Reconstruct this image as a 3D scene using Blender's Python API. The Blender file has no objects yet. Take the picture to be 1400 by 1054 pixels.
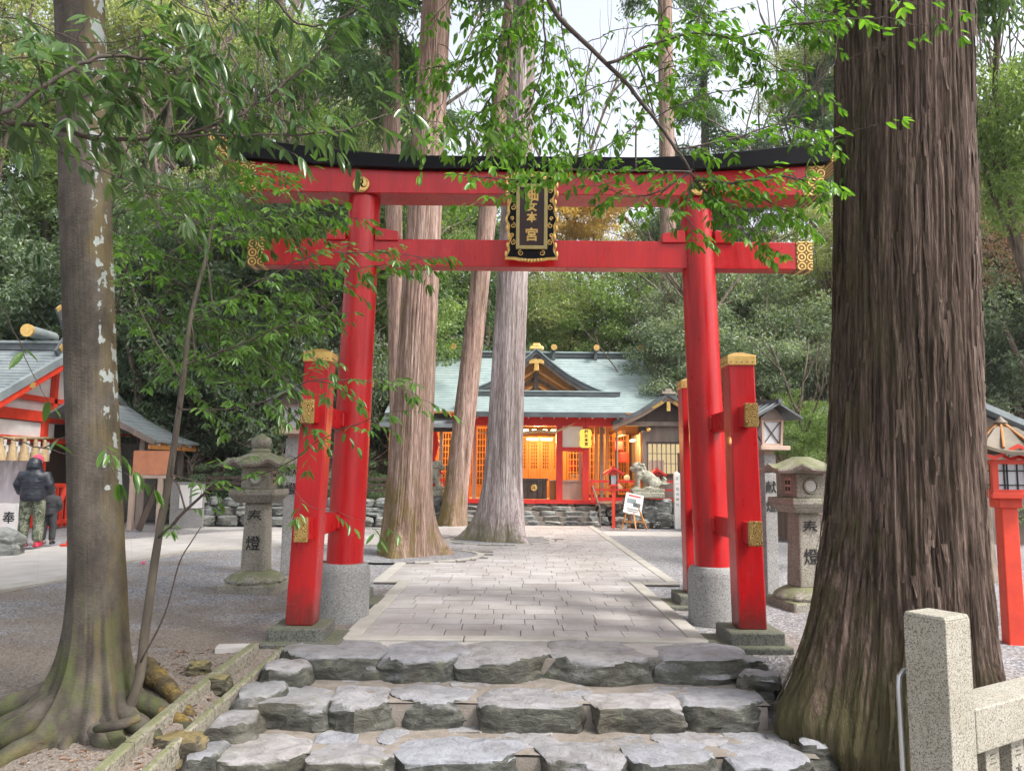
import bpy, bmesh, math, random
import numpy as np
from mathutils import Vector, Matrix, Euler
SC = bpy.context.scene
COL = SC.collection
R = math.radians
random.seed(7)

# ------------------------------------------------------------------ camera, world, sun, exposure
CAM_H, FPX = 1.35, 1050.0
PITCH, ROLL = math.atan(118 / FPX), R(0.5)
cam_data = bpy.data.cameras.new('camera')
cam_data.sensor_width = 36.0
cam_data.lens = 36.0 * FPX / 1400.0
cam_data.clip_end = 500
cam_data.clip_start = 0.05
cam = bpy.data.objects.new('camera', cam_data)
COL.objects.link(cam)
_f = Vector((0, math.cos(PITCH), math.sin(PITCH)))
_u0 = Vector((0, -math.sin(PITCH), math.cos(PITCH)))
_r0 = Vector((1, 0, 0))
_r = _r0 * math.cos(ROLL) + _u0 * math.sin(ROLL)
_u = _u0 * math.cos(ROLL) - _r0 * math.sin(ROLL)
cam.matrix_world = Matrix(((_r.x, _u.x, -_f.x, 0), (_r.y, _u.y, -_f.y, 0), (_r.z, _u.z, -_f.z, CAM_H), (0, 0, 0, 1)))
SC.camera = cam

SUN_EL, SUN_AZ = R(52), R(118)      # azimuth clockwise from +Y
world = bpy.data.worlds.new('World')
SC.world = world
world.use_nodes = True
wn, wl = world.node_tree.nodes, world.node_tree.links
wn.clear()
wo = wn.new('ShaderNodeOutputWorld')
wb = wn.new('ShaderNodeBackground')
sky = wn.new('ShaderNodeTexSky')
sky.sky_type = 'NISHITA'
sky.sun_disc = False
sky.sun_elevation = SUN_EL
sky.sun_rotation = SUN_AZ
sky.air_density = 1.0
sky.dust_density = 4.0
sky.ozone_density = 1.0
hs = wn.new('ShaderNodeHueSaturation')
hs.inputs['Saturation'].default_value = 0.33
hs.inputs['Value'].default_value = 1.0
wl.new(sky.outputs[0], hs.inputs['Color'])
wl.new(hs.outputs[0], wb.inputs[0])
wb.inputs[1].default_value = 0.15
wl.new(wb.outputs[0], wo.inputs[0])
sun_d = bpy.data.lights.new('sun', 'SUN')
sun_d.energy = 1.5
sun_d.angle = R(11)
sun_d.color = (1.0, 0.96, 0.9)
sun = bpy.data.objects.new('sun', sun_d)
COL.objects.link(sun)
_sd = Vector((math.sin(SUN_AZ) * math.cos(SUN_EL), math.cos(SUN_AZ) * math.cos(SUN_EL), math.sin(SUN_EL)))
sun.rotation_euler = (-_sd).to_track_quat('-Z', 'Y').to_euler()
sun.location = (8, -5, 30)
SC.view_settings.view_transform = 'Standard'
SC.view_settings.look = 'None'
SC.view_settings.gamma = 1
SC.view_settings.use_curve_mapping = False
SC.view_settings.exposure = 1.42
SC.render.engine = 'CYCLES'
SC.cycles.use_denoising = True
SC.cycles.max_bounces = 7
SC.cycles.diffuse_bounces = 4
SC.cycles.glossy_bounces = 3
SC.cycles.transmission_bounces = 3
SC.cycles.transparent_max_bounces = 4
SC.cycles.sample_clamp_indirect = 6
SC.cycles.use_adaptive_sampling = True
SC.cycles.adaptive_threshold = 0.02

# ------------------------------------------------------------------ geometry helpers
def ray(px, py):
    u = (px - 700) / FPX; v = (527 - py) / FPX
    d = _f + _r * u + _u * v
    return d
def at(px, py, Y):
    d = ray(px, py); t = Y / d.y
    return Vector((d.x * t, Y, CAM_H + d.z * t))
def gp(px, py, z=0.0):
    d = ray(px, py); t = (z - CAM_H) / d.z
    return Vector((d.x * t, d.y * t, z))

_rs = np.random.RandomState(11)
_LAT = _rs.rand(64, 64, 64).astype(np.float32) * 2 - 1
def vnoise(x, y, z):
    x = np.asarray(x, dtype=np.float64); y = np.asarray(y, dtype=np.float64); z = np.asarray(z, dtype=np.float64)
    x, y, z = np.broadcast_arrays(x, y, z)
    xi = np.floor(x).astype(int); yi = np.floor(y).astype(int); zi = np.floor(z).astype(int)
    fx, fy, fz = x - xi, y - yi, z - zi
    fx = fx * fx * (3 - 2 * fx); fy = fy * fy * (3 - 2 * fy); fz = fz * fz * (3 - 2 * fz)
    def L(a, b, c): return _LAT[a & 63, b & 63, c & 63]
    c00 = L(xi, yi, zi) * (1 - fx) + L(xi + 1, yi, zi) * fx
    c10 = L(xi, yi + 1, zi) * (1 - fx) + L(xi + 1, yi + 1, zi) * fx
    c01 = L(xi, yi, zi + 1) * (1 - fx) + L(xi + 1, yi, zi + 1) * fx
    c11 = L(xi, yi + 1, zi + 1) * (1 - fx) + L(xi + 1, yi + 1, zi + 1) * fx
    return (c00 * (1 - fy) + c10 * fy) * (1 - fz) + (c01 * (1 - fy) + c11 * fy) * fz
def fbm(x, y, z, o=4):
    s = 0; a = 1; t = 0
    for i in range(o):
        s = s + a * vnoise(x * 2 ** i + 17 * i, y * 2 ** i + 5 * i, z * 2 ** i + 9 * i); t += a; a *= 0.5
    return s / t

ORG = {}                                  # world origin of every parent
def tagset(o, label=None, cat=None, group=None, kind=None):
    if label: o['label'] = label
    if cat: o['category'] = cat
    if group: o['group'] = group
    if kind: o['kind'] = kind
    return o
def thing(name, label, cat, loc=(0, 0, 0), group=None, kind=None):
    o = bpy.data.objects.new(name, None)
    o.empty_display_size = 0.1
    COL.objects.link(o)
    o.location = loc
    ORG[o.name] = Vector(loc)
    return tagset(o, label, cat, group, kind)
def link(name, me, mat, parent=None, loc=None):
    o = bpy.data.objects.new(name, me)
    COL.objects.link(o)
    if mat is not None and len(me.materials) == 0: me.materials.append(mat)
    org = Vector((0, 0, 0))
    if parent is not None:
        o.parent = parent
        org = ORG.get(parent.name, Vector((0, 0, 0)))
    if loc is not None:
        o.location = Vector(loc) - org
    ORG[o.name] = org + Vector(o.location)
    return o
def npmesh(name, verts, faces, mat, parent=None, smooth=False, n=None, top=False):
    """verts (V,3) world coordinates, faces (F,k) integer array"""
    me = bpy.data.meshes.new(name)
    v = np.asarray(verts, dtype=np.float32)
    if parent is not None:
        v = v - np.array(ORG.get(parent.name, Vector((0, 0, 0))), dtype=np.float32)
    f = np.asarray(faces, dtype=np.int32)
    k = f.shape[1]
    me.vertices.add(len(v)); me.vertices.foreach_set('co', v.ravel())
    me.loops.add(f.size); me.loops.foreach_set('vertex_index', f.ravel())
    me.polygons.add(len(f))
    me.polygons.foreach_set('loop_start', np.arange(0, f.size, k, dtype=np.int32))
    if smooth: me.polygons.foreach_set('use_smooth', np.ones(len(f), dtype=bool))
    me.update(calc_edges=True)
    me.validate()
    return link(name, me, mat, parent)

class MB:
    def __init__(s): s.v = []; s.f = []
    def add(s, vs, fs):
        b = len(s.v); s.v += [tuple(p) for p in vs]; s.f += [[b + i for i in f] for f in fs]; return s
    def box(s, c, d, rz=0.0, rot=None, taper=1.0):
        """c centre, d full size; taper scales the top"""
        hx, hy, hz = d[0] / 2, d[1] / 2, d[2] / 2
        M = rot.to_matrix() if rot is not None else Matrix.Rotation(rz, 3, 'Z')
        vs = []
        for z, k in ((-hz, 1), (hz, taper)):
            for x, y in ((-hx, -hy), (hx, -hy), (hx, hy), (-hx, hy)):
                vs.append(M @ Vector((x * k, y * k, z)) + Vector(c))
        return s.add(vs, [(3, 2, 1, 0), (4, 5, 6, 7), (0, 1, 5, 4), (1, 2, 6, 5), (2, 3, 7, 6), (3, 0, 4, 7)])
    def span(s, x0, x1, y0, y1, z0, z1):
        return s.box(((x0 + x1) / 2, (y0 + y1) / 2, (z0 + z1) / 2), (abs(x1 - x0), abs(y1 - y0), abs(z1 - z0)))
    def bar(s, p0, p1, w, h=None, up=(0, 0, 1)):
        """rectangular bar between two points"""
        h = h or w
        p0 = Vector(p0); p1 = Vector(p1); d = (p1 - p0).normalized(); u = Vector(up)
        if abs(d.dot(u)) > 0.99: u = Vector((0, 1, 0))
        r = d.cross(u).normalized(); u = r.cross(d).normalized()
        vs = []
        for p in (p0, p1):
            for a, b in ((-1, -1), (1, -1), (1, 1), (-1, 1)):
                vs.append(p + r * a * w / 2 + u * b * h / 2)
        return s.add(vs, [(0, 1, 2, 3), (7, 6, 5, 4), (0, 4, 5, 1), (1, 5, 6, 2), (2, 6, 7, 3), (3, 7, 4, 0)])
    def tube(s, pts, rad, n=8, cap=True):
        pts = [Vector(p) for p in pts]
        if not hasattr(rad, '__len__'): rad = [rad] * len(pts)
        ref = None; vs = []
        for i, p in enumerate(pts):
            d = (pts[min(i + 1, len(pts) - 1)] - pts[max(i - 1, 0)]).normalized()
            if ref is None:
                ref = Vector((0, 0, 1)) if abs(d.z) < 0.9 else Vector((1, 0, 0))
            a = d.cross(ref).normalized(); b = a.cross(d).normalized(); ref = b
            for k in range(n):
                t = 2 * math.pi * k / n
                vs.append(p + a * math.cos(t) * rad[i] + b * math.sin(t) * rad[i])
        fs = []
        for i in range(len(pts) - 1):
            for k in range(n):
                k2 = (k + 1) % n
                fs.append((i * n + k, i * n + k2, (i + 1) * n + k2, (i + 1) * n + k))
        if cap:
            fs.append(tuple(range(n - 1, -1, -1))); fs.append(tuple((len(pts) - 1) * n + k for k in range(n)))
        return s.add(vs, fs)
    def lathe(s, c, prof, n=24, rot0=0.0, sx=1, sy=1):
        vs = []; fs = []
        for r_, z in prof:
            for k in range(n):
                t = rot0 + 2 * math.pi * k / n
                vs.append((c[0] + r_ * math.cos(t) * sx, c[1] + r_ * math.sin(t) * sy, c[2] + z))
        for i in range(len(prof) - 1):
            for k in range(n):
                k2 = (k + 1) % n
                fs.append((i * n + k, i * n + k2, (i + 1) * n + k2, (i + 1) * n + k))
        fs.append(tuple(range(n - 1, -1, -1))); fs.append(tuple((len(prof) - 1) * n + k for k in range(n)))
        return s.add(vs, fs)
    def prism(s, poly, d):
        """poly: list of 3-D points (planar), d: extrusion vector"""
        n = len(poly); d = Vector(d)
        vs = [Vector(p) for p in poly] + [Vector(p) + d for p in poly]
        fs = [tuple(range(n - 1, -1, -1)), tuple(range(n, 2 * n))]
        for i in range(n): fs.append((i, (i + 1) % n, n + (i + 1) % n, n + i))
        return s.add(vs, fs)
    def ell(s, c, r_, n=12, m=8, rot=None):
        vs = []; fs = []
        M = rot.to_matrix() if rot is not None else Matrix.Identity(3)
        for i in range(m + 1):
            ph = math.pi * i / m
            for k in range(n):
                t = 2 * math.pi * k / n
                vs.append(M @ Vector((r_[0] * math.sin(ph) * math.cos(t), r_[1] * math.sin(ph) * math.sin(t), -r_[2] * math.cos(ph))) + Vector(c))
        for i in range(m):
            for k in range(n):
                k2 = (k + 1) % n
                fs.append((i * n + k, i * n + k2, (i + 1) * n + k2, (i + 1) * n + k))
        return s.add(vs, fs)
    def build(s, name, mat, parent=None, smooth=False, bevel=0, seg=2, angle=40, fix=True):
        me = bpy.data.meshes.new(name)
        org = ORG.get(parent.name, Vector((0, 0, 0))) if parent is not None else Vector((0, 0, 0))
        me.from_pydata([Vector(p) - org for p in s.v], [], s.f)
        if fix:
            bm = bmesh.new(); bm.from_mesh(me)
            bmesh.ops.recalc_face_normals(bm, faces=bm.faces)
            bm.to_mesh(me); bm.free()
        if smooth:
            me.polygons.foreach_set('use_smooth', [True] * len(me.polygons))
            if smooth == 'auto':
                me.set_sharp_from_angle(angle=R(38))
        me.update()
        o = link(name, me, mat, parent)
        if bevel:
            b = o.modifiers.new('bevel', 'BEVEL'); b.width = bevel; b.segments = seg; b.limit_method = 'ANGLE'; b.angle_limit = R(angle)
        return o
def copy_tree(o, loc=None, rz=None, label=None, parent=None, sc=None):
    c = o.copy(); COL.objects.link(c)
    if parent is not None: c.parent = parent
    for ch in list(o.children):
        copy_tree(ch, parent=c)
    if loc is not None: c.location = loc
    if rz is not None: c.rotation_euler = (0, 0, rz)
    if sc is not None: c.scale = (sc, sc, sc)
    if label: c['label'] = label
    ORG[c.name] = Vector(c.location)
    return c

# ------------------------------------------------------------------ materials
def newmat(name):
    m = bpy.data.materials.new(name); m.use_nodes = True
    nt = m.node_tree; nt.nodes.clear()
    out = nt.nodes.new('ShaderNodeOutputMaterial')
    return m, nt, out
def N(nt, t, **kw):
    n = nt.nodes.new(t)
    for k, v in kw.items():
        if k in n.inputs: n.inputs[k].default_value = v
        else: setattr(n, k, v)
    return n
def coords(nt, scale=(1, 1, 1), kind='Object'):
    if kind == 'World':
        g = N(nt, 'ShaderNodeNewGeometry'); src = g.outputs['Position']
    else:
        tc = N(nt, 'ShaderNodeTexCoord'); src = tc.outputs['Object']
    mp = N(nt, 'ShaderNodeMapping'); mp.inputs['Scale'].default_value = scale
    nt.links.new(src, mp.inputs[0])
    return mp.outputs[0]
def ramp(nt, src, stops):
    r_ = N(nt, 'ShaderNodeValToRGB')
    e = r_.color_ramp.elements
    while len(e) > 1: e.remove(e[-1])
    e[0].position = stops[0][0]; e[0].color = (*stops[0][1], 1)
    for p, c in stops[1:]:
        x = e.new(p); x.color = (*c, 1)
    nt.links.new(src, r_.inputs[0])
    return r_.outputs[0]
def g3(v): return (v, v, v)
def noise(nt, vec, scale, detail=4, rough=0.55, dist=0.0):
    n = N(nt, 'ShaderNodeTexNoise'); n.inputs['Scale'].default_value = scale; n.inputs['Detail'].default_value = detail
    n.inputs['Roughness'].default_value = rough; n.inputs['Distortion'].default_value = dist
    nt.links.new(vec, n.inputs['Vector']); return n.outputs[0]
def mixc(nt, fac, a, b, mode='MIX'):
    m = N(nt, 'ShaderNodeMix'); m.data_type = 'RGBA'; m.blend_type = mode
    for i, s in ((0, fac), (6, a), (7, b)):
        if isinstance(s, (int, float)): m.inputs[i].default_value = s
        elif isinstance(s, tuple): m.inputs[i].default_value = (*s, 1)
        else: nt.links.new(s, m.inputs[i])
    return m.outputs[2]
def bsdf(nt, out, col, rough=0.6, metal=0.0, bump=None, bstr=0.3, bdist=0.01, spec=0.5, coat=0.0, normal=None):
    b = N(nt, 'ShaderNodeBsdfPrincipled')
    for k, s in (('Base Color', col), ('Roughness', rough), ('Metallic', metal)):
        if isinstance(s, tuple): b.inputs[k].default_value = (*s, 1)
        elif isinstance(s, (int, float)): b.inputs[k].default_value = s
        else: nt.links.new(s, b.inputs[k])
    b.inputs['Specular IOR Level'].default_value = spec
    b.inputs['Coat Weight'].default_value = coat
    if bump is not None:
        bp = N(nt, 'ShaderNodeBump'); bp.inputs['Strength'].default_value = bstr; bp.inputs['Distance'].default_value = bdist
        nt.links.new(bump, bp.inputs['Height']); nt.links.new(bp.outputs[0], b.inputs['Normal'])
    nt.links.new(b.outputs[0], out.inputs[0])
    return b
def mat_simple(name, c1, c2=None, scale=6, rough=0.6, metal=0.0, bstr=0.2, bscale=60, spec=0.5, stretch=(1, 1, 1), coat=0.0, detail=5, bdist=0.004):
    m, nt, out = newmat(name)
    v = coords(nt, stretch)
    c2 = c2 or tuple(x * 0.75 for x in c1)
    n = noise(nt, v, scale, detail)
    col = ramp(nt, n, [(0.3, c2), (0.68, c1)])
    nb = noise(nt, v, bscale, 3)
    bsdf(nt, out, col, rough, metal, nb, bstr, bdist, spec, coat)
    return m
def mat_emit(name, col, strength):
    m, nt, out = newmat(name)
    e = N(nt, 'ShaderNodeEmission'); e.inputs[0].default_value = (*col, 1); e.inputs[1].default_value = strength
    nt.links.new(e.outputs[0], out.inputs[0]); return m

def mat_red():
    m, nt, out = newmat('red_lacquer')
    v = coords(nt, (1, 1, 0.25), 'World')
    n = noise(nt, v, 7, 6, 0.6)
    col = ramp(nt, n, [(0.25, (0.34, 0.004, 0.007)), (0.5, (0.44, 0.006, 0.009)), (0.75, (0.51, 0.012, 0.012))])
    # grime splashed up the foot of the timber
    g = N(nt, 'ShaderNodeNewGeometry'); sx = N(nt, 'ShaderNodeSeparateXYZ'); nt.links.new(g.outputs['Position'], sx.inputs[0])
    n2 = noise(nt, coords(nt, (1, 1, 0.35), 'World'), 14, 6, 0.7)
    a = N(nt, 'ShaderNodeMath', operation='MULTIPLY_ADD'); a.inputs[1].default_value = -1.5; a.inputs[2].default_value = 0.68
    nt.links.new(sx.outputs[2], a.inputs[0])
    b_ = N(nt, 'ShaderNodeMath', operation='ADD'); nt.links.new(a.outputs[0], b_.inputs[0]); nt.links.new(n2, b_.inputs[1])
    gr = ramp(nt, b_.outputs[0], [(0.55, g3(0)), (0.95, g3(0.8))])
    col = mixc(nt, gr, col, (0.085, 0.020, 0.016))
    stv = noise(nt, coords(nt, (1, 1, 0.05), 'World'), 38, 4, 0.6)
    col = mixc(nt, 1.0, col, ramp(nt, stv, [(0.32, g3(0.86)), (0.60, g3(1.04))]), 'MULTIPLY')
    sc = noise(nt, coords(nt, (0.6, 0.6, 6), 'World'), 9, 3)
    sm = ramp(nt, sc, [(0.66, g3(0)), (0.78, g3(0.22))])
    col = mixc(nt, sm, col, (0.62, 0.12, 0.11))
    rg = ramp(nt, n2, [(0.3, g3(0.24)), (0.7, g3(0.44))])
    bsdf(nt, out, col, rg, 0, n2, 0.10, 0.01, 0.42, 0.06)
    return m
RED = mat_red()
RED2 = mat_simple('red_paint', (0.62, 0.03, 0.02), (0.5, 0.02, 0.016), 5, 0.45, bstr=0.1)
VERM = mat_simple('vermilion_paint', (0.72, 0.055, 0.022), (0.55, 0.04, 0.018), 6, 0.5, bstr=0.15)
BLACK = mat_simple('black_lacquer', (0.006, 0.006, 0.009), (0.003, 0.003, 0.005), 8, 0.5, bstr=0.05, spec=0.15)
def mat_gold(name, rings=True, scale=26.0):
    m, nt, out = newmat(name)
    v = coords(nt, (1, 0.001, 1) if rings else (1, 1, 1), 'World')
    vo = N(nt, 'ShaderNodeTexVoronoi'); vo.inputs['Scale'].default_value = scale; vo.inputs['Randomness'].default_value = 0.0 if rings else 0.6
    nt.links.new(v, vo.inputs['Vector'])
    mu = N(nt, 'ShaderNodeMath', operation='MULTIPLY'); mu.inputs[1].default_value = 20.0 if rings else 26.0; nt.links.new(vo.outputs['Distance'], mu.inputs[0])
    si = N(nt, 'ShaderNodeMath', operation='SINE'); nt.links.new(mu.outputs[0], si.inputs[0])
    f = ramp(nt, si.outputs[0], [(0.15, g3(0)), (0.5, g3(1))])
    n = noise(nt, v, 9, 4)
    base = ramp(nt, n, [(0.3, (0.55, 0.34, 0.10)), (0.7, (0.80, 0.55, 0.20))])
    col = mixc(nt, f, (0.16, 0.085, 0.02), base)
    bsdf(nt, out, col, 0.42, 0.55, f, 0.6, 0.004)
    return m
GOLD = mat_gold('gilt_wave_pattern', True, 11.0)
GOLD2 = mat_gold('gilt_floral_pattern', False, 34.0)
GOLDP = mat_simple('gilt_plain', (0.78, 0.52, 0.18), (0.60, 0.36, 0.10), 14, 0.4, 0.5, bstr=0.3)
def mat_granite(name, light, dark, scale=120, rough=0.75, mossy=0.0, stain=(0.2, 0.17, 0.1), kind='Object'):
    m, nt, out = newmat(name)
    v = coords(nt, (1, 1, 1), kind)
    n = noise(nt, v, scale, 2, 0.6)
    vo = N(nt, 'ShaderNodeTexVoronoi'); vo.inputs['Scale'].default_value = scale * 1.6; nt.links.new(v, vo.inputs['Vector'])
    sc_ = N(nt, 'ShaderNodeSeparateColor'); nt.links.new(vo.outputs['Color'], sc_.inputs[0])
    c = ramp(nt, sc_.outputs[0], [(0.0, dark), (0.16, dark), (0.22, tuple(a * .6 + b * .4 for a, b in zip(light, dark))), (0.55, light), (1.0, tuple(min(1, x * 1.22) for x in light))])
    n2 = noise(nt, v, 3.5, 6, 0.65)
    s = ramp(nt, n2, [(0.36, g3(0)), (0.66, g3(0.65 + mossy * 0.35))])
    c = mixc(nt, s, c, mixc(nt, 0.5, stain, c, 'MIX'))
    if mossy > 0:
        g = N(nt, 'ShaderNodeNewGeometry'); sx = N(nt, 'ShaderNodeSeparateXYZ'); nt.links.new(g.outputs['Normal'], sx.inputs[0])
        n3 = noise(nt, v, 7, 7, 0.7)
        ad = N(nt, 'ShaderNodeMath', operation='MULTIPLY_ADD'); ad.inputs[1].default_value = 0.28; nt.links.new(sx.outputs[2], ad.inputs[0]); nt.links.new(n3, ad.inputs[2])
        ms = ramp(nt, ad.outputs[0], [(0.60, g3(0)), (0.80, g3(mossy))])
        c = mixc(nt, ms, c, (0.13, 0.145, 0.055))
    bsdf(nt, out, c, rough, 0, n, 0.35, 0.003)
    return m
GRAN = mat_granite('pale_granite', (0.36, 0.34, 0.29), (0.13, 0.12, 0.10), 150, stain=(0.15, 0.125, 0.06))
GRAN2 = mat_granite('grey_granite', (0.30, 0.295, 0.29), (0.13, 0.125, 0.12), 100, stain=(0.12, 0.12, 0.10))
DARKST = mat_granite('mossy_dark_stone', (0.13, 0.13, 0.115), (0.05, 0.05, 0.045), 60, mossy=0.35, stain=(0.05, 0.05, 0.03), kind='World')
LANT = mat_granite('weathered_lantern_stone', (0.30, 0.28, 0.235), (0.13, 0.12, 0.10), 80, mossy=0.8, stain=(0.10, 0.085, 0.055), kind='World')
LIONST = mat_granite('lichen_stone', (0.42, 0.41, 0.34), (0.17, 0.16, 0.12), 40, mossy=0.5, stain=(0.14, 0.14, 0.08), kind='World')
def mat_rock(name, top, side, kind='World', lich=0.4, sc=1.0):
    m, nt, out = newmat(name)
    v = coords(nt, (1, 1, 1), kind)
    vs = coords(nt, (1, 1, 2.6), kind)
    g = N(nt, 'ShaderNodeNewGeometry'); sx = N(nt, 'ShaderNodeSeparateXYZ'); nt.links.new(g.outputs['Normal'], sx.inputs[0])
    n = noise(nt, vs, 9 * sc, 9, 0.68, 0.6)
    n2 = noise(nt, v, 55 * sc, 4, 0.6)
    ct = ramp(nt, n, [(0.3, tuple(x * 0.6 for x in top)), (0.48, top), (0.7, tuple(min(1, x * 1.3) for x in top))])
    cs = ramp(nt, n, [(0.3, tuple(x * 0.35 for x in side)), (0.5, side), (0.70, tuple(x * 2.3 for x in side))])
    # upright faces take the dark side colour, upward faces the paler top colour
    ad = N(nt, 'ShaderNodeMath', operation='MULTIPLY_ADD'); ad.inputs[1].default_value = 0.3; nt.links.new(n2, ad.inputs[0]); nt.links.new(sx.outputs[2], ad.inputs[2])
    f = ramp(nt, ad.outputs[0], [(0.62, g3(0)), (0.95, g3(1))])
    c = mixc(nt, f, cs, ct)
    oi = N(nt, 'ShaderNodeObjectInfo')
    c = mixc(nt, 1.0, c, ramp(nt, oi.outputs['Random'], [(0, (0.84, 0.84, 0.83)), (0.35, (1.0, 0.98, 0.94)), (0.7, (0.93, 0.97, 1.02)), (1.0, (1.14, 1.10, 1.04))]), 'MULTIPLY')
    dn_ = noise(nt, v, 2.2 * sc, 8, 0.7)
    c = mixc(nt, ramp(nt, dn_, [(0.52, g3(0)), (0.72, g3(0.55))]), c, (0.12, 0.095, 0.065))
    l = noise(nt, v, 5 * sc, 8, 0.75)
    lm = ramp(nt, l, [(0.58, g3(0)), (0.66, g3(lich))])
    c = mixc(nt, lm, c, (0.17, 0.19, 0.11))
    mm = N(nt, 'ShaderNodeMath', operation='ADD'); nt.links.new(n, mm.inputs[0])
    m3 = N(nt, 'ShaderNodeMath', operation='MULTIPLY'); m3.inputs[1].default_value = 0.25; nt.links.new(n2, m3.inputs[0]); nt.links.new(m3.outputs[0], mm.inputs[1])
    bsdf(nt, out, c, 0.62, 0, mm.outputs[0], 0.9, 0.035, 0.4)
    return m
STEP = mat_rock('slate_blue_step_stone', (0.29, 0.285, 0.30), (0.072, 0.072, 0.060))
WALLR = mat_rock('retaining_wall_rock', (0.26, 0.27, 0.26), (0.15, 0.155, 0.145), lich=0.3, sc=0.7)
MORTAR = mat_simple('sandy_mortar', (0.26, 0.225, 0.195), (0.16, 0.14, 0.115), 9, 0.95, bstr=0.6, bscale=70, bdist=0.01)
CONC = mat_simple('pale_concrete', (0.47, 0.44, 0.42), (0.36, 0.335, 0.31), 2.5, 0.9, bstr=0.35, bscale=90)
KERB = mat_simple('border_stone', (0.43, 0.405, 0.37), (0.32, 0.30, 0.26), 3, 0.88, bstr=0.4, bscale=80)
CONCG = mat_granite('mossy_concrete', (0.26, 0.235, 0.19), (0.12, 0.11, 0.085), 50, mossy=0.7, stain=(0.09, 0.08, 0.05), kind='World')
def mat_paver():
    m, nt, out = newmat('paving_slab_stone')
    v = coords(nt, (1, 1, 1), 'World')
    oi = N(nt, 'ShaderNodeObjectInfo')
    n = noise(nt, v, 170, 2, 0.6)
    n1 = noise(nt, v, 1.3, 6, 0.7)
    gi = N(nt, 'ShaderNodeNewGeometry')
    ad = N(nt, 'ShaderNodeMath', operation='ADD'); nt.links.new(oi.outputs['Random'], ad.inputs[0]); nt.links.new(gi.outputs['Random Per Island'], ad.inputs[1])
    fr = N(nt, 'ShaderNodeMath', operation='FRACT'); nt.links.new(ad.outputs[0], fr.inputs[0])
    c = ramp(nt, fr.outputs[0], [(0.0, (0.365, 0.345, 0.34)), (0.35, (0.395, 0.375, 0.37)), (0.7, (0.41, 0.39, 0.385)), (1.0, (0.435, 0.415, 0.41))])
    sp = ramp(nt, n, [(0.36, (0.62, 0.6, 0.6)), (0.5, (0.95, 0.95, 0.95)), (0.64, (1.15, 1.14, 1.14))])
    c = mixc(nt, 1.0, c, sp, 'MULTIPLY')
    st = ramp(nt, n1, [(0.36, (0.80, 0.77, 0.73)), (0.6, (1.05, 1.05, 1.05))])
    c = mixc(nt, 1.0, c, st, 'MULTIPLY')
    bsdf(nt, out, c, 0.8, 0, n, 0.35, 0.004)
    return m
PAVER = mat_paver()
def mat_ground():
    m, nt, out = newmat('gravel_ground')
    v = coords(nt, (1, 1, 1), 'World')
    vo = N(nt, 'ShaderNodeTexVoronoi'); vo.inputs['Scale'].default_value = 62; nt.links.new(v, vo.inputs['Vector'])
    sx = N(nt, 'ShaderNodeSeparateXYZ'); nt.links.new(v, sx.inputs[0])
    cc = N(nt, 'ShaderNodeSeparateColor'); nt.links.new(vo.outputs['Color'], cc.inputs[0])
    gcol = ramp(nt, cc.outputs[0], [(0.0, (0.10, 0.10, 0.108)), (0.4, (0.20, 0.195, 0.205)), (0.75, (0.30, 0.295, 0.305)), (1.0, (0.46, 0.44, 0.44))])
    # brown earth and leaf litter to the left of the gate and by the trunks
    n = noise(nt, v, 1.1, 8, 0.65)
    e = N(nt, 'ShaderNodeMapRange'); e.inputs['From Min'].default_value = 0.0; e.inputs['From Max'].default_value = -2.4
    e.inputs['To Min'].default_value = 0.0; e.inputs['To Max'].default_value = 0.14; nt.links.new(sx.outputs[0], e.inputs['Value'])
    y = N(nt, 'ShaderNodeMapRange'); y.inputs['From Min'].default_value = 10.5; y.inputs['From Max'].default_value = 5.0
    y.inputs['To Min'].default_value = -0.10; y.inputs['To Max'].default_value = 0.17; nt.links.new(sx.outputs[1], y.inputs['Value'])
    s1 = N(nt, 'ShaderNodeMath', operation='ADD'); nt.links.new(e.outputs[0], s1.inputs[0]); nt.links.new(y.outputs[0], s1.inputs[1])
    s2 = N(nt, 'ShaderNodeMath', operation='ADD'); nt.links.new(s1.outputs[0], s2.inputs[0]); nt.links.new(n, s2.inputs[1])
    f = ramp(nt, s2.outputs[0], [(0.52, g3(0)), (0.74, g3(0.8))])
    nf = noise(nt, v, 120, 4, 0.7)
    ec = ramp(nt, nf, [(0.3, (0.080, 0.060, 0.044)), (0.5, (0.19, 0.150, 0.115)), (0.72, (0.32, 0.262, 0.205))])
    c = mixc(nt, f, gcol, ec)
    # far slopes are leaf-covered earth
    fz = ramp(nt, sx.outputs[2], [(0.25, g3(0)), (0.7, g3(1))])
    n4 = noise(nt, v, 6, 8, 0.7)
    hc = ramp(nt, n4, [(0.3, (0.05, 0.055, 0.03)), (0.5, (0.15, 0.12, 0.09)), (0.7, (0.26, 0.20, 0.165))])
    c = mixc(nt, fz, c, hc)
    hb = N(nt, 'ShaderNodeMath', operation='ADD'); nt.links.new(vo.outputs['Distance'], hb.inputs[0]); nt.links.new(nf, hb.inputs[1])
    bsdf(nt, out, c, 0.9, 0, hb.outputs[0], 0.5, 0.012, 0.3)
    return m
GROUND = mat_ground()
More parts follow.
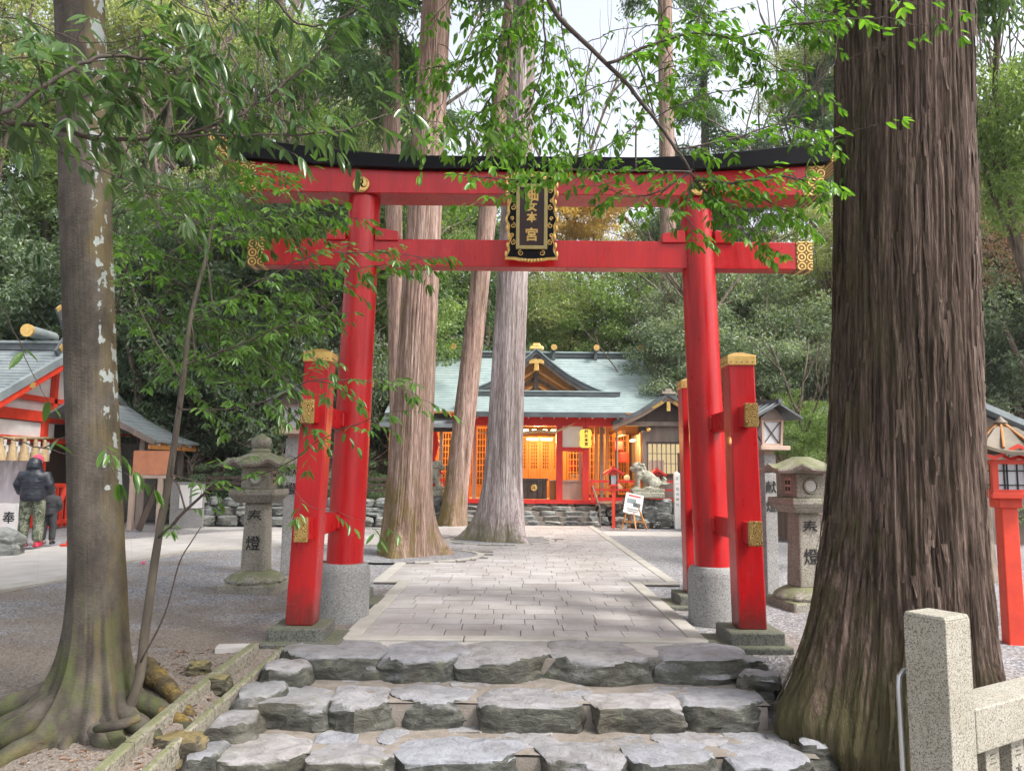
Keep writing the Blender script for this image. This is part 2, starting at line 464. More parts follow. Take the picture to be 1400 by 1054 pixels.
def mat_bark(name, cols, zs=0.06, scale=10, bstr=0.8, moss=None, mossz=1.2, rough=0.9, side=None):
    """vertically fibrous bark; cols dark, mid, light"""
    m, nt, out = newmat(name)
    v = coords(nt, (1, 1, zs), 'World')
    n = noise(nt, v, scale, 8, 0.7, 0.3)
    n2 = noise(nt, coords(nt, (1, 1, zs * 2.5), 'World'), scale * 5, 4, 0.6)
    c = ramp(nt, n, [(0.30, cols[0]), (0.48, cols[1]), (0.68, cols[2])])
    c2 = ramp(nt, n2, [(0.35, g3(0.62)), (0.62, g3(1.2))])
    c = mixc(nt, 1.0, c, c2, 'MULTIPLY')
    n5 = noise(nt, coords(nt, (1, 1, 0.4), 'World'), 1.6, 4)
    c = mixc(nt, 1.0, c, ramp(nt, n5, [(0.35, (0.80, 0.78, 0.74)), (0.65, (1.12, 1.06, 1.08))]), 'MULTIPLY')
    if moss:
        g = N(nt, 'ShaderNodeNewGeometry'); sx = N(nt, 'ShaderNodeSeparateXYZ'); nt.links.new(g.outputs['Position'], sx.inputs[0])
        nx = N(nt, 'ShaderNodeSeparateXYZ'); nt.links.new(g.outputs['Normal'], nx.inputs[0])
        mr = N(nt, 'ShaderNodeMapRange'); mr.inputs['From Min'].default_value = mossz; mr.inputs['From Max'].default_value = -0.2
        mr.inputs['To Min'].default_value = 0.0; mr.inputs['To Max'].default_value = 0.30; nt.links.new(sx.outputs[2], mr.inputs['Value'])
        mm = N(nt, 'ShaderNodeMath', operation='MULTIPLY_ADD'); mm.inputs[1].default_value = -0.16; nt.links.new(nx.outputs[0], mm.inputs[0]); nt.links.new(mr.outputs[0], mm.inputs[2])
        n6 = noise(nt, coords(nt, (1, 1, 0.5), 'World'), 5, 8, 0.75)
        aa = N(nt, 'ShaderNodeMath', operation='ADD'); nt.links.new(mm.outputs[0], aa.inputs[0]); nt.links.new(n6, aa.inputs[1])
        f = ramp(nt, aa.outputs[0], [(0.60, g3(0)), (0.82, g3(0.8))])
        c = mixc(nt, f, c, moss)
    hb = N(nt, 'ShaderNodeMath', operation='ADD'); nt.links.new(n, hb.inputs[0]); nt.links.new(n2, hb.inputs[1])
    bsdf(nt, out, c, rough, 0, hb.outputs[0], bstr, 0.02, 0.25)
    return m
BARK_NEAR = mat_bark('shaggy_cedar_bark', ((0.016, 0.011, 0.008), (0.088, 0.062, 0.047), (0.24, 0.18, 0.148)), 0.035, 22, bstr=1.0, moss=(0.085, 0.078, 0.032), mossz=0.7)
BARK_PALE = mat_bark('pale_cedar_bark', ((0.08, 0.045, 0.03), (0.29, 0.20, 0.16), (0.50, 0.39, 0.33)), 0.035, 12, bstr=1.0, moss=(0.17, 0.13, 0.035), mossz=2.2)
BARK_LAV = mat_bark('silver_cedar_bark', ((0.12, 0.09, 0.08), (0.36, 0.305, 0.295), (0.58, 0.54, 0.54)), 0.035, 11, bstr=1.0, moss=(0.16, 0.15, 0.07), mossz=0.7)
BARK_FAR = mat_bark('forest_bark', ((0.06, 0.048, 0.036), (0.14, 0.115, 0.09), (0.26, 0.22, 0.18)), 0.1, 5)
BARK_TWIG = mat_simple('twig_bark', (0.085, 0.062, 0.05), (0.04, 0.03, 0.026), 30, 0.85)
def mat_smoothbark():
    m, nt, out = newmat('smooth_lichen_bark')
    v = coords(nt, (1, 1, 0.6), 'World')
    n = noise(nt, v, 5, 8, 0.65)
    c = ramp(nt, n, [(0.3, (0.030, 0.025, 0.020)), (0.5, (0.062, 0.052, 0.042)), (0.7, (0.115, 0.098, 0.080))])
    nf = noise(nt, coords(nt, (1, 1, 2.2), 'World'), 40, 5, 0.6)
    c = mixc(nt, 1.0, c, ramp(nt, nf, [(0.35, g3(0.84)), (0.65, g3(1.08))]), 'MULTIPLY')
    g = N(nt, 'ShaderNodeNewGeometry'); nx = N(nt, 'ShaderNodeSeparateXYZ'); nt.links.new(g.outputs['Normal'], nx.inputs[0])
    px = N(nt, 'ShaderNodeSeparateXYZ'); nt.links.new(g.outputs['Position'], px.inputs[0])
    # ochre crust and pale lichen on the right-hand side of the trunk, moss low down
    r1 = N(nt, 'ShaderNodeMapRange'); r1.inputs['From Min'].default_value = 0.05; r1.inputs['From Max'].default_value = 0.95; r1.inputs['To Max'].default_value = 0.30
    nt.links.new(nx.outputs[0], r1.inputs['Value'])
    no = noise(nt, v, 4, 5)
    a0 = N(nt, 'ShaderNodeMath', operation='ADD'); nt.links.new(r1.outputs[0], a0.inputs[0]); nt.links.new(no, a0.inputs[1])
    c = mixc(nt, ramp(nt, a0.outputs[0], [(0.64, g3(0)), (0.84, g3(0.5))]), c, (0.17, 0.13, 0.055))
    nl = noise(nt, coords(nt, (1, 1, 0.8), 'World'), 12, 4, 0.55)
    r2 = N(nt, 'ShaderNodeMapRange'); r2.inputs['From Min'].default_value = 0.25; r2.inputs['From Max'].default_value = 0.8; r2.inputs['To Max'].default_value = 0.24
    nt.links.new(nx.outputs[0], r2.inputs['Value'])
    r3 = N(nt, 'ShaderNodeMapRange'); r3.inputs['From Min'].default_value = 0.7; r3.inputs['From Max'].default_value = 1.3; r3.inputs['To Min'].default_value = -0.3; r3.inputs['To Max'].default_value = 0.0
    nt.links.new(px.outputs[2], r3.inputs['Value'])
    a1 = N(nt, 'ShaderNodeMath', operation='ADD'); nt.links.new(r2.outputs[0], a1.inputs[0]); nt.links.new(nl, a1.inputs[1])
    a2 = N(nt, 'ShaderNodeMath', operation='ADD'); nt.links.new(a1.outputs[0], a2.inputs[0]); nt.links.new(r3.outputs[0], a2.inputs[1])
    c = mixc(nt, ramp(nt, a2.outputs[0], [(0.80, g3(0)), (0.82, g3(0.85))]), c, mixc(nt, nf, (0.20, 0.23, 0.22), (0.46, 0.50, 0.49)))
    r4 = N(nt, 'ShaderNodeMapRange'); r4.inputs['From Min'].default_value = 1.1; r4.inputs['From Max'].default_value = 0.3; r4.inputs['To Max'].default_value = 0.16
    nt.links.new(px.outputs[2], r4.inputs['Value'])
    a3 = N(nt, 'ShaderNodeMath', operation='ADD'); nt.links.new(r4.outputs[0], a3.inputs[0]); nt.links.new(noise(nt, v, 6, 8, 0.7), a3.inputs[1])
    c = mixc(nt, ramp(nt, a3.outputs[0], [(0.62, g3(0)), (0.78, g3(0.7))]), c, (0.08, 0.095, 0.03))
    hb = N(nt, 'ShaderNodeMath', operation='ADD'); nt.links.new(n, hb.inputs[0]); nt.links.new(nf, hb.inputs[1])
    bsdf(nt, out, c, 0.85, 0, hb.outputs[0], 0.5, 0.012, 0.3)
    return m
BARK_SMOOTH = mat_smoothbark()
def mat_leaf(name, dark, mid, light, trans=0.35, rough=0.35, tcol=None, clump=0.5, spec=0.5, scale=0.9, coord='World'):
    m, nt, out = newmat(name)
    v = coords(nt, (1, 1, 1), 'World')
    g = N(nt, 'ShaderNodeNewGeometry'); oi = N(nt, 'ShaderNodeObjectInfo')
    n = noise(nt, v, scale, 3)
    s = N(nt, 'ShaderNodeMath', operation='ADD'); nt.links.new(g.outputs['Random Per Island'], s.inputs[0]); nt.links.new(oi.outputs['Random'], s.inputs[1])
    f = N(nt, 'ShaderNodeMath', operation='FRACT'); nt.links.new(s.outputs[0], f.inputs[0])
    mx = N(nt, 'ShaderNodeMath', operation='MULTIPLY_ADD'); mx.inputs[1].default_value = 0.45; nt.links.new(f.outputs[0], mx.inputs[0])
    m2 = N(nt, 'ShaderNodeMath', operation='MULTIPLY_ADD'); m2.inputs[1].default_value = 1.1; m2.inputs[2].default_value = -0.30; nt.links.new(n, m2.inputs[0])
    nt.links.new(m2.outputs[0], mx.inputs[2])
    c = ramp(nt, mx.outputs[0], [(0.15, dark), (0.5, mid), (0.85, light)])
    b = N(nt, 'ShaderNodeBsdfPrincipled'); nt.links.new(c, b.inputs['Base Color']); b.inputs['Roughness'].default_value = rough
    b.inputs['Specular IOR Level'].default_value = spec
    t = N(nt, 'ShaderNodeBsdfTranslucent')
    tc = mixc(nt, 1.0, c, tcol or (1.5, 1.7, 0.7), 'MULTIPLY'); nt.links.new(tc, t.inputs[0])
    ms = N(nt, 'ShaderNodeMixShader'); ms.inputs[0].default_value = trans
    nt.links.new(b.outputs[0], ms.inputs[1]); nt.links.new(t.outputs[0], ms.inputs[2])
    nt.links.new(ms.outputs[0], out.inputs[0])
    return m
LEAF_DARK = mat_leaf('evergreen_oak_leaf', (0.060, 0.095, 0.055), (0.13, 0.185, 0.11), (0.27, 0.33, 0.22), 0.35, 0.30)
LEAF_GREY = mat_leaf('grey_green_leaf', (0.09, 0.12, 0.075), (0.22, 0.27, 0.19), (0.42, 0.46, 0.36), 0.35, 0.4)
LEAF_MID = mat_leaf('mid_green_leaf', (0.08, 0.13, 0.04), (0.19, 0.27, 0.09), (0.34, 0.42, 0.18), 0.4, 0.4)
LEAF_CEDAR = mat_leaf('cedar_needle', (0.055, 0.10, 0.050), (0.12, 0.19, 0.10), (0.21, 0.29, 0.17), 0.4, 0.6)
LEAF_YEL = mat_leaf('yellow_autumn_leaf', (0.50, 0.34, 0.08), (0.72, 0.52, 0.15), (0.85, 0.68, 0.28), 0.55, 0.5, tcol=(1.15, 1.1, 0.7))
LEAF_OLIVE = mat_leaf('olive_pale_leaf', (0.17, 0.19, 0.08), (0.30, 0.32, 0.16), (0.44, 0.45, 0.26), 0.45, 0.5)
LEAF_RUST = mat_leaf('rusty_dry_leaf', (0.20, 0.12, 0.07), (0.34, 0.22, 0.14), (0.45, 0.33, 0.24), 0.4, 0.6, tcol=(1.2, 1.0, 0.7))
LEAF_BRIGHT = mat_leaf('fresh_green_leaf', (0.045, 0.11, 0.015), (0.095, 0.21, 0.022), (0.19, 0.35, 0.05), 0.45, 0.3, scale=1.5)
LEAF_LONG = mat_leaf('glossy_long_leaf', (0.035, 0.070, 0.028), (0.065, 0.120, 0.045), (0.12, 0.19, 0.075), 0.38, 0.22, spec=0.6, scale=1.5)
LEAF_SAP = mat_leaf('sapling_leaf', (0.045, 0.10, 0.022), (0.085, 0.17, 0.035), (0.15, 0.27, 0.06), 0.42, 0.28, scale=1.5)
def mat_roof(name, c1, c2, dark, rowh=0.16, axis=2):
    m, nt, out = newmat(name)
    v = coords(nt, (1, 1, 1), 'World')
    sx = N(nt, 'ShaderNodeSeparateXYZ'); nt.links.new(v, sx.inputs[0])
    n = noise(nt, v, 2.2, 6, 0.65)
    c = ramp(nt, n, [(0.32, c2), (0.66, c1)])
    bsdf(nt, out, c, 0.55, 0.1, n, 0.1, 0.01)
    return m
COPPER = mat_roof('verdigris_copper_roof', (0.34, 0.41, 0.41), (0.23, 0.30, 0.30), (0.1, 0.2, 0.2))
GREYROOF = mat_roof('grey_metal_roof', (0.27, 0.30, 0.31), (0.17, 0.20, 0.21), (0.1, 0.1, 0.1))
DARKROOF = mat_simple('dark_slate_edge', (0.10, 0.115, 0.125), (0.055, 0.065, 0.07), 4, 0.5)
BARKROOF = mat_simple('brown_metal_roof', (0.17, 0.135, 0.095), (0.11, 0.088, 0.06), 6, 0.6)
WOODG = mat_simple('weathered_grey_wood', (0.22, 0.175, 0.15), (0.12, 0.095, 0.08), 5, 0.8, stretch=(1, 1, 0.15))
WOODD = mat_simple('dark_brown_wood', (0.075, 0.045, 0.032), (0.035, 0.022, 0.016), 6, 0.6, stretch=(1, 1, 0.2))
WOODO = mat_simple('honey_wood', (0.50, 0.22, 0.055), (0.36, 0.14, 0.035), 6, 0.6, stretch=(1, 1, 0.2))
WOODP = mat_simple('pale_pinkish_wood', (0.46, 0.34, 0.27), (0.34, 0.25, 0.20), 6, 0.75, stretch=(1, 1, 0.2))
WHITEP = mat_simple('white_panel', (0.74, 0.72, 0.70), (0.62, 0.60, 0.58), 3, 0.8)
CURT = mat_simple('grey_curtain', (0.50, 0.48, 0.52), (0.42, 0.40, 0.45), 3, 0.85)
STRAW = mat_simple('straw_rope', (0.58, 0.44, 0.26), (0.42, 0.30, 0.16), 30, 0.9, stretch=(1, 1, 0.3))
PAPER = mat_emit('glowing_paper', (1.0, 0.72, 0.30), 0.55)
LAMPW = mat_emit('lit_lamp', (1.0, 0.82, 0.40), 6.0)
LAMPY = mat_emit('lit_window_glass', (1.0, 0.78, 0.42), 0.30)
LYEL = mat_emit('lit_yellow_lantern_paper', (1.0, 0.62, 0.10), 0.55)
INK = mat_simple('black_ink', (0.015, 0.014, 0.014), (0.01, 0.01, 0.01), 10, 0.7)
STEEL = mat_simple('stainless_pipe', (0.55, 0.55, 0.56), (0.45, 0.45, 0.46), 10, 0.35, 0.8)
GLASSD = mat_simple('frosted_pane', (0.55, 0.56, 0.58), (0.42, 0.43, 0.46), 4, 0.3)

def rock_mesh(name, w, d, h, seed, sub=6, p=5.0, amp=0.05, flat_top=0.6):
    """one irregular stone, local coordinates: centred in plan, top at z = 0"""
    bm = bmesh.new()
    bmesh.ops.create_cube(bm, size=2.0)
    bmesh.ops.subdivide_edges(bm, edges=bm.edges, cuts=sub, use_grid_fill=True)
    co = np.array([v.co[:] for v in bm.verts])
    s = ((np.abs(co[:, :2]) ** p).sum(1) + np.abs(co[:, 2]) ** 9) ** (1 / p)
    co = co / s[:, None]
    rs = np.random.RandomState(seed)
    # plan outline of its own
    o = rs.rand(3) * 50
    ang = np.arctan2(co[:, 1], co[:, 0])
    co[:, 0] *= 1 + 0.10 * vnoise(np.cos(ang) * 1.3 + o[0], np.sin(ang) * 1.3 + o[1], o[2])
    co[:, 1] *= 1 + 0.20 * vnoise(np.cos(ang) * 1.6 + o[1], np.sin(ang) * 1.6 + o[2], o[0])
    sz = np.array([w / 2, d / 2, h / 2])
    P = co * sz
    q = P / max(0.08, min(w, d, h) * 0.9)
    n1 = fbm(q[:, 0] * 0.9 + o[0], q[:, 1] * 0.9 + o[1], q[:, 2] * 1.2 + o[2], 4)
    n2 = np.abs(fbm(q[:, 0] * 2.0 + o[2], q[:, 1] * 2.0 + o[0], q[:, 2] * 2.2 + o[1], 3))
    # split faces: the stone is cut by random planes, steep ones at the sides, gentle ones on top
    for i in range(22):
        nn = rs.normal(size=3)
        if nn[2] > 0: nn[2] *= 0.25 if i % 3 else 1.6
        if i % 3 == 0 and nn[2] > 0: nn[:2] *= 0.35
        if nn[2] < -.5 or (nn[2] < .3 and i % 2): nn[2] = abs(nn[2]) * .5
        nn /= np.linalg.norm(nn)
        dt = P @ nn; lim = dt.max() * rs.uniform(.80, .98)
        if nn[2] > .8: lim = dt.max() * rs.uniform(.93, 1.0)
        ov = np.clip(dt - lim, 0, None); P -= ov[:, None] * nn
    dn = co / np.linalg.norm(co, axis=1)[:, None]
    up = np.clip(dn[:, 2], 0, 1)
    k = amp * (1 - flat_top * up)
    n3 = vnoise(q[:, 0] * 3.5 + o[1], q[:, 1] * 3.5 + o[2], q[:, 2] * 6 + o[0])
    P += dn * ((n1 * 1.0 - n2 * 1.1 + n3 * .35) * k * 1.25)[:, None]
    P[:, 2] -= P[:, 2].max() - 0.006
    for v, c in zip(bm.verts, P): v.co = c
    for f in bm.faces: f.smooth = True
    me = bpy.data.meshes.new(name); bm.to_mesh(me); bm.free()
    me.set_sharp_from_angle(angle=R(28))
    return me

def textmesh(name, txt, size, mat, parent, M, extrude=0.002, bold=0.0, spacing=1.0):
    cu = bpy.data.curves.new(name, 'FONT')
    cu.body = txt; cu.size = size; cu.align_x = 'CENTER'; cu.align_y = 'CENTER'; cu.extrude = extrude; cu.offset = bold
    cu.space_line = spacing; cu.resolution_u = 2
    t = bpy.data.objects.new(name, cu); COL.objects.link(t)
    dg = bpy.context.evaluated_depsgraph_get()
    me = bpy.data.meshes.new_from_object(t.evaluated_get(dg))
    bpy.data.objects.remove(t); bpy.data.curves.remove(cu)
    me.name = name
    org = ORG.get(parent.name, Vector((0, 0, 0)))
    me.transform(Matrix.Translation(-org) @ M)
    me.materials.clear()
    return link(name, me, mat, parent)

# ================================================================== THE SETTING
def smooth(a, b, x):
    t = np.clip((x - a) / (b - a), 0, 1); return t * t * (3 - 2 * t)
def ground_z(x, y):
    x = np.asarray(x, float); y = np.asarray(y, float)
    z = -0.035 + 0 * x
    front = np.clip(6.1 - y, 0, 3.0)
    z = z - front * 0.145
    # below the stone steps
    inst = smooth(2.0, 1.75, np.abs(x) - np.where(x > 0, .55, 0)) * smooth(6.2, 5.9, y)
    z = z - inst * 0.20 - inst * np.clip(5.7 - y, 0, 3) * 0.17
    # earth bank behind the plaza, then the wooded slope
    edge = 21.5 + np.where(x < -3.0, -1.6 * smooth(-3.0, -4.5, x) * smooth(-8.5, -7.3, x), 0) + 7.5 * smooth(-3.6, -2.4, x) * smooth(6.5, 5.0, x)
    bank = np.clip((y - edge) * 0.6, 0, 2.2) + np.clip(y - edge - 4, 0, 90) * 0.24
    side = np.clip(np.abs(x - 0) - 13.5, 0, 40) * 0.4 * smooth(4, 12, y)
    z = z + np.maximum(bank, side)
    z = z + 0.02 * fbm(x * 0.8, y * 0.8, 0 * x, 4) + 0.35 * fbm(x * .15, y * .15, 0 * x + 3, 3) * smooth(22, 30, y)
    return z
def gz(x, y): return float(ground_z(np.array([x]), np.array([y]))[0])

xs = np.unique(np.concatenate([np.linspace(-75, -14, 34), np.linspace(-14, 14, 281), np.linspace(14, 75, 34)]))
ys = np.unique(np.concatenate([np.linspace(-30, 2, 12), np.linspace(2, 8, 101), np.linspace(8, 30, 150), np.linspace(30, 110, 45)]))
GX, GY = np.meshgrid(xs, ys)
GZ = ground_z(GX, GY)
vid = np.arange(GX.size).reshape(GX.shape)
fc = np.stack([vid[:-1, :-1], vid[:-1, 1:], vid[1:, 1:], vid[1:, :-1]], -1).reshape(-1, 4)
o = npmesh('ground', np.stack([GX, GY, GZ], -1).reshape(-1, 3), fc, GROUND, smooth=True)
tagset(o, kind='structure')

# ---- main approach: bed, border stones, slabs
PX0, PX1, PY0, PY1, PXW0, PXW1, PYN = -1.38, 1.63, 6.39, 19.85, -1.70, 2.10, 9.64
path = thing('stone_path', None, None, (0.15, 6.39, 0), kind='structure')
m = MB()
m.span(PX0 + .02, PX1 - .02, PY0 + .02, PYN, -0.25, -0.012)
m.span(PXW0 + .02, PXW1 - .02, PYN, PY1, -0.25, -0.012)
m.build('path_bed', mat_simple('joint_sand', (0.115, 0.10, 0.09), (0.07, 0.06, 0.055), 20, 0.95), path)
BW = 0.15
def border(pts, w=BW, L=0.95):
    for (x0, y0), (x1, y1) in zip(pts[:-1], pts[1:]):
        d = math.hypot(x1 - x0, y1 - y0); n = max(1, round(d / L))
        for i in range(n):
            a, b = i / n, (i + 1) / n
            g = 0.004 / d
            p = Vector((x0 + (x1 - x0) * (a + g), y0 + (y1 - y0) * (a + g), -0.045)); q = Vector((x0 + (x1 - x0) * (b - g), y0 + (y1 - y0) * (b - g), -0.045))
            MB().bar(p, q, w, 0.10 + random.uniform(-.003, .004)).build('border_stone', KERB, path, bevel=0.008, seg=1)
h = BW / 2
border([(PX0 + h, PY0 + BW), (PX0 + h, PYN + BW)])
border([(PX1 - h, PY0 + BW), (PX1 - h, PYN + BW)])
border([(PX0, PY0 + h), (PX1, PY0 + h)], L=1.2)
border([(PXW0, PYN + h), (PX0, PYN + h)]); border([(PX1, PYN + h), (PXW1, PYN + h)])
border([(PXW1 - h, PYN + BW), (PXW1 - h, PY1)], L=1.3)
border([(PXW0 + h, PYN + BW), (PXW0 + h, 11.6)]); 
# gravel beds left open round two cedars
BEDS = [(-1.98, 12.75, 1.50, 1.15), (-0.22, 15.55, 1.05, 0.95)]
def in_bed(x, y, g=0.0):
    return any(((x - a) / (c + g)) ** 2 + ((y - b) / (d + g)) ** 2 < 1 for a, b, c, d in BEDS)
for a, b, c, d in BEDS:
    n = 26
    for k in range(n):
        t0, t1 = 2 * math.pi * k / n + .01, 2 * math.pi * (k + 1) / n - .01
        p = Vector((a + c * math.cos(t0), b + d * math.sin(t0), -0.045)); q = Vector((a + c * math.cos(t1), b + d * math.sin(t1), -0.045))
        if p.x > PXW0 + .05 and q.x > PXW0 + .05:
            MB().bar(p, q, 0.11, 0.10).build('border_stone', KERB, path)
    vs = [(a, b, -0.004)] + [(a + (c - .04) * math.cos(t), b + (d - .04) * math.sin(t), -0.008) for t in np.linspace(0, 2 * math.pi, 40, endpoint=False)]
    mm = MB(); mm.add(vs, [(0, 1 + i, 1 + (i + 1) % 40) for i in range(40)]); gb = mm.build('gravel_bed', GROUND)
    tagset(gb, kind='structure')
unit = MB().box((0, 0, 0), (1, 1, 1))
ume = bpy.data.meshes.new('paving_slab'); ume.from_pydata(unit.v, [], unit.f); ume.materials.append(PAVER)
bm_ = bmesh.new(); bm_.from_mesh(ume)
bmesh.ops.recalc_face_normals(bm_, faces=bm_.faces); bm_.to_mesh(ume); bm_.free()
slabs = []
rp = random.Random(5)
y = PY0 + BW + 0.006
row = 0
while y < PY1 - 0.1:
    dp = rp.choice([0.23, 0.25, 0.25, 0.27])
    if row % 9 == 8: dp = 0.17
    wide = y > PYN + BW - 0.02
    xa, xb = (PXW0, PXW1) if wide else (PX0, PX1)
    if not wide and y + dp > PYN: pass
    xa += BW + 0.005; xb -= BW + 0.005
    if wide and y > 11.5: xa = PXW0 + 0.01
    x = xa
    first = True
    while x < xb - 0.02:
        w = rp.choice([0.26, 0.28, 0.30, 0.30, 0.34, 0.40])
        if first: w = rp.uniform(0.15, 0.5); first = False
        if xb - (x + w) < 0.14: w = xb - x
        cx, cy = x + w / 2, y + dp / 2
        if not in_bed(cx, cy, 0.16):
            slabs.append((cx, cy, w - 0.008, dp - 0.008, rp.uniform(-0.0015, 0.002)))
        x += w
    y += dp; row += 1
for i, (cx, cy, w, d, dz) in enumerate(slabs[:296]):
    s = bpy.data.objects.new('paving_slab', ume); COL.objects.link(s); s.parent = path
    s.location = Vector((cx, cy, -0.03 + dz)) - ORG[path.name]
    s.scale = (w, d, 0.06); s.rotation_euler = (rp.uniform(-.003, .003), rp.uniform(-.003, .003), rp.uniform(-.004, .004))
m = MB()
for cx, cy, w, d, dz in slabs[296:]: m.box((cx, cy, -0.03 + dz), (w, d, 0.06))
tagset(m.build('distant_paving', PAVER, path), kind='stuff')
# light concrete strip in front of the border
s = MB().span(-1.62, 1.72, 6.0, 6.385, -0.3, -0.015).build('concrete_strip', CONC, path)

# ---- side paths: pale slabs joined end to end
sp = thing('side_path', None, None, (-6, 11, 0), kind='structure')
lo = [gp(-120, 850), gp(0, 806), gp(95, 790), gp(180, 766), gp(260, 752), gp(430, 744), Vector((-1.74, 14.4, 0))]
hi = [gp(-120, 772), gp(0, 757), gp(100, 742), gp(180, 736), gp(300, 727), gp(440, 719), Vector((-1.74, 16.3, 0))]
for i in range(len(lo) - 1):
    n = 2
    for k in range(n):
        a, b = k / n + .001, (k + 1) / n - .001
        p0, p1 = lo[i].lerp(lo[i + 1], a), lo[i].lerp(lo[i + 1], b)
        q0, q1 = hi[i].lerp(hi[i + 1], a), hi[i].lerp(hi[i + 1], b)
        bo = 0.15
        e0, e1 = p0.lerp(q0, .09), p1.lerp(q1, .09)
        for A4, mt, nm, dz in (((p0, p1, e1, e0), KERB, 'border_stone', .003), ((e0, e1, q1, q0), CONC, 'path_slab', 0)):
            MB().prism([Vector((v.x, v.y, -0.07)) for v in A4], (0, 0, 0.065 + dz)).build(nm, mt, sp)
for (x0, x1, y0, y1, z) in ((PXW1 + .01, 11, 16.9, 18.15, -0.004), (-7.5, PXW0 - .01, 17.7, 18.5, -0.004), (-5.5, PXW0 - .01, 18.6, 20.0, -0.012)):
    n = int((x1 - x0) / 0.9)
    for k in range(n):
        MB().span(x0 + (x1 - x0) * k / n + .004, x0 + (x1 - x0) * (k + 1) / n - .004, y0, y1, z - .07, z).build('path_slab', CONC, sp)

# ---- rough stone steps in front of the gate
st = thing('stone_steps', None, None, (0.05, 5.7, -0.15), kind='structure')
m = MB()
m.span(-1.60, 1.70, 5.90, 6.02, -0.6, -0.03)
m.build('mortar_bed', MORTAR, st)
def tread_mortar(y0, y1, z, x0, x1):
    xs_ = np.linspace(x0, x1, 60); ys_ = np.linspace(y0, y1, 16)
    X, Y = np.meshgrid(xs_, ys_)
    Z = z + 0.012 * fbm(X * 6, Y * 6, 0 * X + z, 3)
    idx = np.arange(X.size).reshape(X.shape)
    f = np.stack([idx[:-1, :-1], idx[:-1, 1:], idx[1:, 1:], idx[1:, :-1]], -1).reshape(-1, 4)
    npmesh('mortar_bed', np.stack([X, Y, Z], -1).reshape(-1, 3), f, MORTAR, st, smooth=True)
tread_mortar(5.25, 5.92, -0.160, -1.62, 1.72)
tread_mortar(4.755, 5.36, -0.315, -1.74, 1.84)
tread_mortar(3.95, 4.70, -0.48, -1.86, 1.98)
m = MB(); m.span(-1.60, 1.70, 5.255, 5.80, -0.7, -0.172); m.span(-1.70, 1.80, 4.76, 5.36, -0.8, -0.327); m.build('mortar_core', MORTAR, st)
sd = 40
def step_stone(px0, px1, pyb, pyf, z, h, name='step_stone', amp=0.035, **kw):
    global sd
    sd += 1
    a = gp(px0, pyf, z); b = gp(px1, pyf, z); c = gp((px0 + px1) / 2, pyb, z)
    w = (b.x - a.x) * 1.10; d = c.y - a.y
    me = rock_mesh(name, w, d, h, sd, amp=amp, sub=13 if w > .3 else 6, **kw)
    o = link(name, me, STEP, st, loc=((a.x + b.x) / 2, (a.y + c.y) / 2, z))
    o.rotation_euler = (R(random.uniform(-1.5, 1)), R(random.uniform(-1.5, 1.5)), R(random.uniform(-2, 2)))
    return o
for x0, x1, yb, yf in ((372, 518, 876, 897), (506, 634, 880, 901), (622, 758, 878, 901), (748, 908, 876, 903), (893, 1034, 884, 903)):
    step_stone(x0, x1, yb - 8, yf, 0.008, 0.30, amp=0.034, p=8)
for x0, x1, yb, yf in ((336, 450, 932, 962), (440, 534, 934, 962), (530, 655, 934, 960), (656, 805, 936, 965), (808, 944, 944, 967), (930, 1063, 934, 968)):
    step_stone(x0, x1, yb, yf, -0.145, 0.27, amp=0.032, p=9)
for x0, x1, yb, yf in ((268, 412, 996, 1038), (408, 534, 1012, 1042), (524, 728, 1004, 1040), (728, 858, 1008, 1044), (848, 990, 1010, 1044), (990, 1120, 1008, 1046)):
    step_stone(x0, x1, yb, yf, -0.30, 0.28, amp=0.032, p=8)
for x0, x1, z, y0 in ((-1.9, -1.2, -.455, 4.0), (-1.15, -.35, -.455, 4.02), (-.3, .5, -.455, 4.0), (.55, 1.2, -.455, 4.03), (1.22, 1.95, -.455, 4.0)):
    sd += 1
    link('step_stone', rock_mesh('step_stone', x1 - x0, .42, .2, sd, amp=.035, sub=7, p=6), STEP, st, loc=((x0 + x1) / 2, y0 + .1, z))
# thin flat stones bedded in the treads
for x0, x1, yb, yf, z in ((612, 696, 926, 939, -.158), (712, 730, 926, 934, -.158), (746, 816, 928, 952, -.158), (876, 934, 936, 948, -.158), (984, 1052, 916, 934, -.15), (560, 606, 929, 936, -.160), (455, 540, 927, 936, -.160),
                          (420, 482, 999, 1019, -.312), (511, 558, 993, 1018, -.312), (604, 662, 990, 1003, -.312), (668, 772, 994, 1022, -.310), (820, 888, 1003, 1021, -.312), (888, 1005, 998, 1019, -.308), (1000, 1062, 999, 1016, -.31), (1060, 1085, 1000, 1020, -.31), (330, 400, 985, 1000, -.312)):
    step_stone(x0, x1, yb, yf, z, 0.06, name='tread_stone', amp=0.016)
# sloping slabs that close the steps on the left, and rubble on the right
for k in range(5):
    t = k / 4.0; sd += 1
    me = rock_mesh('edge_stone', .36, .44, .36, sd, amp=.045, sub=9, p=6)
    link('edge_stone', me, STEP, st, loc=(-1.60 - .26 * t, 5.72 - 1.35 * t, -.02 - .33 * t))
for k, (x, y, z, s) in enumerate(((1.80, 5.66, -.05, .26), (1.90, 4.95, -.25, .26), (1.78, 5.98, -.02, .26))):
    link('edge_stone', rock_mesh('edge_stone', s * 1.2, s, .2, 90 + k, amp=.05, sub=5), STEP, st, loc=(x, y, z))

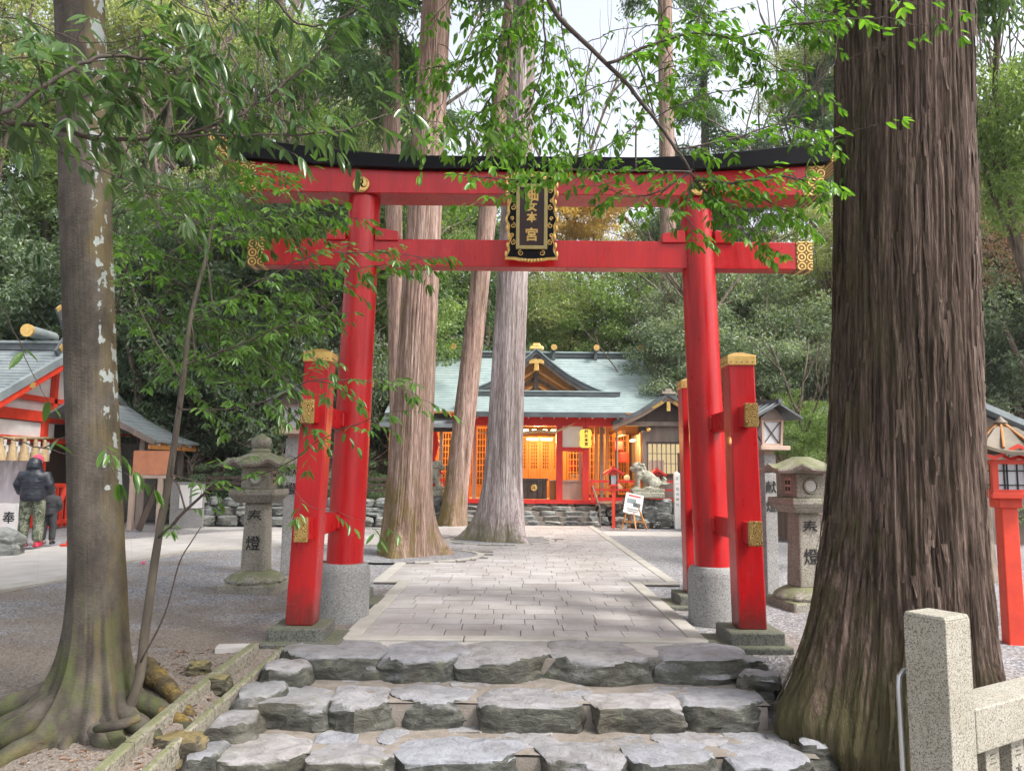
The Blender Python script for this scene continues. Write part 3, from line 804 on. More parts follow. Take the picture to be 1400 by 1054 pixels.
# ---- drainage channel left of the steps
ch = thing('drainage_channel', 'shallow mossy concrete drain running down beside the left end of the rough steps', 'drain', (-2.0, 5.5, -.1))
c1 = [(-1.86, 6.10), (-1.94, 5.55), (-2.0, 5.05), (-2.05, 4.55), (-2.08, 4.0)]
for off, nm, w in ((-.09, 'outer_kerb', .07), (.13, 'inner_kerb', .05)):
    for (a, b), (c, d) in zip(c1[:-1], c1[1:]):
        za, zb = gz(a - .25, b) + .035, gz(c - .25, d) + .035
        if nm == 'inner_kerb': za -= .03; zb -= .03
        MB().bar((a + off, b - .004, za - .11), (c + off, d + .004, zb - .11), w, 0.30).build(nm, CONCG, ch, bevel=.012)

# loose rocks beside the roots
for px, py, s, lab in ((300, 925, .16, 'squat mossy rock with a yellow lichen top, right rock of the pair by the drain'), (272, 912, .15, 'half-buried yellowish rock beside the drain, left rock of the pair')):
    p = gp(px, py + 8, -.1)
    z = gz(p.x, p.y)
    o = link('mossy_rock', rock_mesh('mossy_rock', s * 1.2, s, s * .9, int(px), amp=.04, sub=6), mat_rock('yellow_lichen_rock' + str(px), (0.20, 0.165, 0.07), (0.085, 0.075, 0.045), lich=.6), None, loc=(p.x, p.y, z + s * .5))
    tagset(o, lab, 'rock')
p = gp(240, 1030, -.3)
o = link('edge_rock', rock_mesh('edge_rock', .34, .2, .2, 7, amp=.05, sub=7), mat_rock('ochre_lichen_rock', (0.22, 0.17, 0.075), (0.12, 0.10, 0.07), lich=.3), None, loc=(p.x + .02, p.y, gz(p.x, p.y) + .1))
tagset(o, 'low rock with an orange lichen streak at the near end of the drain', 'rock')
p = gp(318, 889, -.04)
o = MB().box((p.x, p.y, gz(p.x, p.y) + .012), (.24, .14, .05), rz=.15).build('flat_slab', CONC, bevel=.006)
tagset(o, 'small flat pale concrete slab lying on the gravel left of the gate', 'slab')

# ---- fallen leaves and pebbles on the gravel
def scatter(name, n, area, mat, size, flat=0.5, seed=3, label=None):
    rs = np.random.RandomState(seed)
    x = rs.uniform(area[0], area[1], n); y = rs.uniform(area[2], area[3], n)
    ok = ~((x > -1.95) & (x < 2.0) & (y < 6.5)) & ~((x > PX0 - .02) & (x < PX1 + .02) & (y > 6.3) & (y < 9.9)) & ~((x > PXW0 - .02) & (x < PXW1 + .02) & (y > 9.6))
    x, y = x[ok], y[ok]; n = len(x)
    z = ground_z(x, y)
    s = rs.uniform(.5, 1.3, n) * size
    t = rs.rand(n) * 6.28
    lift = rs.rand(n) * flat * size
    ax = np.stack([np.cos(t), np.sin(t), 0 * t], -1); bx = np.stack([-np.sin(t), np.cos(t), 0 * t], -1)
    c = np.stack([x, y, z + .004], -1)
    v = np.stack([c - ax * s[:, None], c + bx * (s * .45)[:, None] + np.stack([0 * x, 0 * x, lift], -1), c + ax * s[:, None] + np.stack([0 * x, 0 * x, lift * .4], -1), c - bx * (s * .45)[:, None] + np.stack([0 * x, 0 * x, lift * .3], -1)], 1).reshape(-1, 3)
    i = np.arange(n)[:, None] * 4
    f = np.concatenate([i + [0, 1, 2], i + [0, 2, 3]], 0)
    return tagset(npmesh(name, v, f, mat), label, kind='stuff')
LITTER = mat_leaf('dry_litter', (0.10, 0.055, 0.03), (0.26, 0.15, 0.09), (0.42, 0.28, 0.18), 0.1, 0.8, tcol=(1, .8, .5))
scatter('leaf_litter', 5200, (-6, -1.4, 3.6, 9.5), LITTER, .012, seed=3)
scatter('leaf_litter', 1400, (1.8, 5, 3.6, 8.0), LITTER, .013, seed=4)
scatter('leaf_litter', 600, (-2.7, -1.7, 3.8, 6.2), LITTER, .02, seed=8)
GRIT = mat_leaf('loose_grit', (0.10, 0.10, 0.10), (0.26, 0.255, 0.26), (0.50, 0.49, 0.49), 0.0, 0.8, tcol=(1, 1, 1))
scatter('loose_grit', 26000, (-6.5, -1.4, 4.0, 10.5), GRIT, .006, 1.2, seed=5)
scatter('loose_grit', 9000, (1.9, 6, 5.5, 11), GRIT, .006, 1.2, seed=6)

# leaves and needles caught on the treads and the paving
def scatter_flat(n, x0, x1, y0, y1, z, size, seed):
    rs_ = np.random.RandomState(seed); x = rs_.uniform(x0, x1, n); y = rs_.uniform(y0, y1, n); t = rs_.rand(n) * 6.28
    s = rs_.uniform(.5, 1.3, n)[:, None] * size; zz = z + rs_.rand(n) * .006
    a = np.stack([np.cos(t), np.sin(t), .15 + 0 * t], -1); b = np.stack([-np.sin(t), np.cos(t), .3 * rs_.rand(n)], -1); c = np.stack([x, y, zz], -1)
    v = np.stack([c - a * s, c + b * s * .4, c + a * s, c - b * s * .4], 1).reshape(-1, 3); i = np.arange(n)[:, None] * 4
    tagset(npmesh('leaf_litter', v, np.concatenate([i + [0, 1, 2], i + [0, 2, 3]], 0), LITTER), kind='stuff')
scatter_flat(420, -1.6, 1.75, 5.50, 5.92, -.160, .010, 21)
scatter_flat(420, -1.7, 1.8, 4.95, 5.36, -.312, .010, 22)
scatter_flat(260, -1.55, 1.7, 5.98, 6.38, -.008, .010, 23)
scatter_flat(120, -1.2, 1.5, 6.6, 9.5, .004, .011, 24)
scatter_flat(160, -1.6, 2.0, 9.7, 17, .004, .014, 25)

# ================================================================== THE GATE
tg = thing('torii_gate', 'large red torii gate with black top beam and gilt fittings across the paved path', 'torii gate', (0.16, 7.4, 0))
CX, CY = 0.165, 7.4
def lerp(a, b, t): return a + (b - a) * t
drums = []
for s in (-1, 1):
    cx = CX + s * 1.73 + (.02 if s > 0 else .0)
    pr = [(.236, -.25), (.238, .40), (.229, .455), (.21, .482), (.175, .488)]
    MB().lathe((cx, CY, 0), pr, 40).build('granite_drum', GRAN2, tg, smooth='auto')
    m = MB(); n = 36; pts = []; rad = []
    for k in range(9):
        t = k / 8
        m_x = lerp(cx, CX + s * 1.645, t)
        pts.append((m_x, CY, lerp(.485, 4.035, t))); rad.append(lerp(.172, .155, t))
    m.tube(pts, rad, n)
    m.build('pillar', RED, tg, smooth='auto')
    # side legs, tie beams, caps
    for f in (-1, 1):
        yb = CY + f * .93 + (.0 if f < 0 else -.03); yt = CY + f * .89
        xb, xt = CX - .035 + s * 1.83, CX - .02 + s * 1.785
        W = .225
        vs = []
        for z, x, y, w in ((.105, xb, yb, W), (2.30, xt, yt, W * .97)):
            for a, b in ((-1, -1), (1, -1), (1, 1), (-1, 1)): vs.append((x + a * w / 2, y + b * w / 2, z))
        MB().add(vs, [(3, 2, 1, 0), (4, 5, 6, 7), (0, 1, 5, 4), (1, 2, 6, 5), (2, 3, 7, 6), (3, 0, 4, 7)]).build('support_leg', RED, tg, bevel=.012)
        cap = MB().box((xt, yt, 2.30), (W * .97 + .022, W * .97 + .022, .085)).build('gilt_cap', GOLDP, tg, bevel=.006)
        MB().box((xt, yt, 2.36), (W + .01, W + .01, .035), taper=.25).build('cap_top', GOLDP, cap)
        mm = MB()
        for k in range(5):
            for sg in (-1, 1):
                mm.ell((xt - .09 + k * .045, yt + sg * .121, 2.285), (.006, .005, .006), 6, 4)
                mm.ell((xt + sg * .121, yt - .09 + k * .045, 2.285), (.005, .006, .006), 6, 4)
        tagset(mm.build('studs', DARKST, cap), kind='stuff')
        MB().box((xb, yb, .045), (.44, .44, .12)).build('leg_plinth', DARKST, tg, bevel=.015)
        MB().box((xb - .05 * (s), yb - .02, -.03), (.62, .56, .07)).build('plinth_base', DARKST, tg, bevel=.015)
    for z in (.88, 1.82):
        t = (z - .1) / 2.2
        x = lerp(CX - .03 + s * 1.81, CX - .02 + s * 1.785, t) + s * .0
        MB().span(x - .045, x + .045, CY - 1.22, CY + 1.22, z - .085, z + .085).build('tie_beam', RED, tg, bevel=.006)
        for f in (-1, 1):
            MB().span(x - .055, x + .055, CY + f * 1.20, CY + f * 1.235, z - .098, z + .098).build('gilt_end_cap', GOLD2, tg, bevel=.008)
            # wedge
            MB().span(x - .035, x + .035, CY + f * .78, CY + f * .60, z + .085, z + .115).build('wedge', RED, tg, bevel=.004)
        MB().box((x, CY - .16 - .02, z), (.15, .05, .13)).build('beam_collar', RED, tg, bevel=.01)
# lower crossbeam
for nm, x0, x1, mt, g in (('crossbeam', CX - 2.61, CX + 2.61, RED, 0), ('gilt_beam_end', CX - 2.76, CX - 2.60, GOLD, .008), ('gilt_beam_end', CX + 2.60, CX + 2.76, GOLD, .008)):
    MB().span(x0, x1, CY - .085 - g, CY + .085 + g, 3.335 - g, 3.605 + g).build(nm, mt, tg, bevel=.006)
for s in (-1, 1):
    for d in (-1, 1):
        xp = CX + s * 1.66
        xa, xb = xp + d * .145, xp + d * (.37 if d * s < 0 else .33)
        za, zb = 3.72, 3.675
        m = MB()
        poly = [(xa, CY - .11, 3.585), (xb, CY - .11, 3.585), (xb + d * .0, CY - .11, zb), (xa, CY - .11, za)]
        m.prism(poly, (0, .22, 0)).build('wedge', RED, tg, bevel=.006)
# upper beam (red) and cap beam (black): lofted so the ends sweep up
def rise(x):
    u = abs(x - CX) / 3.2
    return .165 * max(0, u - .32) ** 1.6 / (.68 ** 1.6)
def loft(name, xs_, prof, mat, slant=0.0, bevel=.006):
    """prof(x) -> list of (y, z); slant shears the ends outwards with height"""
    vs = []; n = None
    for x in xs_:
        pr = prof(x); n = len(pr)
        z0 = min(z for _, z in pr)
        u = abs(x - CX); sh = slant * smooth(2.2, 3.0, u)
        for y_, z_ in pr: vs.append((x + math.copysign(1, x - CX) * float(sh) * (z_ - z0), y_, z_))
    fs = []
    for i in range(len(xs_) - 1):
        for k in range(n): fs.append((i * n + k, i * n + (k + 1) % n, (i + 1) * n + (k + 1) % n, (i + 1) * n + k))
    fs.append(tuple(range(n))[::-1]); fs.append(tuple((len(xs_) - 1) * n + k for k in range(n)))
    m = MB(); m.add(vs, fs); return m.build(name, mat, tg, smooth='auto', bevel=bevel)
def pshim(x, g=0):
    r_ = rise(x); lo_ = 4.035 + r_ * .12
    hi_ = 4.262 + r_ * .80
    return [(CY - .175 - g, lo_ - g), (CY + .175 + g, lo_ - g), (CY + .175 + g, hi_), (CY - .175 - g, hi_)]
def pkasa(x, g=0):
    r_ = rise(x); lo_ = 4.263 + r_ * .80; hi_ = 4.425 + r_ * 1.45
    return [(CY - .24 - g, lo_ - g), (CY + .24 + g, lo_ - g), (CY + .26 + g, hi_ - .04), (CY, hi_ + .03 + g), (CY - .26 - g, hi_ - .04)]
E1, E2 = 2.66, 2.90
loft('upper_beam', list(np.linspace(CX - E1, CX + E1, 41)), pshim, RED, .22)
for s in (-1, 1): loft('gilt_upper_beam_end', sorted([CX + s * t for t in np.linspace(E1 - .005, E1 + .17, 5)]), lambda x: pshim(x, .008), GOLD, .22)
loft('top_beam', list(np.linspace(CX - E2, CX + E2, 47)), pkasa, BLACK, .35)
for s in (-1, 1): loft('gilt_top_beam_end', sorted([CX + s * t for t in np.linspace(E2 - .005, E2 + .17, 5)]), lambda x: pkasa(x, .008), GOLD, .35)
# round three-comma crests over the pillars
def crest(c, r_, parent, mg=GOLDP, mb=BLACK, ny=-1):
    cr = MB().tube([(c[0], c[1] - .004 * ny, c[2]), (c[0], c[1] + .014 * ny, c[2])], r_, 32).build('crest', mb, parent, smooth='auto')
    m = MB(); ring = []
    for k in range(33):
        t = 2 * math.pi * k / 32; ring.append((c[0] + r_ * .95 * math.cos(t), c[1] + .014 * ny, c[2] + r_ * .95 * math.sin(t)))
    m.tube(ring, r_ * .085, 6); m.build('crest_ring', mg, cr, smooth='auto')
    for j in range(3):
        m = MB(); L = []; Rr = []
        for k in range(15):
            t = k / 14; ph = 2 * math.pi * j / 3 + t * 2.5; rho = r_ * (.42 + .40 * min(1, t * 1.6)) * (1 - .0 * t)
            w = r_ * .27 * (1 - t) ** .8 + .001
            p = np.array([math.cos(ph), math.sin(ph)])
            L.append((p * (rho + w)).tolist()); Rr.append((p * (rho - w)).tolist())
        # round head
        ph = 2 * math.pi * j / 3; hc = np.array([math.cos(ph), math.sin(ph)]) * r_ * .42
        tg_ = np.array([math.sin(ph), -math.cos(ph)])
        head = [(hc + r_ * .27 * (math.cos(a) * np.array([math.cos(ph), math.sin(ph)]) * -1 + math.sin(a) * tg_)).tolist() for a in np.linspace(.35, math.pi - .35, 6)]
        poly = L[::-1] and (Rr[::-1] + [] )
        poly = [*L[::1]]
        outline = L + Rr[::-1] + head
        m.prism([(c[0] + a, c[1] + .012 * ny, c[2] + b) for a, b in outline], (0, .010 * ny, 0))
        m.build('crest_comma', mg, cr)
    return cr
for s in (-1, 1): crest((CX + s * 1.64 + (-.01), CY - .178, 4.115), .078, tg)

# ---- the name plaque
pq = thing('name_plaque', 'dark name plaque with gilt scrolled frame and gilt characters at the centre of the gate', 'plaque', (0.175, 7.12, 3.36))
PXc, PZ0, PZ1 = 0.175, 3.37, 4.19
TILT = R(9)
def PM(x, z, d=0.0):
    """plaque plane: leans forward at the top; d is toward the viewer"""
    hh = z - PZ0
    return Vector((x, 7.22 - hh * math.sin(TILT) - d * math.cos(TILT), PZ0 + hh * math.cos(TILT) - d * math.sin(TILT)))
def wavy(w, z0, z1, amp, off=0.0):
    pts = []
    def side(s):
        out = []
        for k in range(33):
            t = k / 32; z = lerp(z0, z1, t)
            x = w - amp * (.5 - .5 * math.cos(2 * math.pi * t * 2)) + amp * .35 * math.cos(2 * math.pi * t * 6)
            out.append((s * x, z))
        return out
    r_ = side(1); l_ = side(-1)[::-1]
    top = [(w * math.cos(a) * .9, z1 + amp * (1.0 + .9 * math.sin(a) * 1.3)) for a in np.linspace(.5, math.pi - .5, 13)]
    bot = [(-w * math.cos(a) * .62, z0 - amp * .55 * abs(math.sin(a * 1)) - amp * .1) for a in np.linspace(.1, math.pi - .1, 13)]
    return r_ + top + l_ + bot
def plate(outline, d0, d1, name, mat, parent, bevel=0):
    dv = PM(0, PZ0, d1) - PM(0, PZ0, d0)
    return MB().prism([PM(PXc + a, b, d0) for a, b in outline], dv).build(name, mat, parent, bevel=bevel)
plate(wavy(.245, PZ0 + .01, PZ1 - .04, .028), 0, .035, 'scroll_border', GOLDP, pq)
plate(wavy(.222, PZ0 + .035, PZ1 - .07, .026), .034, .042, 'backboard', BLACK, pq)
DARKPL = mat_simple('dark_plum_board', (0.035, 0.012, 0.014), (0.018, 0.008, 0.009), 8, 0.45)
plate([(-.118, PZ0 + .14), (.118, PZ0 + .14), (.118, PZ1 - .13), (-.118, PZ1 - .13)], .041, .052, 'name_panel', DARKPL, pq)
for nm, a, b, c, d in (('frame_side', -.150, -.116, PZ0 + .105, PZ1 - .098), ('frame_side', .116, .150, PZ0 + .105, PZ1 - .098), ('frame_rail', -.1158, .1158, PZ0 + .105, PZ0 + .139), ('frame_rail', -.1158, .1158, PZ1 - .131, PZ1 - .098)):
    plate([(a, c), (b, c), (b, d), (a, d)], .041, .066, nm, mat_simple('dull_gold_frame', (0.42, 0.33, 0.14), (0.33, 0.25, 0.10), 20, .5, .3), pq, bevel=.004)
def spiral(cx, cz, r0, dirn, parent, turns=1.3, flip=1):
    pts = []
    for k in range(18):
        t = k / 17; a = dirn + flip * t * turns * 2 * math.pi; rr = r0 * (1 - t * .75)
        pts.append(PM(PXc + cx + rr * math.cos(a), cz + rr * math.sin(a), .046))
    MB().tube(pts, [.005 * (1.2 - .7 * k / 17) for k in range(18)], 5).build('scroll', GOLDP, parent, smooth='auto')
for s in (-1, 1):
    for z in (PZ0 + .17, PZ0 + .33, PZ0 + .50, PZ0 + .66):
        spiral(s * .178, z, .026, math.pi / 2, pq, flip=s)
        spiral(s * .19, z + .07, .018, -math.pi / 2, pq, flip=-s)
    spiral(s * .10, PZ0 + .07, .028, math.pi / 2, pq, flip=-s)
    spiral(s * .10, PZ1 - .065, .028, -math.pi / 2, pq, flip=s)
    # curled ribs of the gilt edge
    for k in range(9):
        z = PZ0 + .06 + k * .082
        sx_ = s * (.232 + .012 * math.cos(k * 1.7))
        MB().ell(PM(PXc + sx_, z, .036), (.014, .014, .033), 8, 6).build('edge_curl', GOLDP, pq, smooth=True)
for k in range(7):
    MB().ell(PM(PXc - .09 + k * .03, PZ0 - .004 + .012 * abs(k - 3) / 3, .036), (.016, .014, .018), 8, 6).build('edge_curl', GOLDP, pq, smooth=True)
    MB().ell(PM(PXc - .12 + k * .04, PZ1 - .022 - .012 * abs(k - 3) / 3, .036), (.02, .014, .02), 8, 6).build('edge_curl', GOLDP, pq, smooth=True)
rotm = Matrix.Rotation(R(90) + TILT * 1.0, 4, 'X')
for chh, z, s_ in (('鈿', PZ0 + .615, .135), ('女', PZ0 + .505, .10), ('本', PZ0 + .40, .10), ('宮', PZ0 + .235, .13)):
    p = PM(PXc, z, .054)
    textmesh('gilt_character', chh, s_, GOLDP, pq, Matrix.Translation(p) @ rotm, .004, .003)

# ================================================================== LANTERNS, POSTS, FENCE
def stone_lantern(label, loc, rz, txt, sc=1.0, finial=True):
    L = thing('stone_lantern', label, 'lantern', (0, 0, 0))
    MB().box((0, 0, .0), (.66, .66, .16)).build('foot', LANT, L, bevel=.02)
    # lotus foot: petals round a bun
    MB().lathe((0, 0, .08), [(.33, 0), (.335, .03), (.30, .075), (.24, .11), (.20, .125), (.19, .13)], 24, sx=1, sy=1).build('lotus_base', LANT, L, smooth='auto')
    for k in range(12):
        a = 2 * math.pi * (k + .5) / 12
        MB().ell((.275 * math.cos(a), .275 * math.sin(a), .125), (.085, .07, .035), 10, 6, Euler((0, R(24), a))).build('lotus_petal', LANT, L, smooth=True)
    MB().box((0, 0, .60), (.285, .285, .80), taper=.86).build('shaft', LANT, L, bevel=.02)
    MB().box((0, 0, 1.04), (.40, .40, .085), taper=1.36).build('platform', LANT, L, bevel=.01)
    MB().box((0, 0, 1.12), (.545, .545, .075)).build('platform_rim', LANT, L, bevel=.015)
    fb = MB().box((0, 0, 1.285), (.33, .33, .255)).build('fire_box', LANT, L, bevel=.01)
    # round window with raised ring on one face, latticed window on the next
    ring = [(.078 * math.cos(t), -.17, 1.285 + .078 * math.sin(t)) for t in np.linspace(0, 2 * math.pi, 21)]
    MB().tube(ring, .014, 6).build('round_window_frame', LANT, fb, smooth=True)
    MB().tube([(0, -.160, 1.285), (0, -.172, 1.285)], .06, 20).build('round_window', mat_pane, fb)
    for s in (-1, 1):
        x = s * .167
        MB().box((x, 0, 1.285), (.012, .13, .17)).build('window_panel', WOODP, fb)
        m = MB()
        for a, b in ((-.03, -.035), (.03, -.035), (-.03, .035), (.03, .035)):
            m.box((x + s * .006, a, 1.285 + b), (.006, .04, .045))
        m.build('window_holes', INK, fb)
    # swept roof
    n = 48; vs = []; rows = []
    prof = [(0.09, 1.60), (.12, 1.585), (.20, 1.55), (.30, 1.500), (.38, 1.475), (.43, 1.468), (.44, 1.445), (.42, 1.415), (.30, 1.425), (.18, 1.41)]
    for r_, z in prof:
        for k in range(n):
            t = 2 * math.pi * k / n
            q = math.cos(3 * t) ; q = abs(q) ** 6            # six corners
            sq = 1 / max(abs(math.cos((t + math.pi / 6) % (math.pi / 3) - math.pi / 6)), .1)
            rr = r_ * (1 + (sq - 1.07) * (r_ / .44))
            zz = z + (q * .06 if r_ > .25 else q * .01) * (r_ / .44) ** 2
            vs.append((rr * math.cos(t), rr * math.sin(t), zz))
    fs = []
    for i in range(len(prof) - 1):
        for k in range(n): fs.append((i * n + k, i * n + (k + 1) % n, (i + 1) * n + (k + 1) % n, (i + 1) * n + k))
    fs.append(tuple(range(n))); fs.append(tuple((len(prof) - 1) * n + k for k in range(n)))
    MB().add(vs, fs).build('roof', LANT, L, smooth='auto')
    if finial: MB().lathe((0, 0, 1.585), [(.10, 0), (.115, .02), (.10, .045), (.075, .055), (.10, .075), (.118, .12), (.11, .16), (.085, .185), (.05, .205), (.02, .225), (.005, .23)], 20).build('finial', LANT, L, smooth='auto')
    for i, c in enumerate(txt):
        z = .82 - i * .30
        wy = -(.1425 - (z - .2) / .8 * .02) - .006
        textmesh('carved_character', c, .18, INK, L, Matrix.Translation((0, wy, z)) @ Matrix.Rotation(R(88.6), 4, 'X'), .002, .001)
    L.location = loc; L.rotation_euler = (0, 0, rz); L.scale = (sc, sc, sc)
    return L
mat_pane = mat_simple('grey_paper_pane', (0.45, 0.44, 0.42), (0.36, 0.35, 0.33), 8, .6)
p = gp(343, 806)
l1 = stone_lantern('weathered stone lantern with mossy roof on the gravel left of the gate', (-2.97, 9.15, -.02), R(-1), '奉燈', .99)
l2 = stone_lantern('weathered stone lantern with mossy roof between the gate and the huge cedar trunk', (3.14, 8.35, -.03), R(10), '奉燈', .98, False)

def lantern_post(label, loc, rz, sc=1.0):
    L = thing('lantern_post', label, 'lantern post', (0, 0, 0))
    MB().box((0, 0, .80), (.165, .165, 1.62), taper=.97).build('granite_post', GRAN2, L, bevel=.008)
    MB().box((0, 0, 1.63), (.12, .12, .08)).build('neck', WOODP, L)
    MB().box((0, 0, 1.685), (.40, .40, .05)).build('tray', WOODP, L, bevel=.006)
    bx = MB().box((0, 0, 1.86), (.22, .22, .28), taper=1.12).build('lamp_box', GLASSD, L)
    for sx_ in (-1, 1):
        for sy_ in (-1, 1):
            MB().bar((sx_ * .122, sy_ * .122, 1.71), (sx_ * .137, sy_ * .137, 2.02), .03).build('corner_post', WOODP, bx)
    for a in range(4):
        M = Matrix.Rotation(a * math.pi / 2, 3, 'Z')
        for z, r_ in ((1.725, .122), (2.005, .136)):
            MB().bar(M @ Vector((-r_, -r_, z)), M @ Vector((r_, -r_, z)), .022).build('frame_rail', WOODP, bx)
        MB().bar(M @ Vector((-.105, -.122, 1.735)), M @ Vector((.118, -.134, 1.995)), .009).build('cross_bar', WOODD, bx)
        MB().bar(M @ Vector((.105, -.122, 1.735)), M @ Vector((-.118, -.134, 1.995)), .009).build('cross_bar', WOODD, bx)
    MB().box((0, 0, 2.03), (.34, .34, .03)).build('eave_board', WOODG, L)
    for s in (-1, 1):
        rf = MB().prism([(0, -.29, 2.21), (s * .31, -.29, 2.045), (s * .31, -.29, 2.02), (0, -.29, 2.185)], (0, .58, 0)).build('roof_slope', DARKROOF, L)
        for k in range(5):
            y = -.25 + k * .125
            MB().bar((s * .01, y, 2.213), (s * .315, y, 2.05), .018, .014).build('roof_batten', GREYROOF, rf)
    MB().bar((0, -.31, 2.225), (0, .31, 2.225), .05, .045).build('ridge', DARKROOF, L)
    for f in (-1, 1): MB().prism([(-.16, f * .15, 2.04), (.16, f * .15, 2.04), (0, f * .15, 2.17)], (0, f * .02, 0)).build('gable_board', WOODG, L)
    for i, c in enumerate('献燈'):
        textmesh('carved_character', c, .15, INK, L, Matrix.Translation((0, -.0855, 1.22 - i * .22)) @ Matrix.Rotation(R(89.8), 4, 'X'), .002, .001)
    L.location = loc; L.rotation_euler = (0, 0, rz); L.scale = (sc, sc, sc)
    return L
lp = lantern_post('tall granite post with wooden roofed lantern, right of the gate beside the stone lantern', (3.02, 9.15, -.03), R(17))
copy_tree(lp, (-2.98, 10.5, -.03), R(12), 'tall granite lamp post with wooden lantern partly hidden behind the left legs of the gate', sc=1.12)

# ---- red lantern at the right edge
rp0 = gp(1392, 880)
RL = thing('red_lantern', 'tall vermilion wooden lantern on a post at the right edge, beyond the huge cedar', 'lantern', (0, 0, 0))
MB().box((0, 0, .62), (.15, .15, 1.30), taper=.95).build('post', VERM, RL, bevel=.01)
MB().box((.075 + .006, 0, .62), (.012, .05, 1.28)).build('post_fillet', WOODO, RL)
MB().box((0, 0, 1.27), (.20, .20, .10)).build('neck', VERM, RL, bevel=.008)
MB().box((0, 0, 1.335), (.40, .40, .05)).build('tray', VERM, RL, bevel=.006)
bx = MB().box((0, 0, 1.49), (.27, .27, .27)).build('lamp_box', GLASSD, RL)
for sx_ in (-1, 1):
    for sy_ in (-1, 1): MB().box((sx_ * .150, sy_ * .150, 1.50), (.05, .05, .32)).build('corner_post', VERM, bx)
for a in range(4):
    M = Matrix.Rotation(a * math.pi / 2, 3, 'Z')
    for z, hh in ((1.375, .03), (1.64, .04)): MB().bar(M @ Vector((-.124, -.150, z)), M @ Vector((.124, -.150, z)), .045, hh).build('frame_rail', VERM, bx)
    for x in (-.06, -.035, .05): MB().bar(M @ Vector((x, -.142, 1.39)), M @ Vector((x, -.142, 1.62)), .010).build('lattice_bar', INK, bx)
    for z in (1.43, 1.56): MB().bar(M @ Vector((-.12, -.143, z)), M @ Vector((.12, -.143, z)), .010).build('lattice_bar', INK, bx)
    MB().bar(M @ Vector((-.118, -.14, 1.39)), M @ Vector((-.118, -.14, 1.62)), .012).build('lattice_bar', INK, bx)
    MB().bar(M @ Vector((.118, -.14, 1.39)), M @ Vector((.118, -.14, 1.62)), .012).build('lattice_bar', INK, bx)
    # curved eave face of each side
    pts = [(-.34, 1.735), (-.20, 1.69), (0, 1.80), (.20, 1.69), (.34, 1.735), (.34, 1.70), (.20, 1.655), (0, 1.765), (-.20, 1.655), (-.34, 1.70)]
    MB().prism([M @ Vector((x, -.285, z)) for x, z in pts], M @ Vector((0, -.02, 0))).build('eave_board', VERM, RL)
# hipped roof with flared eaves
n = 32; vs = []; prof = [(.02, 1.99), (.10, 1.955), (.20, 1.86), (.30, 1.775), (.37, 1.755), (.37, 1.725), (.10, 1.72)]
for r_, z in prof:
    for k in range(n):
        t = 2 * math.pi * k / n + math.pi / 4
        sq = 1 / max(abs(math.cos(t)), abs(math.sin(t)))
        rr = r_ * sq * .92; q = (sq - 1) / .414
        vs.append((rr * math.cos(t), rr * math.sin(t), z + .05 * q * (r_ / .37) ** 2 - .03 * (1 - q) * (r_ / .37) ** 2))
fs = []
for i in range(len(prof) - 1):
    for k in range(n): fs.append((i * n + k, i * n + (k + 1) % n, (i + 1) * n + (k + 1) % n, (i + 1) * n + k))
fs += [tuple(range(n)), tuple((len(prof) - 1) * n + k for k in range(n))]
rf = MB().add(vs, fs).build('roof', BARKROOF, RL, smooth='auto')
for a in range(8):
    t = a * math.pi / 4 + math.pi / 8
    MB().tube([(.05 * math.cos(t), .05 * math.sin(t), 1.985), (.20 * math.cos(t), .20 * math.sin(t), 1.87), (.35 * math.cos(t), .35 * math.sin(t), 1.765)], .012, 6).build('roof_rib', WOODO, rf)
MB().lathe((0, 0, 1.98), [(.05, 0), (.06, .03), (.03, .06), (.005, .09)], 12).build('finial', BARKROOF, RL, smooth='auto')
RL.location = (4.22, 6.62, -.04); RL.rotation_euler = (0, 0, R(-8))
RL.scale = (.92, .92, .92)

# ---- granite fence at the right foreground
FT = R(31); fd = Vector((math.cos(FT), math.sin(FT), 0))
FP = Vector((1.675, 3.10, 0))
GF = thing('granite_fence', 'low speckled granite fence with a square end post in front of the huge cedar', 'fence', (1.70, 3.12, -.5))
MB().box((FP.x, FP.y, .15), (.168, .168, 1.30), rz=FT).box((FP.x, FP.y, .808), (.168, .168, .016), rz=FT, taper=.93).build('end_post', GRAN, GF, bevel=.004)
a = FP + fd * .086; b = FP + fd * 1.75
RZ = .375
MB().bar((a.x, a.y, RZ), (b.x, b.y, RZ), .17, .165).build('top_rail', GRAN, GF, bevel=.006)
MB().bar((a.x, a.y, -.38), (b.x, b.y, -.38), .17, .14).build('bottom_rail', GRAN, GF, bevel=.006)
for k in range(8):
    c = FP + fd * (.255 + k * .19)
    pk = MB().box((c.x, c.y, -.01), (.10, .10, .60), rz=FT).build('picket', GRAN, GF, bevel=.004)
    if k < 3:
        nrm = Vector((math.sin(FT), -math.cos(FT), 0))
        q = c + nrm * .0515
        for i, t in enumerate('三木谷'):
            textmesh('carved_character', t, .050, DARKST, pk, Matrix.Translation((q.x, q.y, .235 - i * .075)) @ Matrix.Rotation(FT, 4, 'Z') @ Matrix.Rotation(R(90), 4, 'X'), .001, 0)
# far post of the same fence, out of frame to the right, carries the rail
c = FP + fd * 1.86
MB().box((c.x, c.y, .15), (.2, .2, 1.30), rz=FT).build('end_post', GRAN, GF, bevel=.004)
hp = MB()
q0 = Vector((1.613, 3.20, 0))
hp.tube([(q0.x + .02, q0.y, .575), (q0.x - .03, q0.y - .01, .572), (q0.x - .052, q0.y - .015, .55), (q0.x - .058, q0.y - .02, .51), (q0.x - .075, q0.y - .06, .05), (q0.x - .085, q0.y - .09, -.55)], .0105, 10)
tagset(hp.build('handrail', STEEL, smooth='auto'), 'thin bent steel pipe handrail hooked to the left side of the granite end post', 'handrail')

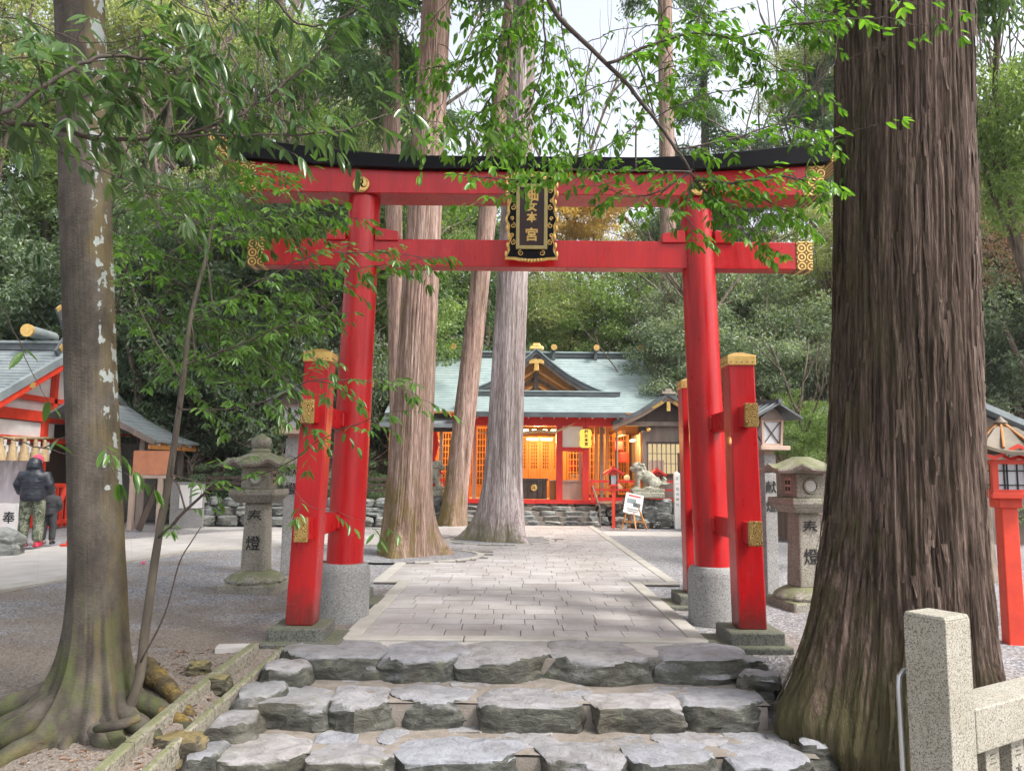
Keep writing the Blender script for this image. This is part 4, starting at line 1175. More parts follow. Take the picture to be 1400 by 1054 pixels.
# ================================================================== THE SHRINE HALL
FZ = .60
DIMOR = mat_simple('brown_back_wall', (0.22, 0.09, 0.03), (0.14, 0.055, 0.02), 3, .8)
HY = 21.0
hall = thing('shrine_hall', 'shrine hall with blue-green copper roofs, red posts and glowing orange interior', 'shrine hall', (.6, 22.5, 0))
def B(name, mat, x0, x1, y0, y1, z0, z1, parent=None, bevel=0):
    return MB().span(x0, x1, y0, y1, z0, z1).build(name, mat, parent or hall, bevel=bevel)
B('floor', WOODP, -3.25, 2.3, 20.95, 25.5, .35, FZ)
B('sill', RED2, -3.25, 2.32, 20.85, 20.95, FZ - .09, FZ + .02)
B('foundation', DARKST, -3.35, 6.0, 21.15, 26, -.1, .35)
B('back_wall', DIMOR, -3.25, 2.3, 25.3, 25.4, FZ, 3.0)
B('side_wall', WOODO, -3.35, -3.25, 21, 25.4, FZ, 3.0)
B('ceiling', WOODO, -3.25, 5.4, 21.2, 25.4, 2.95, 3.0)
# red frame at the front
for x in (-1.22, 1.30, 2.02): B('red_post', RED2, x - .085, x + .085, 20.9, 21.07, FZ, 2.62)
B('lintel', RED2, -1.6, 2.95, 20.88, 21.09, 2.60, 2.84)
B('lintel_cap', RED2, -1.7, 3.0, 20.80, 21.15, 2.85, 2.90)
B('door_rail', RED2, 1.387, 1.933, 20.94, 21.03, 1.92, 2.03)
B('door_panel', WHITEP, 1.39, 1.93, 20.97, 21.0, 2.032, 2.60)
# rafters under the front eave
for k in range(26):
    x = -1.25 + k * .17
    B('rafter_end', WHITEP if k % 2 == 0 else RED2, x - .02, x + .02, 20.42, 20.46, 2.765, 2.80)
B('eave_soffit', RED2, -1.3, 3.05, 20.46, 21.6, 2.90, 2.93)
# inner lattice doors with lit openings behind
INY = 23.3
B('inner_frame', WOODO, .05, .16, INY - .06, INY + .06, FZ, 2.95); B('inner_frame', WOODO, 1.55, 1.66, INY - .06, INY + .06, FZ, 2.95)
B('inner_beam', WOODO, .16, 1.55, INY - .06, INY + .06, 2.30, 2.42); B('inner_beam', WOODO, -3.25, 2.3, INY - .09, INY + .08, 2.72, 2.86)
B('inner_threshold', WOODO, -3.25, 2.3, INY - .1, INY + .1, FZ, FZ + .30)
def lattice(x0, x1, z0, z1, y, nx, nz, mat=WOODO, name='lattice_door', fill=None, parent=None, w=.028, solid=.0):
    d = MB(); d.span(x0, x0 + .05, y - .02, y + .02, z0, z1).span(x1 - .05, x1, y - .02, y + .02, z0, z1).span(x0 + .05, x1 - .05, y - .02, y + .02, z0, z0 + .06).span(x0 + .05, x1 - .05, y - .02, y + .02, z1 - .05, z1)
    if solid: d.span(x0 + .05, x1 - .05, y - .01, y + .01, z0 + .06, z0 + solid)
    o = d.build(name, mat, parent or hall)
    zz = z0 + (solid or .06)
    m = MB()
    for i in range(1, nx): m.span(x0 + (x1 - x0) * i / nx - w / 2, x0 + (x1 - x0) * i / nx + w / 2, y - .012, y + .012, zz, z1 - .05)
    for i in range(1, nz): m.span(x0 + .05, x1 - .05, y - .015, y + .015, zz + (z1 - zz) * i / nz - w / 2, zz + (z1 - zz) * i / nz + w / 2)
    m.build('lattice', mat, o)
    if fill: MB().span(x0 + .05, x1 - .05, y + .03, y + .04, zz, z1 - .05).build('pane', fill, o)
    return o
for x0 in (.17, .52, .87, 1.21): lattice(x0, x0 + .335, FZ + .31, 2.29, INY, 5, 8, fill=DIMOR if x0 in (.52, .87) else None, solid=.55)
for x0 in np.arange(-3.2, -.1, .52): lattice(float(x0), float(x0) + .50, FZ + .31, 2.7, INY, 6, 9)
lattice(1.68, 2.26, FZ + .31, 2.7, INY, 6, 9)
# lit lamps: four lanterns and two long tubes
for x in (.42, .66, .96, 1.21): MB().box((x, 22.2, 2.53), (.15, .10, .08)).build('ceiling_lamp', LAMPW, hall, bevel=.02)
for x in (.62, 1.04): MB().box((x, 22.9, 2.32), (.34, .06, .06)).build('tube_lamp', LAMPW, hall)
MB().tube([(-.9, 20.95, 2.42), (-.3, 20.9, 2.36), (.3, 20.88, 2.40), (.75, 20.86, 2.46), (1.15, 20.84, 2.42), (1.45, 20.82, 2.55), (1.72, 20.82, 2.68)], [.02, .035, .045, .045, .04, .03, .008], 10).build('straw_rope', STRAW, hall, smooth=True)
# altar clutter glowing at the back
for x, z, w, h_, c in ((.5, 1.45, .12, .3, WHITEP), (.85, 1.4, .3, .12, RED2), (1.2, 1.5, .12, .3, WHITEP), (1.85, 1.55, .25, .3, RED2), (1.95, 1.2, .3, .2, WHITEP)):
    B('altar_cloth', c, x - w / 2, x + w / 2, INY + .5, INY + .55, z - h_ / 2, z + h_ / 2)
# counters
B('counter', WOODO, 1.05, 1.29, 21.10, 21.2, FZ, 1.10); B('counter_top', WOODP, 1.05, 1.29, 21.05, 21.25, 1.10, 1.14)
for k in range(5): B('counter_board', WOODP, 1.39, 1.93, 21.10, 21.13, FZ + .02 + k * .095, FZ + .11 + k * .095)
B('counter_top', WOODP, 1.39, 1.93, 21.05, 21.25, 1.10, 1.14)
B('door_side', WOODP, 1.85, 1.93, 21.14, 21.2, 1.14, 1.92)
# columns with red drapes on the left
for x in (-3.0, -2.35, -1.95, -1.02, -.92 + .35): B('column', WOODP, x - .05, x + .05, 21.3, 21.4, FZ, 2.75)
for x in (-2.75, -2.15, -1.6): MB().tube([(x, 21.6, 2.5), (x + .04, 21.6, 2.1), (x - .03, 21.62, 1.7), (x, 21.6, 1.3)], [.05, .11, .06, .10], 8).build('red_drape', RED2, hall, smooth=True)
# right-hand gallery, open and lit
B('gallery_floor', WOODP, 2.3, 5.4, 21.0, 25.5, .45, FZ)
B('gallery_back', DIMOR, 2.3, 3.9, 23.6, 23.7, FZ, 2.95)
for x, m_ in ((2.32, WOODO), (2.47, WOODG), (2.62, WOODO)): B('column', m_, x - .045, x + .045, 21.1, 21.2, FZ, 2.72)
for x0 in (2.3, 2.72, 3.14): lattice(x0, x0 + .40, FZ + .1, 2.5, 23.2, 5, 9)
MB().tube([(2.84, 20.75, .62), (2.84, 20.75, 2.72)], .028, 8).build('drain_pipe', WOODG, hall)
for x, z in ((3.15, 2.15), (3.3, 1.8)): MB().box((x, 22.6, z), (.28, .1, .30)).build('red_drape', RED2, hall, bevel=.03)
for k, (x, z, c) in enumerate(((2.95, 1.15, RED2), (3.12, 1.05, WOODO), (3.25, 1.2, WHITEP), (3.35, 1.0, WOODO), (3.05, .95, WHITEP))):
    MB().ell((x, 21.7, z), (.09, .07, .10), 10, 6).build('offering_bundle', c, hall, smooth=True)
# roofs --------------------------------------------------------------
def roof_plane(name, e0, e1, r0, r1, mat, parent=None, rows=12, th=.09, sag=.10, step=.014):
    """stepped copper courses from the eave line e0-e1 up to the ridge line r0-r1"""
    e0, e1, r0, r1 = map(Vector, (e0, e1, r0, r1)); m = MB()
    for i in range(rows):
        def P(t, k):
            p = (e0 if k == 0 else e1).lerp(r0 if k == 0 else r1, t); return p - Vector((0, 0, sag * 4 * t * (1 - t)))
        a, b, c, d = P(i / rows, 0), P(i / rows, 1), P((i + 1) / rows, 1), P((i + 1) / rows, 0)
        up = Vector((0, 0, step)); dn = Vector((0, 0, -th))
        vs = [a + up, b + up, c, d, a + dn, b + dn, c + dn, d + dn]
        m.add(vs, [(0, 1, 2, 3), (7, 6, 5, 4), (0, 4, 5, 1), (1, 5, 6, 2), (2, 6, 7, 3), (3, 7, 4, 0)])
    return m.build(name, mat, parent or hall)
# main roof
roof_plane('main_roof', (-3.6, 21.7, 2.98), (4.55, 21.7, 2.98), (-3.4, 25.0, 5.12), (4.25, 25.0, 5.12), COPPER, rows=24)
roof_plane('main_roof_back', (4.55, 28.3, 2.98), (-3.6, 28.3, 2.98), (4.25, 25.02, 5.12), (-3.4, 25.02, 5.12), COPPER, rows=8)
B('ridge', DARKROOF, -3.4, 4.25, 24.86, 25.14, 5.08, 5.22); B('ridge_cap', COPPER, -3.45, 4.3, 24.82, 25.18, 5.221, 5.27)
B('eave_edge', DARKROOF, -3.6, -1.25, 21.64, 21.70, 2.86, 2.97)
for x in (-3.2, -2.6, -1.9, -1.1, 1.35, 2.72, 4.15):
    r_ = MB().tube([(x, 24.55, 5.36), (x, 25.45, 5.36)], .085, 14).build('ridge_log', DARKROOF, hall, smooth='auto')
    MB().tube([(x, 24.50, 5.36), (x, 24.56, 5.36)], .098, 14).build('gilt_end', GOLDP, r_, smooth='auto')
    MB().span(x - .05, x + .05, 24.78, 24.81, 4.98, 5.28).build('gilt_strap', DARKROOF, r_)
# grey lower roof on the left front
roof_plane('lower_roof', (-3.6, 20.85, 2.62), (-1.28, 20.85, 2.62), (-3.6, 21.7, 2.87), (-1.28, 21.7, 2.87), GREYROOF, rows=5, sag=.01)
B('lower_beam', WOODD, -3.4, -1.32, 21.0, 21.1, 2.42, 2.55)
# front canopy
roof_plane('canopy_roof', (-1.30, 20.35, 2.90), (3.02, 20.35, 2.90), (-1.24, 21.85, 3.52), (2.98, 21.85, 3.52), COPPER, rows=10, th=.06, sag=.03)
B('canopy_edge', DARKROOF, -1.31, 3.03, 20.30, 20.36, 2.80, 2.93)
B('canopy_ridge', DARKROOF, -1.35, 3.08, 21.74, 21.96, 3.51, 3.62); B('ridge_cap', COPPER, -1.38, 3.12, 21.72, 21.98, 3.621, 3.655)
# pediment gable with carved timber and gilt pendant
gx, gy = .70, 22.0
gb = MB().prism([(gx - 1.35, gy + .25, 3.60), (gx + 1.35, gy + .25, 3.60), (gx, gy + .25, 4.62)], (0, .05, 0)).build('gable_wall', WOODO, hall)
for s in (-1, 1):
    L = [];
    for k in range(9):
        t = k / 8; L.append((gx + s * 1.95 * (1 - t), 3.60 + 1.22 * t - .16 * math.sin(math.pi * t)))
    for nm, mt, dy, dz, wd in (('bargeboard', WOODG, 0, -.20, .16), ('verge', DARKROOF, -.06, -.075, .13)):
        poly = [(a, gy + dy, b + dz) for a, b in L] + [(a, gy + dy, b + dz + wd) for a, b in L[::-1]]
        MB().prism(poly, (0, .08, 0)).build(nm, mt, hall)
    poly = [(a, gy - .1, b + .056) for a, b in L] + [(a, gy - .1, b + .085) for a, b in L[::-1]]
    MB().prism(poly, (0, 1.6, 0)).build('gable_roof', COPPER, hall)
    for q in range(3):
        x0 = gx + s * (.25 + .32 * q)
        MB().bar((gx + s * (1.05 - .3 * q), gy + .18, 3.62), (gx, gy + .18, 4.30 - .22 * q), .05, .07).build('gable_strut', WOODD if q == 1 else WOODO, hall)
MB().box((gx, gy + .15, 3.92), (.14, .08, .62)).build('king_post', WOODD, hall)
for a, b, c, d in ((0, 4.52, .42, .12), (0, 4.36, .16, .22), (-.17, 4.50, .10, .10), (.17, 4.50, .10, .10)):
    MB().box((gx + a, gy - .08, b), (c, .03, d), taper=.7).build('gilt_pendant', GOLDP, hall, bevel=.01)
MB().box((gx, gy + .1, 4.93), (.44, .35, .10), taper=.8).build('gable_cap', GOLDP, hall, bevel=.02)
MB().box((gx, gy + .1, 5.02), (.26, .3, .10), taper=.7).build('gable_cap_top', GOLDP, hall, bevel=.02)

# lamps that light the hall
def point(loc, e, r_=.12, col=(1.0, .60, .22)):
    d = bpy.data.lights.new('hall_lamp', 'POINT'); d.energy = e; d.color = col; d.shadow_soft_size = r_
    o = bpy.data.objects.new('hall_lamp', d); COL.objects.link(o); o.location = loc
for l_, e in (((.8, 22.3, 2.3), 42), ((.8, 24.2, 2.1), 26), ((-1.6, 22.3, 2.2), 38), ((-2.8, 22.4, 2.2), 22), ((2.0, 22.2, 2.3), 28), ((3.2, 22.0, 2.3), 32), ((3.35, 21.0, 2.0), 16)): point(l_, e)

# ---- things at the hall
ob = thing('offering_box', 'dark brown offering box with a round gilt crest inside the shrine hall', 'offering box', (.62, 21.25, FZ))
MB().span(.28, .97, 20.98, 21.35, FZ + .03, 1.12).build('box_body', WOODD, ob)
MB().span(.25, 1.0, 20.95, 21.38, 1.12, 1.18).build('box_lid', WOODD, ob)
for x in (.36, .49, .75, .89): MB().span(x - .02, x + .02, 20.955, 20.978, FZ + .03, 1.115).build('batten', WOODD, ob)
crest((.62, 20.972, .93), .085, ob)
pl = thing('paper_lantern', 'glowing yellow paper lantern lettered in black hanging at the right red post of the hall', 'paper lantern', (1.98, 20.55, 2.25))
MB().lathe((1.98, 20.55, 2.0), [(.08, 0), (.145, .03), (.165, .10), (.155, .2), (.148, .25), (.155, .30), (.165, .40), (.145, .47), (.08, .50)], 20).build('lantern_paper', LYEL, pl, smooth='auto')
for z in (1.985, 2.505): MB().lathe((1.98, 20.55, z - .01), [(.085, 0), (.085, .025)], 16).build('lantern_ring', INK, pl)
MB().tube([(1.98, 20.55, 2.52), (1.98, 20.55, 2.80)], .008, 6).build('cord', INK, pl)
for i, c in enumerate('鈿女本宮'):
    textmesh('lettering', c, .10, INK, pl, Matrix.Translation((1.98, 20.375, 2.42 - i * .11)) @ Matrix.Rotation(R(90), 4, 'X'), .001, .004)
hp = MB().tube([(2.12, 20.75, 1.15), (2.16, 20.6, 1.0), (2.22, 20.2, .70), (2.27, 19.85, .45), (2.28, 19.82, -.05)], .022, 8)
tagset(hp.build('step_handrail', WOODG, smooth='auto'), 'dark slender handrail at the right end of the steps up to the shrine hall', 'handrail')

# steps up to the hall, each rough stone a part
hs_ = thing('hall_steps', 'grey rough stone steps climbing to the red sill of the shrine hall', 'steps', (.6, 20.2, 0))
for r_ in range(5):
    z = .10 + r_ * .115; y = 19.95 + r_ * .24; x = -1.3
    MB().span(-1.3, 2.25, y + .05, 21.0, -.1 if r_ == 0 else z - .13, z - .02).build('mortar_core', MORTAR, hs_)
    rr = random.Random(r_ + 50)
    while x < 2.2:
        w = rr.uniform(.38, .68)
        if x + w > 2.1: w = 2.3 - x
        sd += 1
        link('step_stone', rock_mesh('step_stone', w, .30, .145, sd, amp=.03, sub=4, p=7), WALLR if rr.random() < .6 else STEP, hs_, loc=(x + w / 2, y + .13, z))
        x += w + .01
rw = thing('retaining_wall', 'low dry-stone retaining wall of grey rocks under the red railing of the shrine hall', 'stone wall', (3, 20.7, 0))
rr = random.Random(77)
for (xa, xb, y) in ((2.35, 6.2, 20.75), (-4.6, -1.35, 20.75)):
    for r_, (z0, z1) in enumerate(((0, .20), (.17, .38), (.36, .56))):
        x = xa + rr.uniform(-.1, 0)
        while x < xb:
            w = rr.uniform(.22, .46); sd += 1
            link('wall_stone', rock_mesh('wall_stone', w, .34, (z1 - z0) * 1.12, sd, amp=.06, sub=3, p=4), WALLR, rw, loc=(x + w / 2, y + rr.uniform(-.04, .04) + .05 * r_, z1))
            x += w * .97
    MB().span(xa, xb, y + .1, 21.2, -.1, .5).build('wall_core', DARKST, rw)
def railing(label, pts, z0=.60, h_=.52):
    rl = thing('red_railing', label, 'railing', (pts[0][0], pts[0][1], z0))
    for (a, b) in zip(pts[:-1], pts[1:]):
        a = Vector((*a, 0)); b = Vector((*b, 0)); L_ = (b - a).length
        for z, w in ((z0 + .05, .09), (z0 + .30, .045), (z0 + h_, .06)):
            MB().bar(a + Vector((0, 0, z)), b + Vector((0, 0, z)), .06, w).build('rail', RED2, rl)
        n = max(1, round(L_ / .55))
        for k in range(n + 1):
            p = a.lerp(b, k / n); MB().span(p.x - .032, p.x + .032, p.y - .035, p.y + .035, z0 - .03, z0 + h_ + (.06 if k in (0, n) else -.03)).build('railing_post', RED2, rl)
    return rl
railing('red wooden railing on the stone wall right of the hall steps', [(2.15, 20.62), (3.35, 20.62), (5.9, 20.62)])
railing('red wooden railing left of the hall, seen between the cedar trunks', [(-4.4, 20.72), (-1.25, 20.72)])

# small gabled building on the right
ox = thing('gabled_office', 'small grey timber building with dark gabled roof and lit window right of the hall', 'building', (4.2, 21.5, 0))
def BO(name, mat, x0, x1, y0, y1, z0, z1, **k): return MB().span(x0, x1, y0, y1, z0, z1).build(name, mat, ox, **k)
OC = 4.22; oy = 20.95
BO('base', DARKST, 3.55, 5.6, 21.22, 24, .3, .62)
BO('wall', WOODG, 3.62, 3.72, oy + .03, 24, .62, 2.45); BO('corner_post', WOODG, 3.56, 3.68, oy - .03, oy + .09, .62, 2.5); BO('corner_post', WOODG, 4.86, 4.98, oy - .03, oy + .09, .62, 2.5)
BO('lower_wall', WOODG, 3.68, 4.86, oy, oy + .05, .62, 1.28); BO('window_sill', WOODD, 3.66, 4.88, oy - .05, oy + .08, 1.28, 1.34)
BO('upper_wall', WOODG, 3.68, 4.86, oy, oy + .05, 2.20, 2.72); BO('window_head', WOODD, 3.66, 4.88, oy - .04, oy + .07, 2.14, 2.20)
wn_ = BO('window_glass', LAMPY, 3.68, 4.86, oy + .05, oy + .06, 1.34, 2.14)
for k in range(10): MB().span(3.70 + k * .125, 3.722 + k * .125, oy, oy + .03, 1.34, 2.14).build('window_bar', WOODG, wn_)
for z in (1.60, 1.87): MB().span(3.69, 4.85, oy + .03, oy + .045, z, z + .018).build('window_bar', WOODG, wn_)
MB().span(3.75, 4.15, oy + .01, oy + .045, 1.36, 1.70).build('notice', WOODP, wn_)
MB().span(4.52, 4.84, oy - .01, oy + .04, 1.34, 1.9).build('dark_pane', WOODD, wn_)
MB().prism([(OC - 1.0, oy + .02, 2.72), (OC + 1.0, oy + .02, 2.72), (OC, oy + .02, 3.28)], (0, .05, 0)).build('gable_wall', WOODD, ox)
BO('tie_beam', WOODG, OC - 1.1, OC + 1.1, oy - .10, oy - .0, 2.62, 2.74)
for s in (-1, 1):
    L = [(OC + s * 1.50 * (1 - t), 2.62 + .80 * t - .07 * math.sin(math.pi * t)) for t in np.linspace(0, 1, 9)]
    for nm, mt, y0_, y1_, dz, wd in (('bargeboard', WOODP, oy - .30, oy - .24, -.12, .12), ('verge', DARKROOF, oy - .42, oy - .28, -.002, .11), ('roof_slope', DARKROOF, oy - .34, 25.0, .03, .06)):
        poly = [(a, y0_, b + dz) for a, b in L] + [(a, y0_, b + dz + wd) for a, b in L[::-1]]
        MB().prism(poly, (0, y1_ - y0_, 0)).build(nm, mt, ox)
    MB().box((OC + s * .30, oy - .32, 3.18), (.34, .03, .10), rot=Euler((0, s * R(30), 0))).build('gilt_plate', GOLDP, ox)
MB().box((OC, oy - .33, 3.14), (.10, .03, .26)).build('gilt_pendant', GOLDP, ox, bevel=.01)
MB().box((OC, oy - .2, 3.50), (.42, .5, .08), taper=.8).build('ridge_cap', BARKROOF, ox, bevel=.015)
MB().box((OC, oy - .2, 3.58), (.22, .4, .09), taper=.7).build('ridge_cap_top', BARKROOF, ox, bevel=.015)
BO('porch_beam', WOODO, 3.0, 3.1, oy - .1, 23, 2.38, 2.50); BO('porch_post', WOODO, 3.50, 3.57, oy, oy + .08, .62, 2.45)
MB().box((3.35, 21.3, 2.24), (.06, .5, .05)).build('tube_lamp', LAMPW, ox)
MB().ell((3.72, oy - .12, 2.52), (.06, .06, .05), 10, 6).build('bracket_knob', GOLDP, ox, smooth=True)

# garden lanterns on red stems
def garden_lantern(label, loc, sc=1.0):
    g_ = thing('garden_lantern', label, 'lantern', (0, 0, 0))
    MB().box((0, 0, .52), (.075, .075, 1.06)).build('stem', VERM, g_)
    MB().box((0, 0, 1.06), (.22, .22, .04)).build('tray', RED2, g_)
    bx_ = MB().box((0, 0, 1.19), (.13, .13, .22), taper=1.15).build('lamp_box', GLASSD, g_)
    for sx_ in (-1, 1):
        for sy_ in (-1, 1): MB().bar((sx_ * .075, sy_ * .075, 1.08), (sx_ * .085, sy_ * .085, 1.31), .022).build('corner_post', INK, bx_)
    for s in (-1, 1): MB().prism([(0, -.17, 1.52), (s * .26, -.17, 1.36), (s * .25, -.17, 1.31), (0, -.17, 1.45)], (0, .34, 0)).build('roof_slope', RED2, g_)
    MB().prism([(-.14, -.10, 1.32), (.14, -.10, 1.32), (0, -.10, 1.45)], (0, .20, 0)).build('gable', RED2, g_)
    MB().bar((0, -.19, 1.53), (0, .19, 1.53), .03).build('ridge', RED2, g_)
    g_.location = loc; g_.scale = (sc, sc, sc); return g_
gl = garden_lantern('small red roofed lantern on a thin red post, right of the hall steps', (2.58, 19.55, -.02))
copy_tree(gl, (3.83, 20.35, .05), 0, 'small red roofed lantern standing just behind the stone guardian lion', sc=.93)
copy_tree(gl, (-2.02, 20.2, -.02), 0, 'small red roofed lantern half hidden behind the thin leaning cedar', sc=.98)
ws = thing('white_marker_post', 'slim white marker post with dark lettering beside the rear right leg of the gate', 'marker post', (4.14, 19.35, 0))
MB().box((4.14, 19.35, .66), (.14, .14, 1.36)).build('post_body', WHITEP, ws)
MB().box((4.14, 19.35, 1.37), (.14, .14, .06), taper=.1).build('post_tip', WHITEP, ws)
for i in range(6): textmesh('lettering', '正一位大神社'[i] if i < 6 else '', .08, INK, ws, Matrix.Translation((4.14, 19.278, 1.22 - i * .13)) @ Matrix.Rotation(R(90), 4, 'X'), .001, 0)

# easel with a printed board
ea = thing('easel', 'light wooden easel with a white printed board standing on the gravel below the lion', 'easel', (2.95, 18.85, 0))
for a, b in (((2.66, 18.75, 0), (2.93, 18.95, .78)), ((3.27, 18.72, 0), (3.00, 18.95, .80)), ((2.99, 18.6, 0), (2.97, 18.93, .55)), ((2.95, 19.35, 0), (2.97, 18.96, .80))):
    MB().bar(a, b, .032).build('leg', WOODO, ea)
MB().bar((2.72, 18.77, .18), (3.21, 18.75, .18), .03).build('crosspiece', WOODO, ea)
bd = MB().box((2.98, 18.88, .60), (.44, .02, .50), rot=Euler((R(-14), R(12), 0))).build('board', WHITEP, ea)
Mb = Matrix.Translation((2.98, 18.88, .60)) @ Euler((R(-14), R(12), 0)).to_matrix().to_4x4()
for x, z, w, h_, mt in ((0, .19, .30, .035, RED2), (-.06, .06, .22, .12, GREYROOF), (.08, -.02, .18, .10, DARKROOF), (0, -.14, .30, .03, GREYROOF), (0, -.19, .26, .02, WOODG)):
    MB().add([Mb @ Vector((x + a * w / 2, -.0125, z + b * h_ / 2)) for a, b in ((-1, -1), (1, -1), (1, 1), (-1, 1))], [(0, 1, 2, 3)]).build('print', mt, bd, fix=False)

# guardian lion on rocks
def lion(label, loc, rz):
    g_ = thing('guardian_lion', label, 'stone lion', (0, 0, 0))
    m = MB()
    m.ell((.10, 0, .30), (.26, .13, .17), 14, 10, Euler((0, R(28), 0)))        # back rising to the shoulders
    m.ell((.28, 0, .17), (.17, .15, .17), 14, 10)                              # haunch
    m.ell((-.10, 0, .38), (.15, .12, .18), 14, 10)                             # chest
    m.ell((-.17, 0, .57), (.14, .12, .13), 14, 10)                             # head
    m.ell((-.29, 0, .53), (.085, .08, .06), 12, 8); m.ell((-.27, 0, .47), (.06, .065, .03), 10, 6)
    m.ell((-.24, 0, .62), (.06, .09, .04), 10, 6)
    for s in (-1, 1):
        m.tube([(-.12, s * .09, .38), (-.17, s * .10, .22), (-.17, s * .10, .04)], [.075, .055, .05], 10)
        m.ell((-.21, s * .10, .04), (.085, .055, .04), 10, 6)
        m.ell((.24, s * .12, .13), (.14, .06, .12), 12, 8); m.ell((.10, s * .15, .04), (.13, .05, .04), 10, 6)
        m.ell((-.12, s * .10, .66), (.04, .025, .05), 8, 6)
        for k in range(6): m.ell((-.05 + .03 * math.cos(k), s * (.07 + .02 * (k % 2)), .38 + .05 * k), (.045, .045, .04), 8, 6)
    for k in range(5): m.ell((-.02 + .025 * k, 0, .62 - .07 * k), (.06, .07, .05), 8, 6)
    m.tube([(.40, 0, .12), (.50, 0, .16), (.55, 0, .26), (.50, 0, .34)], [.06, .07, .06, .02], 10)
    for k in range(3): m.tube([(.42, (k - 1) * .05, .14), (.55, (k - 1) * .07, .13), (.66, (k - 1) * .08, .17)], [.05, .045, .01], 8)
    m.box((.08, 0, -.02), (.86, .36, .08))
    o = m.build('lion_body', LIONST, g_)
    r_ = o.modifiers.new('remesh', 'REMESH'); r_.mode = 'VOXEL'; r_.voxel_size = .016
    sm = o.modifiers.new('smooth', 'SMOOTH'); sm.iterations = 2; sm.factor = .5
    MB().box((.08, 0, -.14), (.82, .46, .16)).build('carved_block', LIONST, g_, bevel=.03)
    for s in (-1, 1):
        MB().ell((-.275, s * .055, .585), (.02, .014, .018), 8, 6).build('eye', LIONST, g_)
    g_.location = loc; g_.rotation_euler = (0, 0, rz); return g_
ln = lion('mossy stone guardian lion facing left on the rock pedestal right of the hall steps', (3.42, 19.95, .93), 0)
copy_tree(ln, (-2.08, 20.1, .93), R(180), 'stone guardian lion seen between the two left cedars, facing right')
def rock_pile(label, cx, cy, spec, name='rock_pedestal'):
    global sd
    rp_ = thing(name, label, 'rock pedestal', (cx, cy, 0))
    for x, y_, w, d, z, h_ in spec:
        sd += 1
        link('rock', rock_mesh('rock', w, d, h_, sd, amp=.09, sub=5, p=4), WALLR, rp_, loc=(cx + x, cy + y_, z))
rock_pile('pile of big grey boulders that carries the right guardian lion', 3.45, 19.95, ((-.34, -.05, .50, .5, .40, .42), (.12, -.1, .46, .45, .52, .55), (.45, 0, .5, .5, .70, .40), (-.05, .1, .5, .5, .70, .35), (-.38, .05, .4, .5, .70, .30), (.40, -.22, .52, .45, .36, .40), (-.12, -.35, .40, .3, .20, .24), (.78, -.15, .42, .35, .18, .22), (.20, -.38, .25, .2, .14, .18), (-.62, -.1, .3, .4, .24, .3), (.1, .15, 1.0, .6, .68, .7)))
rock_pile('pile of grey boulders that carries the left guardian lion, beside the thin cedar', -2.05, 20.05, ((-.25, 0, .5, .5, .70, .4), (.22, 0, .5, .5, .72, .45), (-.1, -.15, .5, .4, .45, .45), (.28, -.2, .45, .4, .33, .36), (0, .15, .9, .5, .68, .7), (-.4, -.1, .4, .4, .3, .32)))

# roof beyond the right lantern
rb = thing('low_outbuilding', 'low outbuilding with grey roof sloping up to the right behind the right stone lantern', 'building', (7.5, 16.8, 0))
roof_plane('roof_slope', (5.35, 15.6, 1.98), (5.35, 20, 1.98), (8.6, 15.6, 3.35), (8.6, 20, 3.35), GREYROOF, rb, rows=14, sag=.08, th=.12)
roof_plane('roof_slope', (11.8, 20, 1.98), (11.8, 15.6, 1.98), (8.62, 20, 3.35), (8.62, 15.6, 3.35), GREYROOF, rb, rows=6, sag=.08, th=.12)
for a, b in (((5.3, 15.56, 1.94), (8.62, 15.56, 3.33)),): MB().bar(a, b, .06, .16).build('verge_board', DARKROOF, rb)
MB().prism([(5.9, 15.9, -.05), (11.2, 15.9, -.05), (11.2, 15.9, 2.0), (8.6, 15.9, 3.1), (5.9, 15.9, 2.0)], (0, 3.9, 0)).build('wall', WOODG, rb)
for k in range(12): MB().span(5.7, 8.0, 15.86, 15.89, .1 + k * .15, .225 + k * .15).build('wall_board', WOODG if k % 3 else WOODP, rb)

# ================================================================== LEFT SIDE OF THE PLAZA
lb = thing('red_pavilion', 'vermilion shrine pavilion with grey ribbed roof, straw tassels and white valance at the left edge', 'pavilion', (-10.6, 18, 0))
GXr = -10.6
apex = Vector((GXr, 18.5, 4.20)); nearE = Vector((GXr, 15.0, 2.45)); farE = Vector((GXr, 22.0, 2.45))
roof_plane('roof_slope', (-17, 15.0, 2.45), (GXr, 15.0, 2.45), (-17, 18.5, 4.20), (GXr, 18.5, 4.20), GREYROOF, lb, rows=22, sag=.12, th=.06, step=.03)
roof_plane('roof_slope', (GXr, 22.0, 2.45), (-17, 22.0, 2.45), (GXr, 18.52, 4.20), (-17, 18.52, 4.20), GREYROOF, lb, rows=10, sag=.12, th=.06)
MB().span(-17, GXr + .05, 18.38, 18.62, 4.18, 4.34).build('ridge', DARKROOF, lb); MB().span(-17, GXr + .1, 18.34, 18.66, 4.341, 4.40).build('ridge_cap', GREYROOF, lb)
for e in (nearE, farE):
    MB().bar(e + Vector((.05, 0, -.02)), apex + Vector((.05, 0, -.0)), .10, .17).build('verge', GREYROOF, lb)
    MB().bar(e + Vector((.03, 0, -.19)), apex + Vector((.03, 0, -.17)), .08, .16).build('bargeboard', VERM, lb)
    MB().bar(e + Vector((-.25, 0, -.20)), apex + Vector((-.25, 0, -.18)), .30, .05).build('soffit', WHITEP, lb)
    for k in range(9):
        p = e.lerp(apex, (k + .5) / 9); MB().box((p.x - .25, p.y, p.z - .25), (.46, .06, .06)).build('purlin_end', VERM, lb)
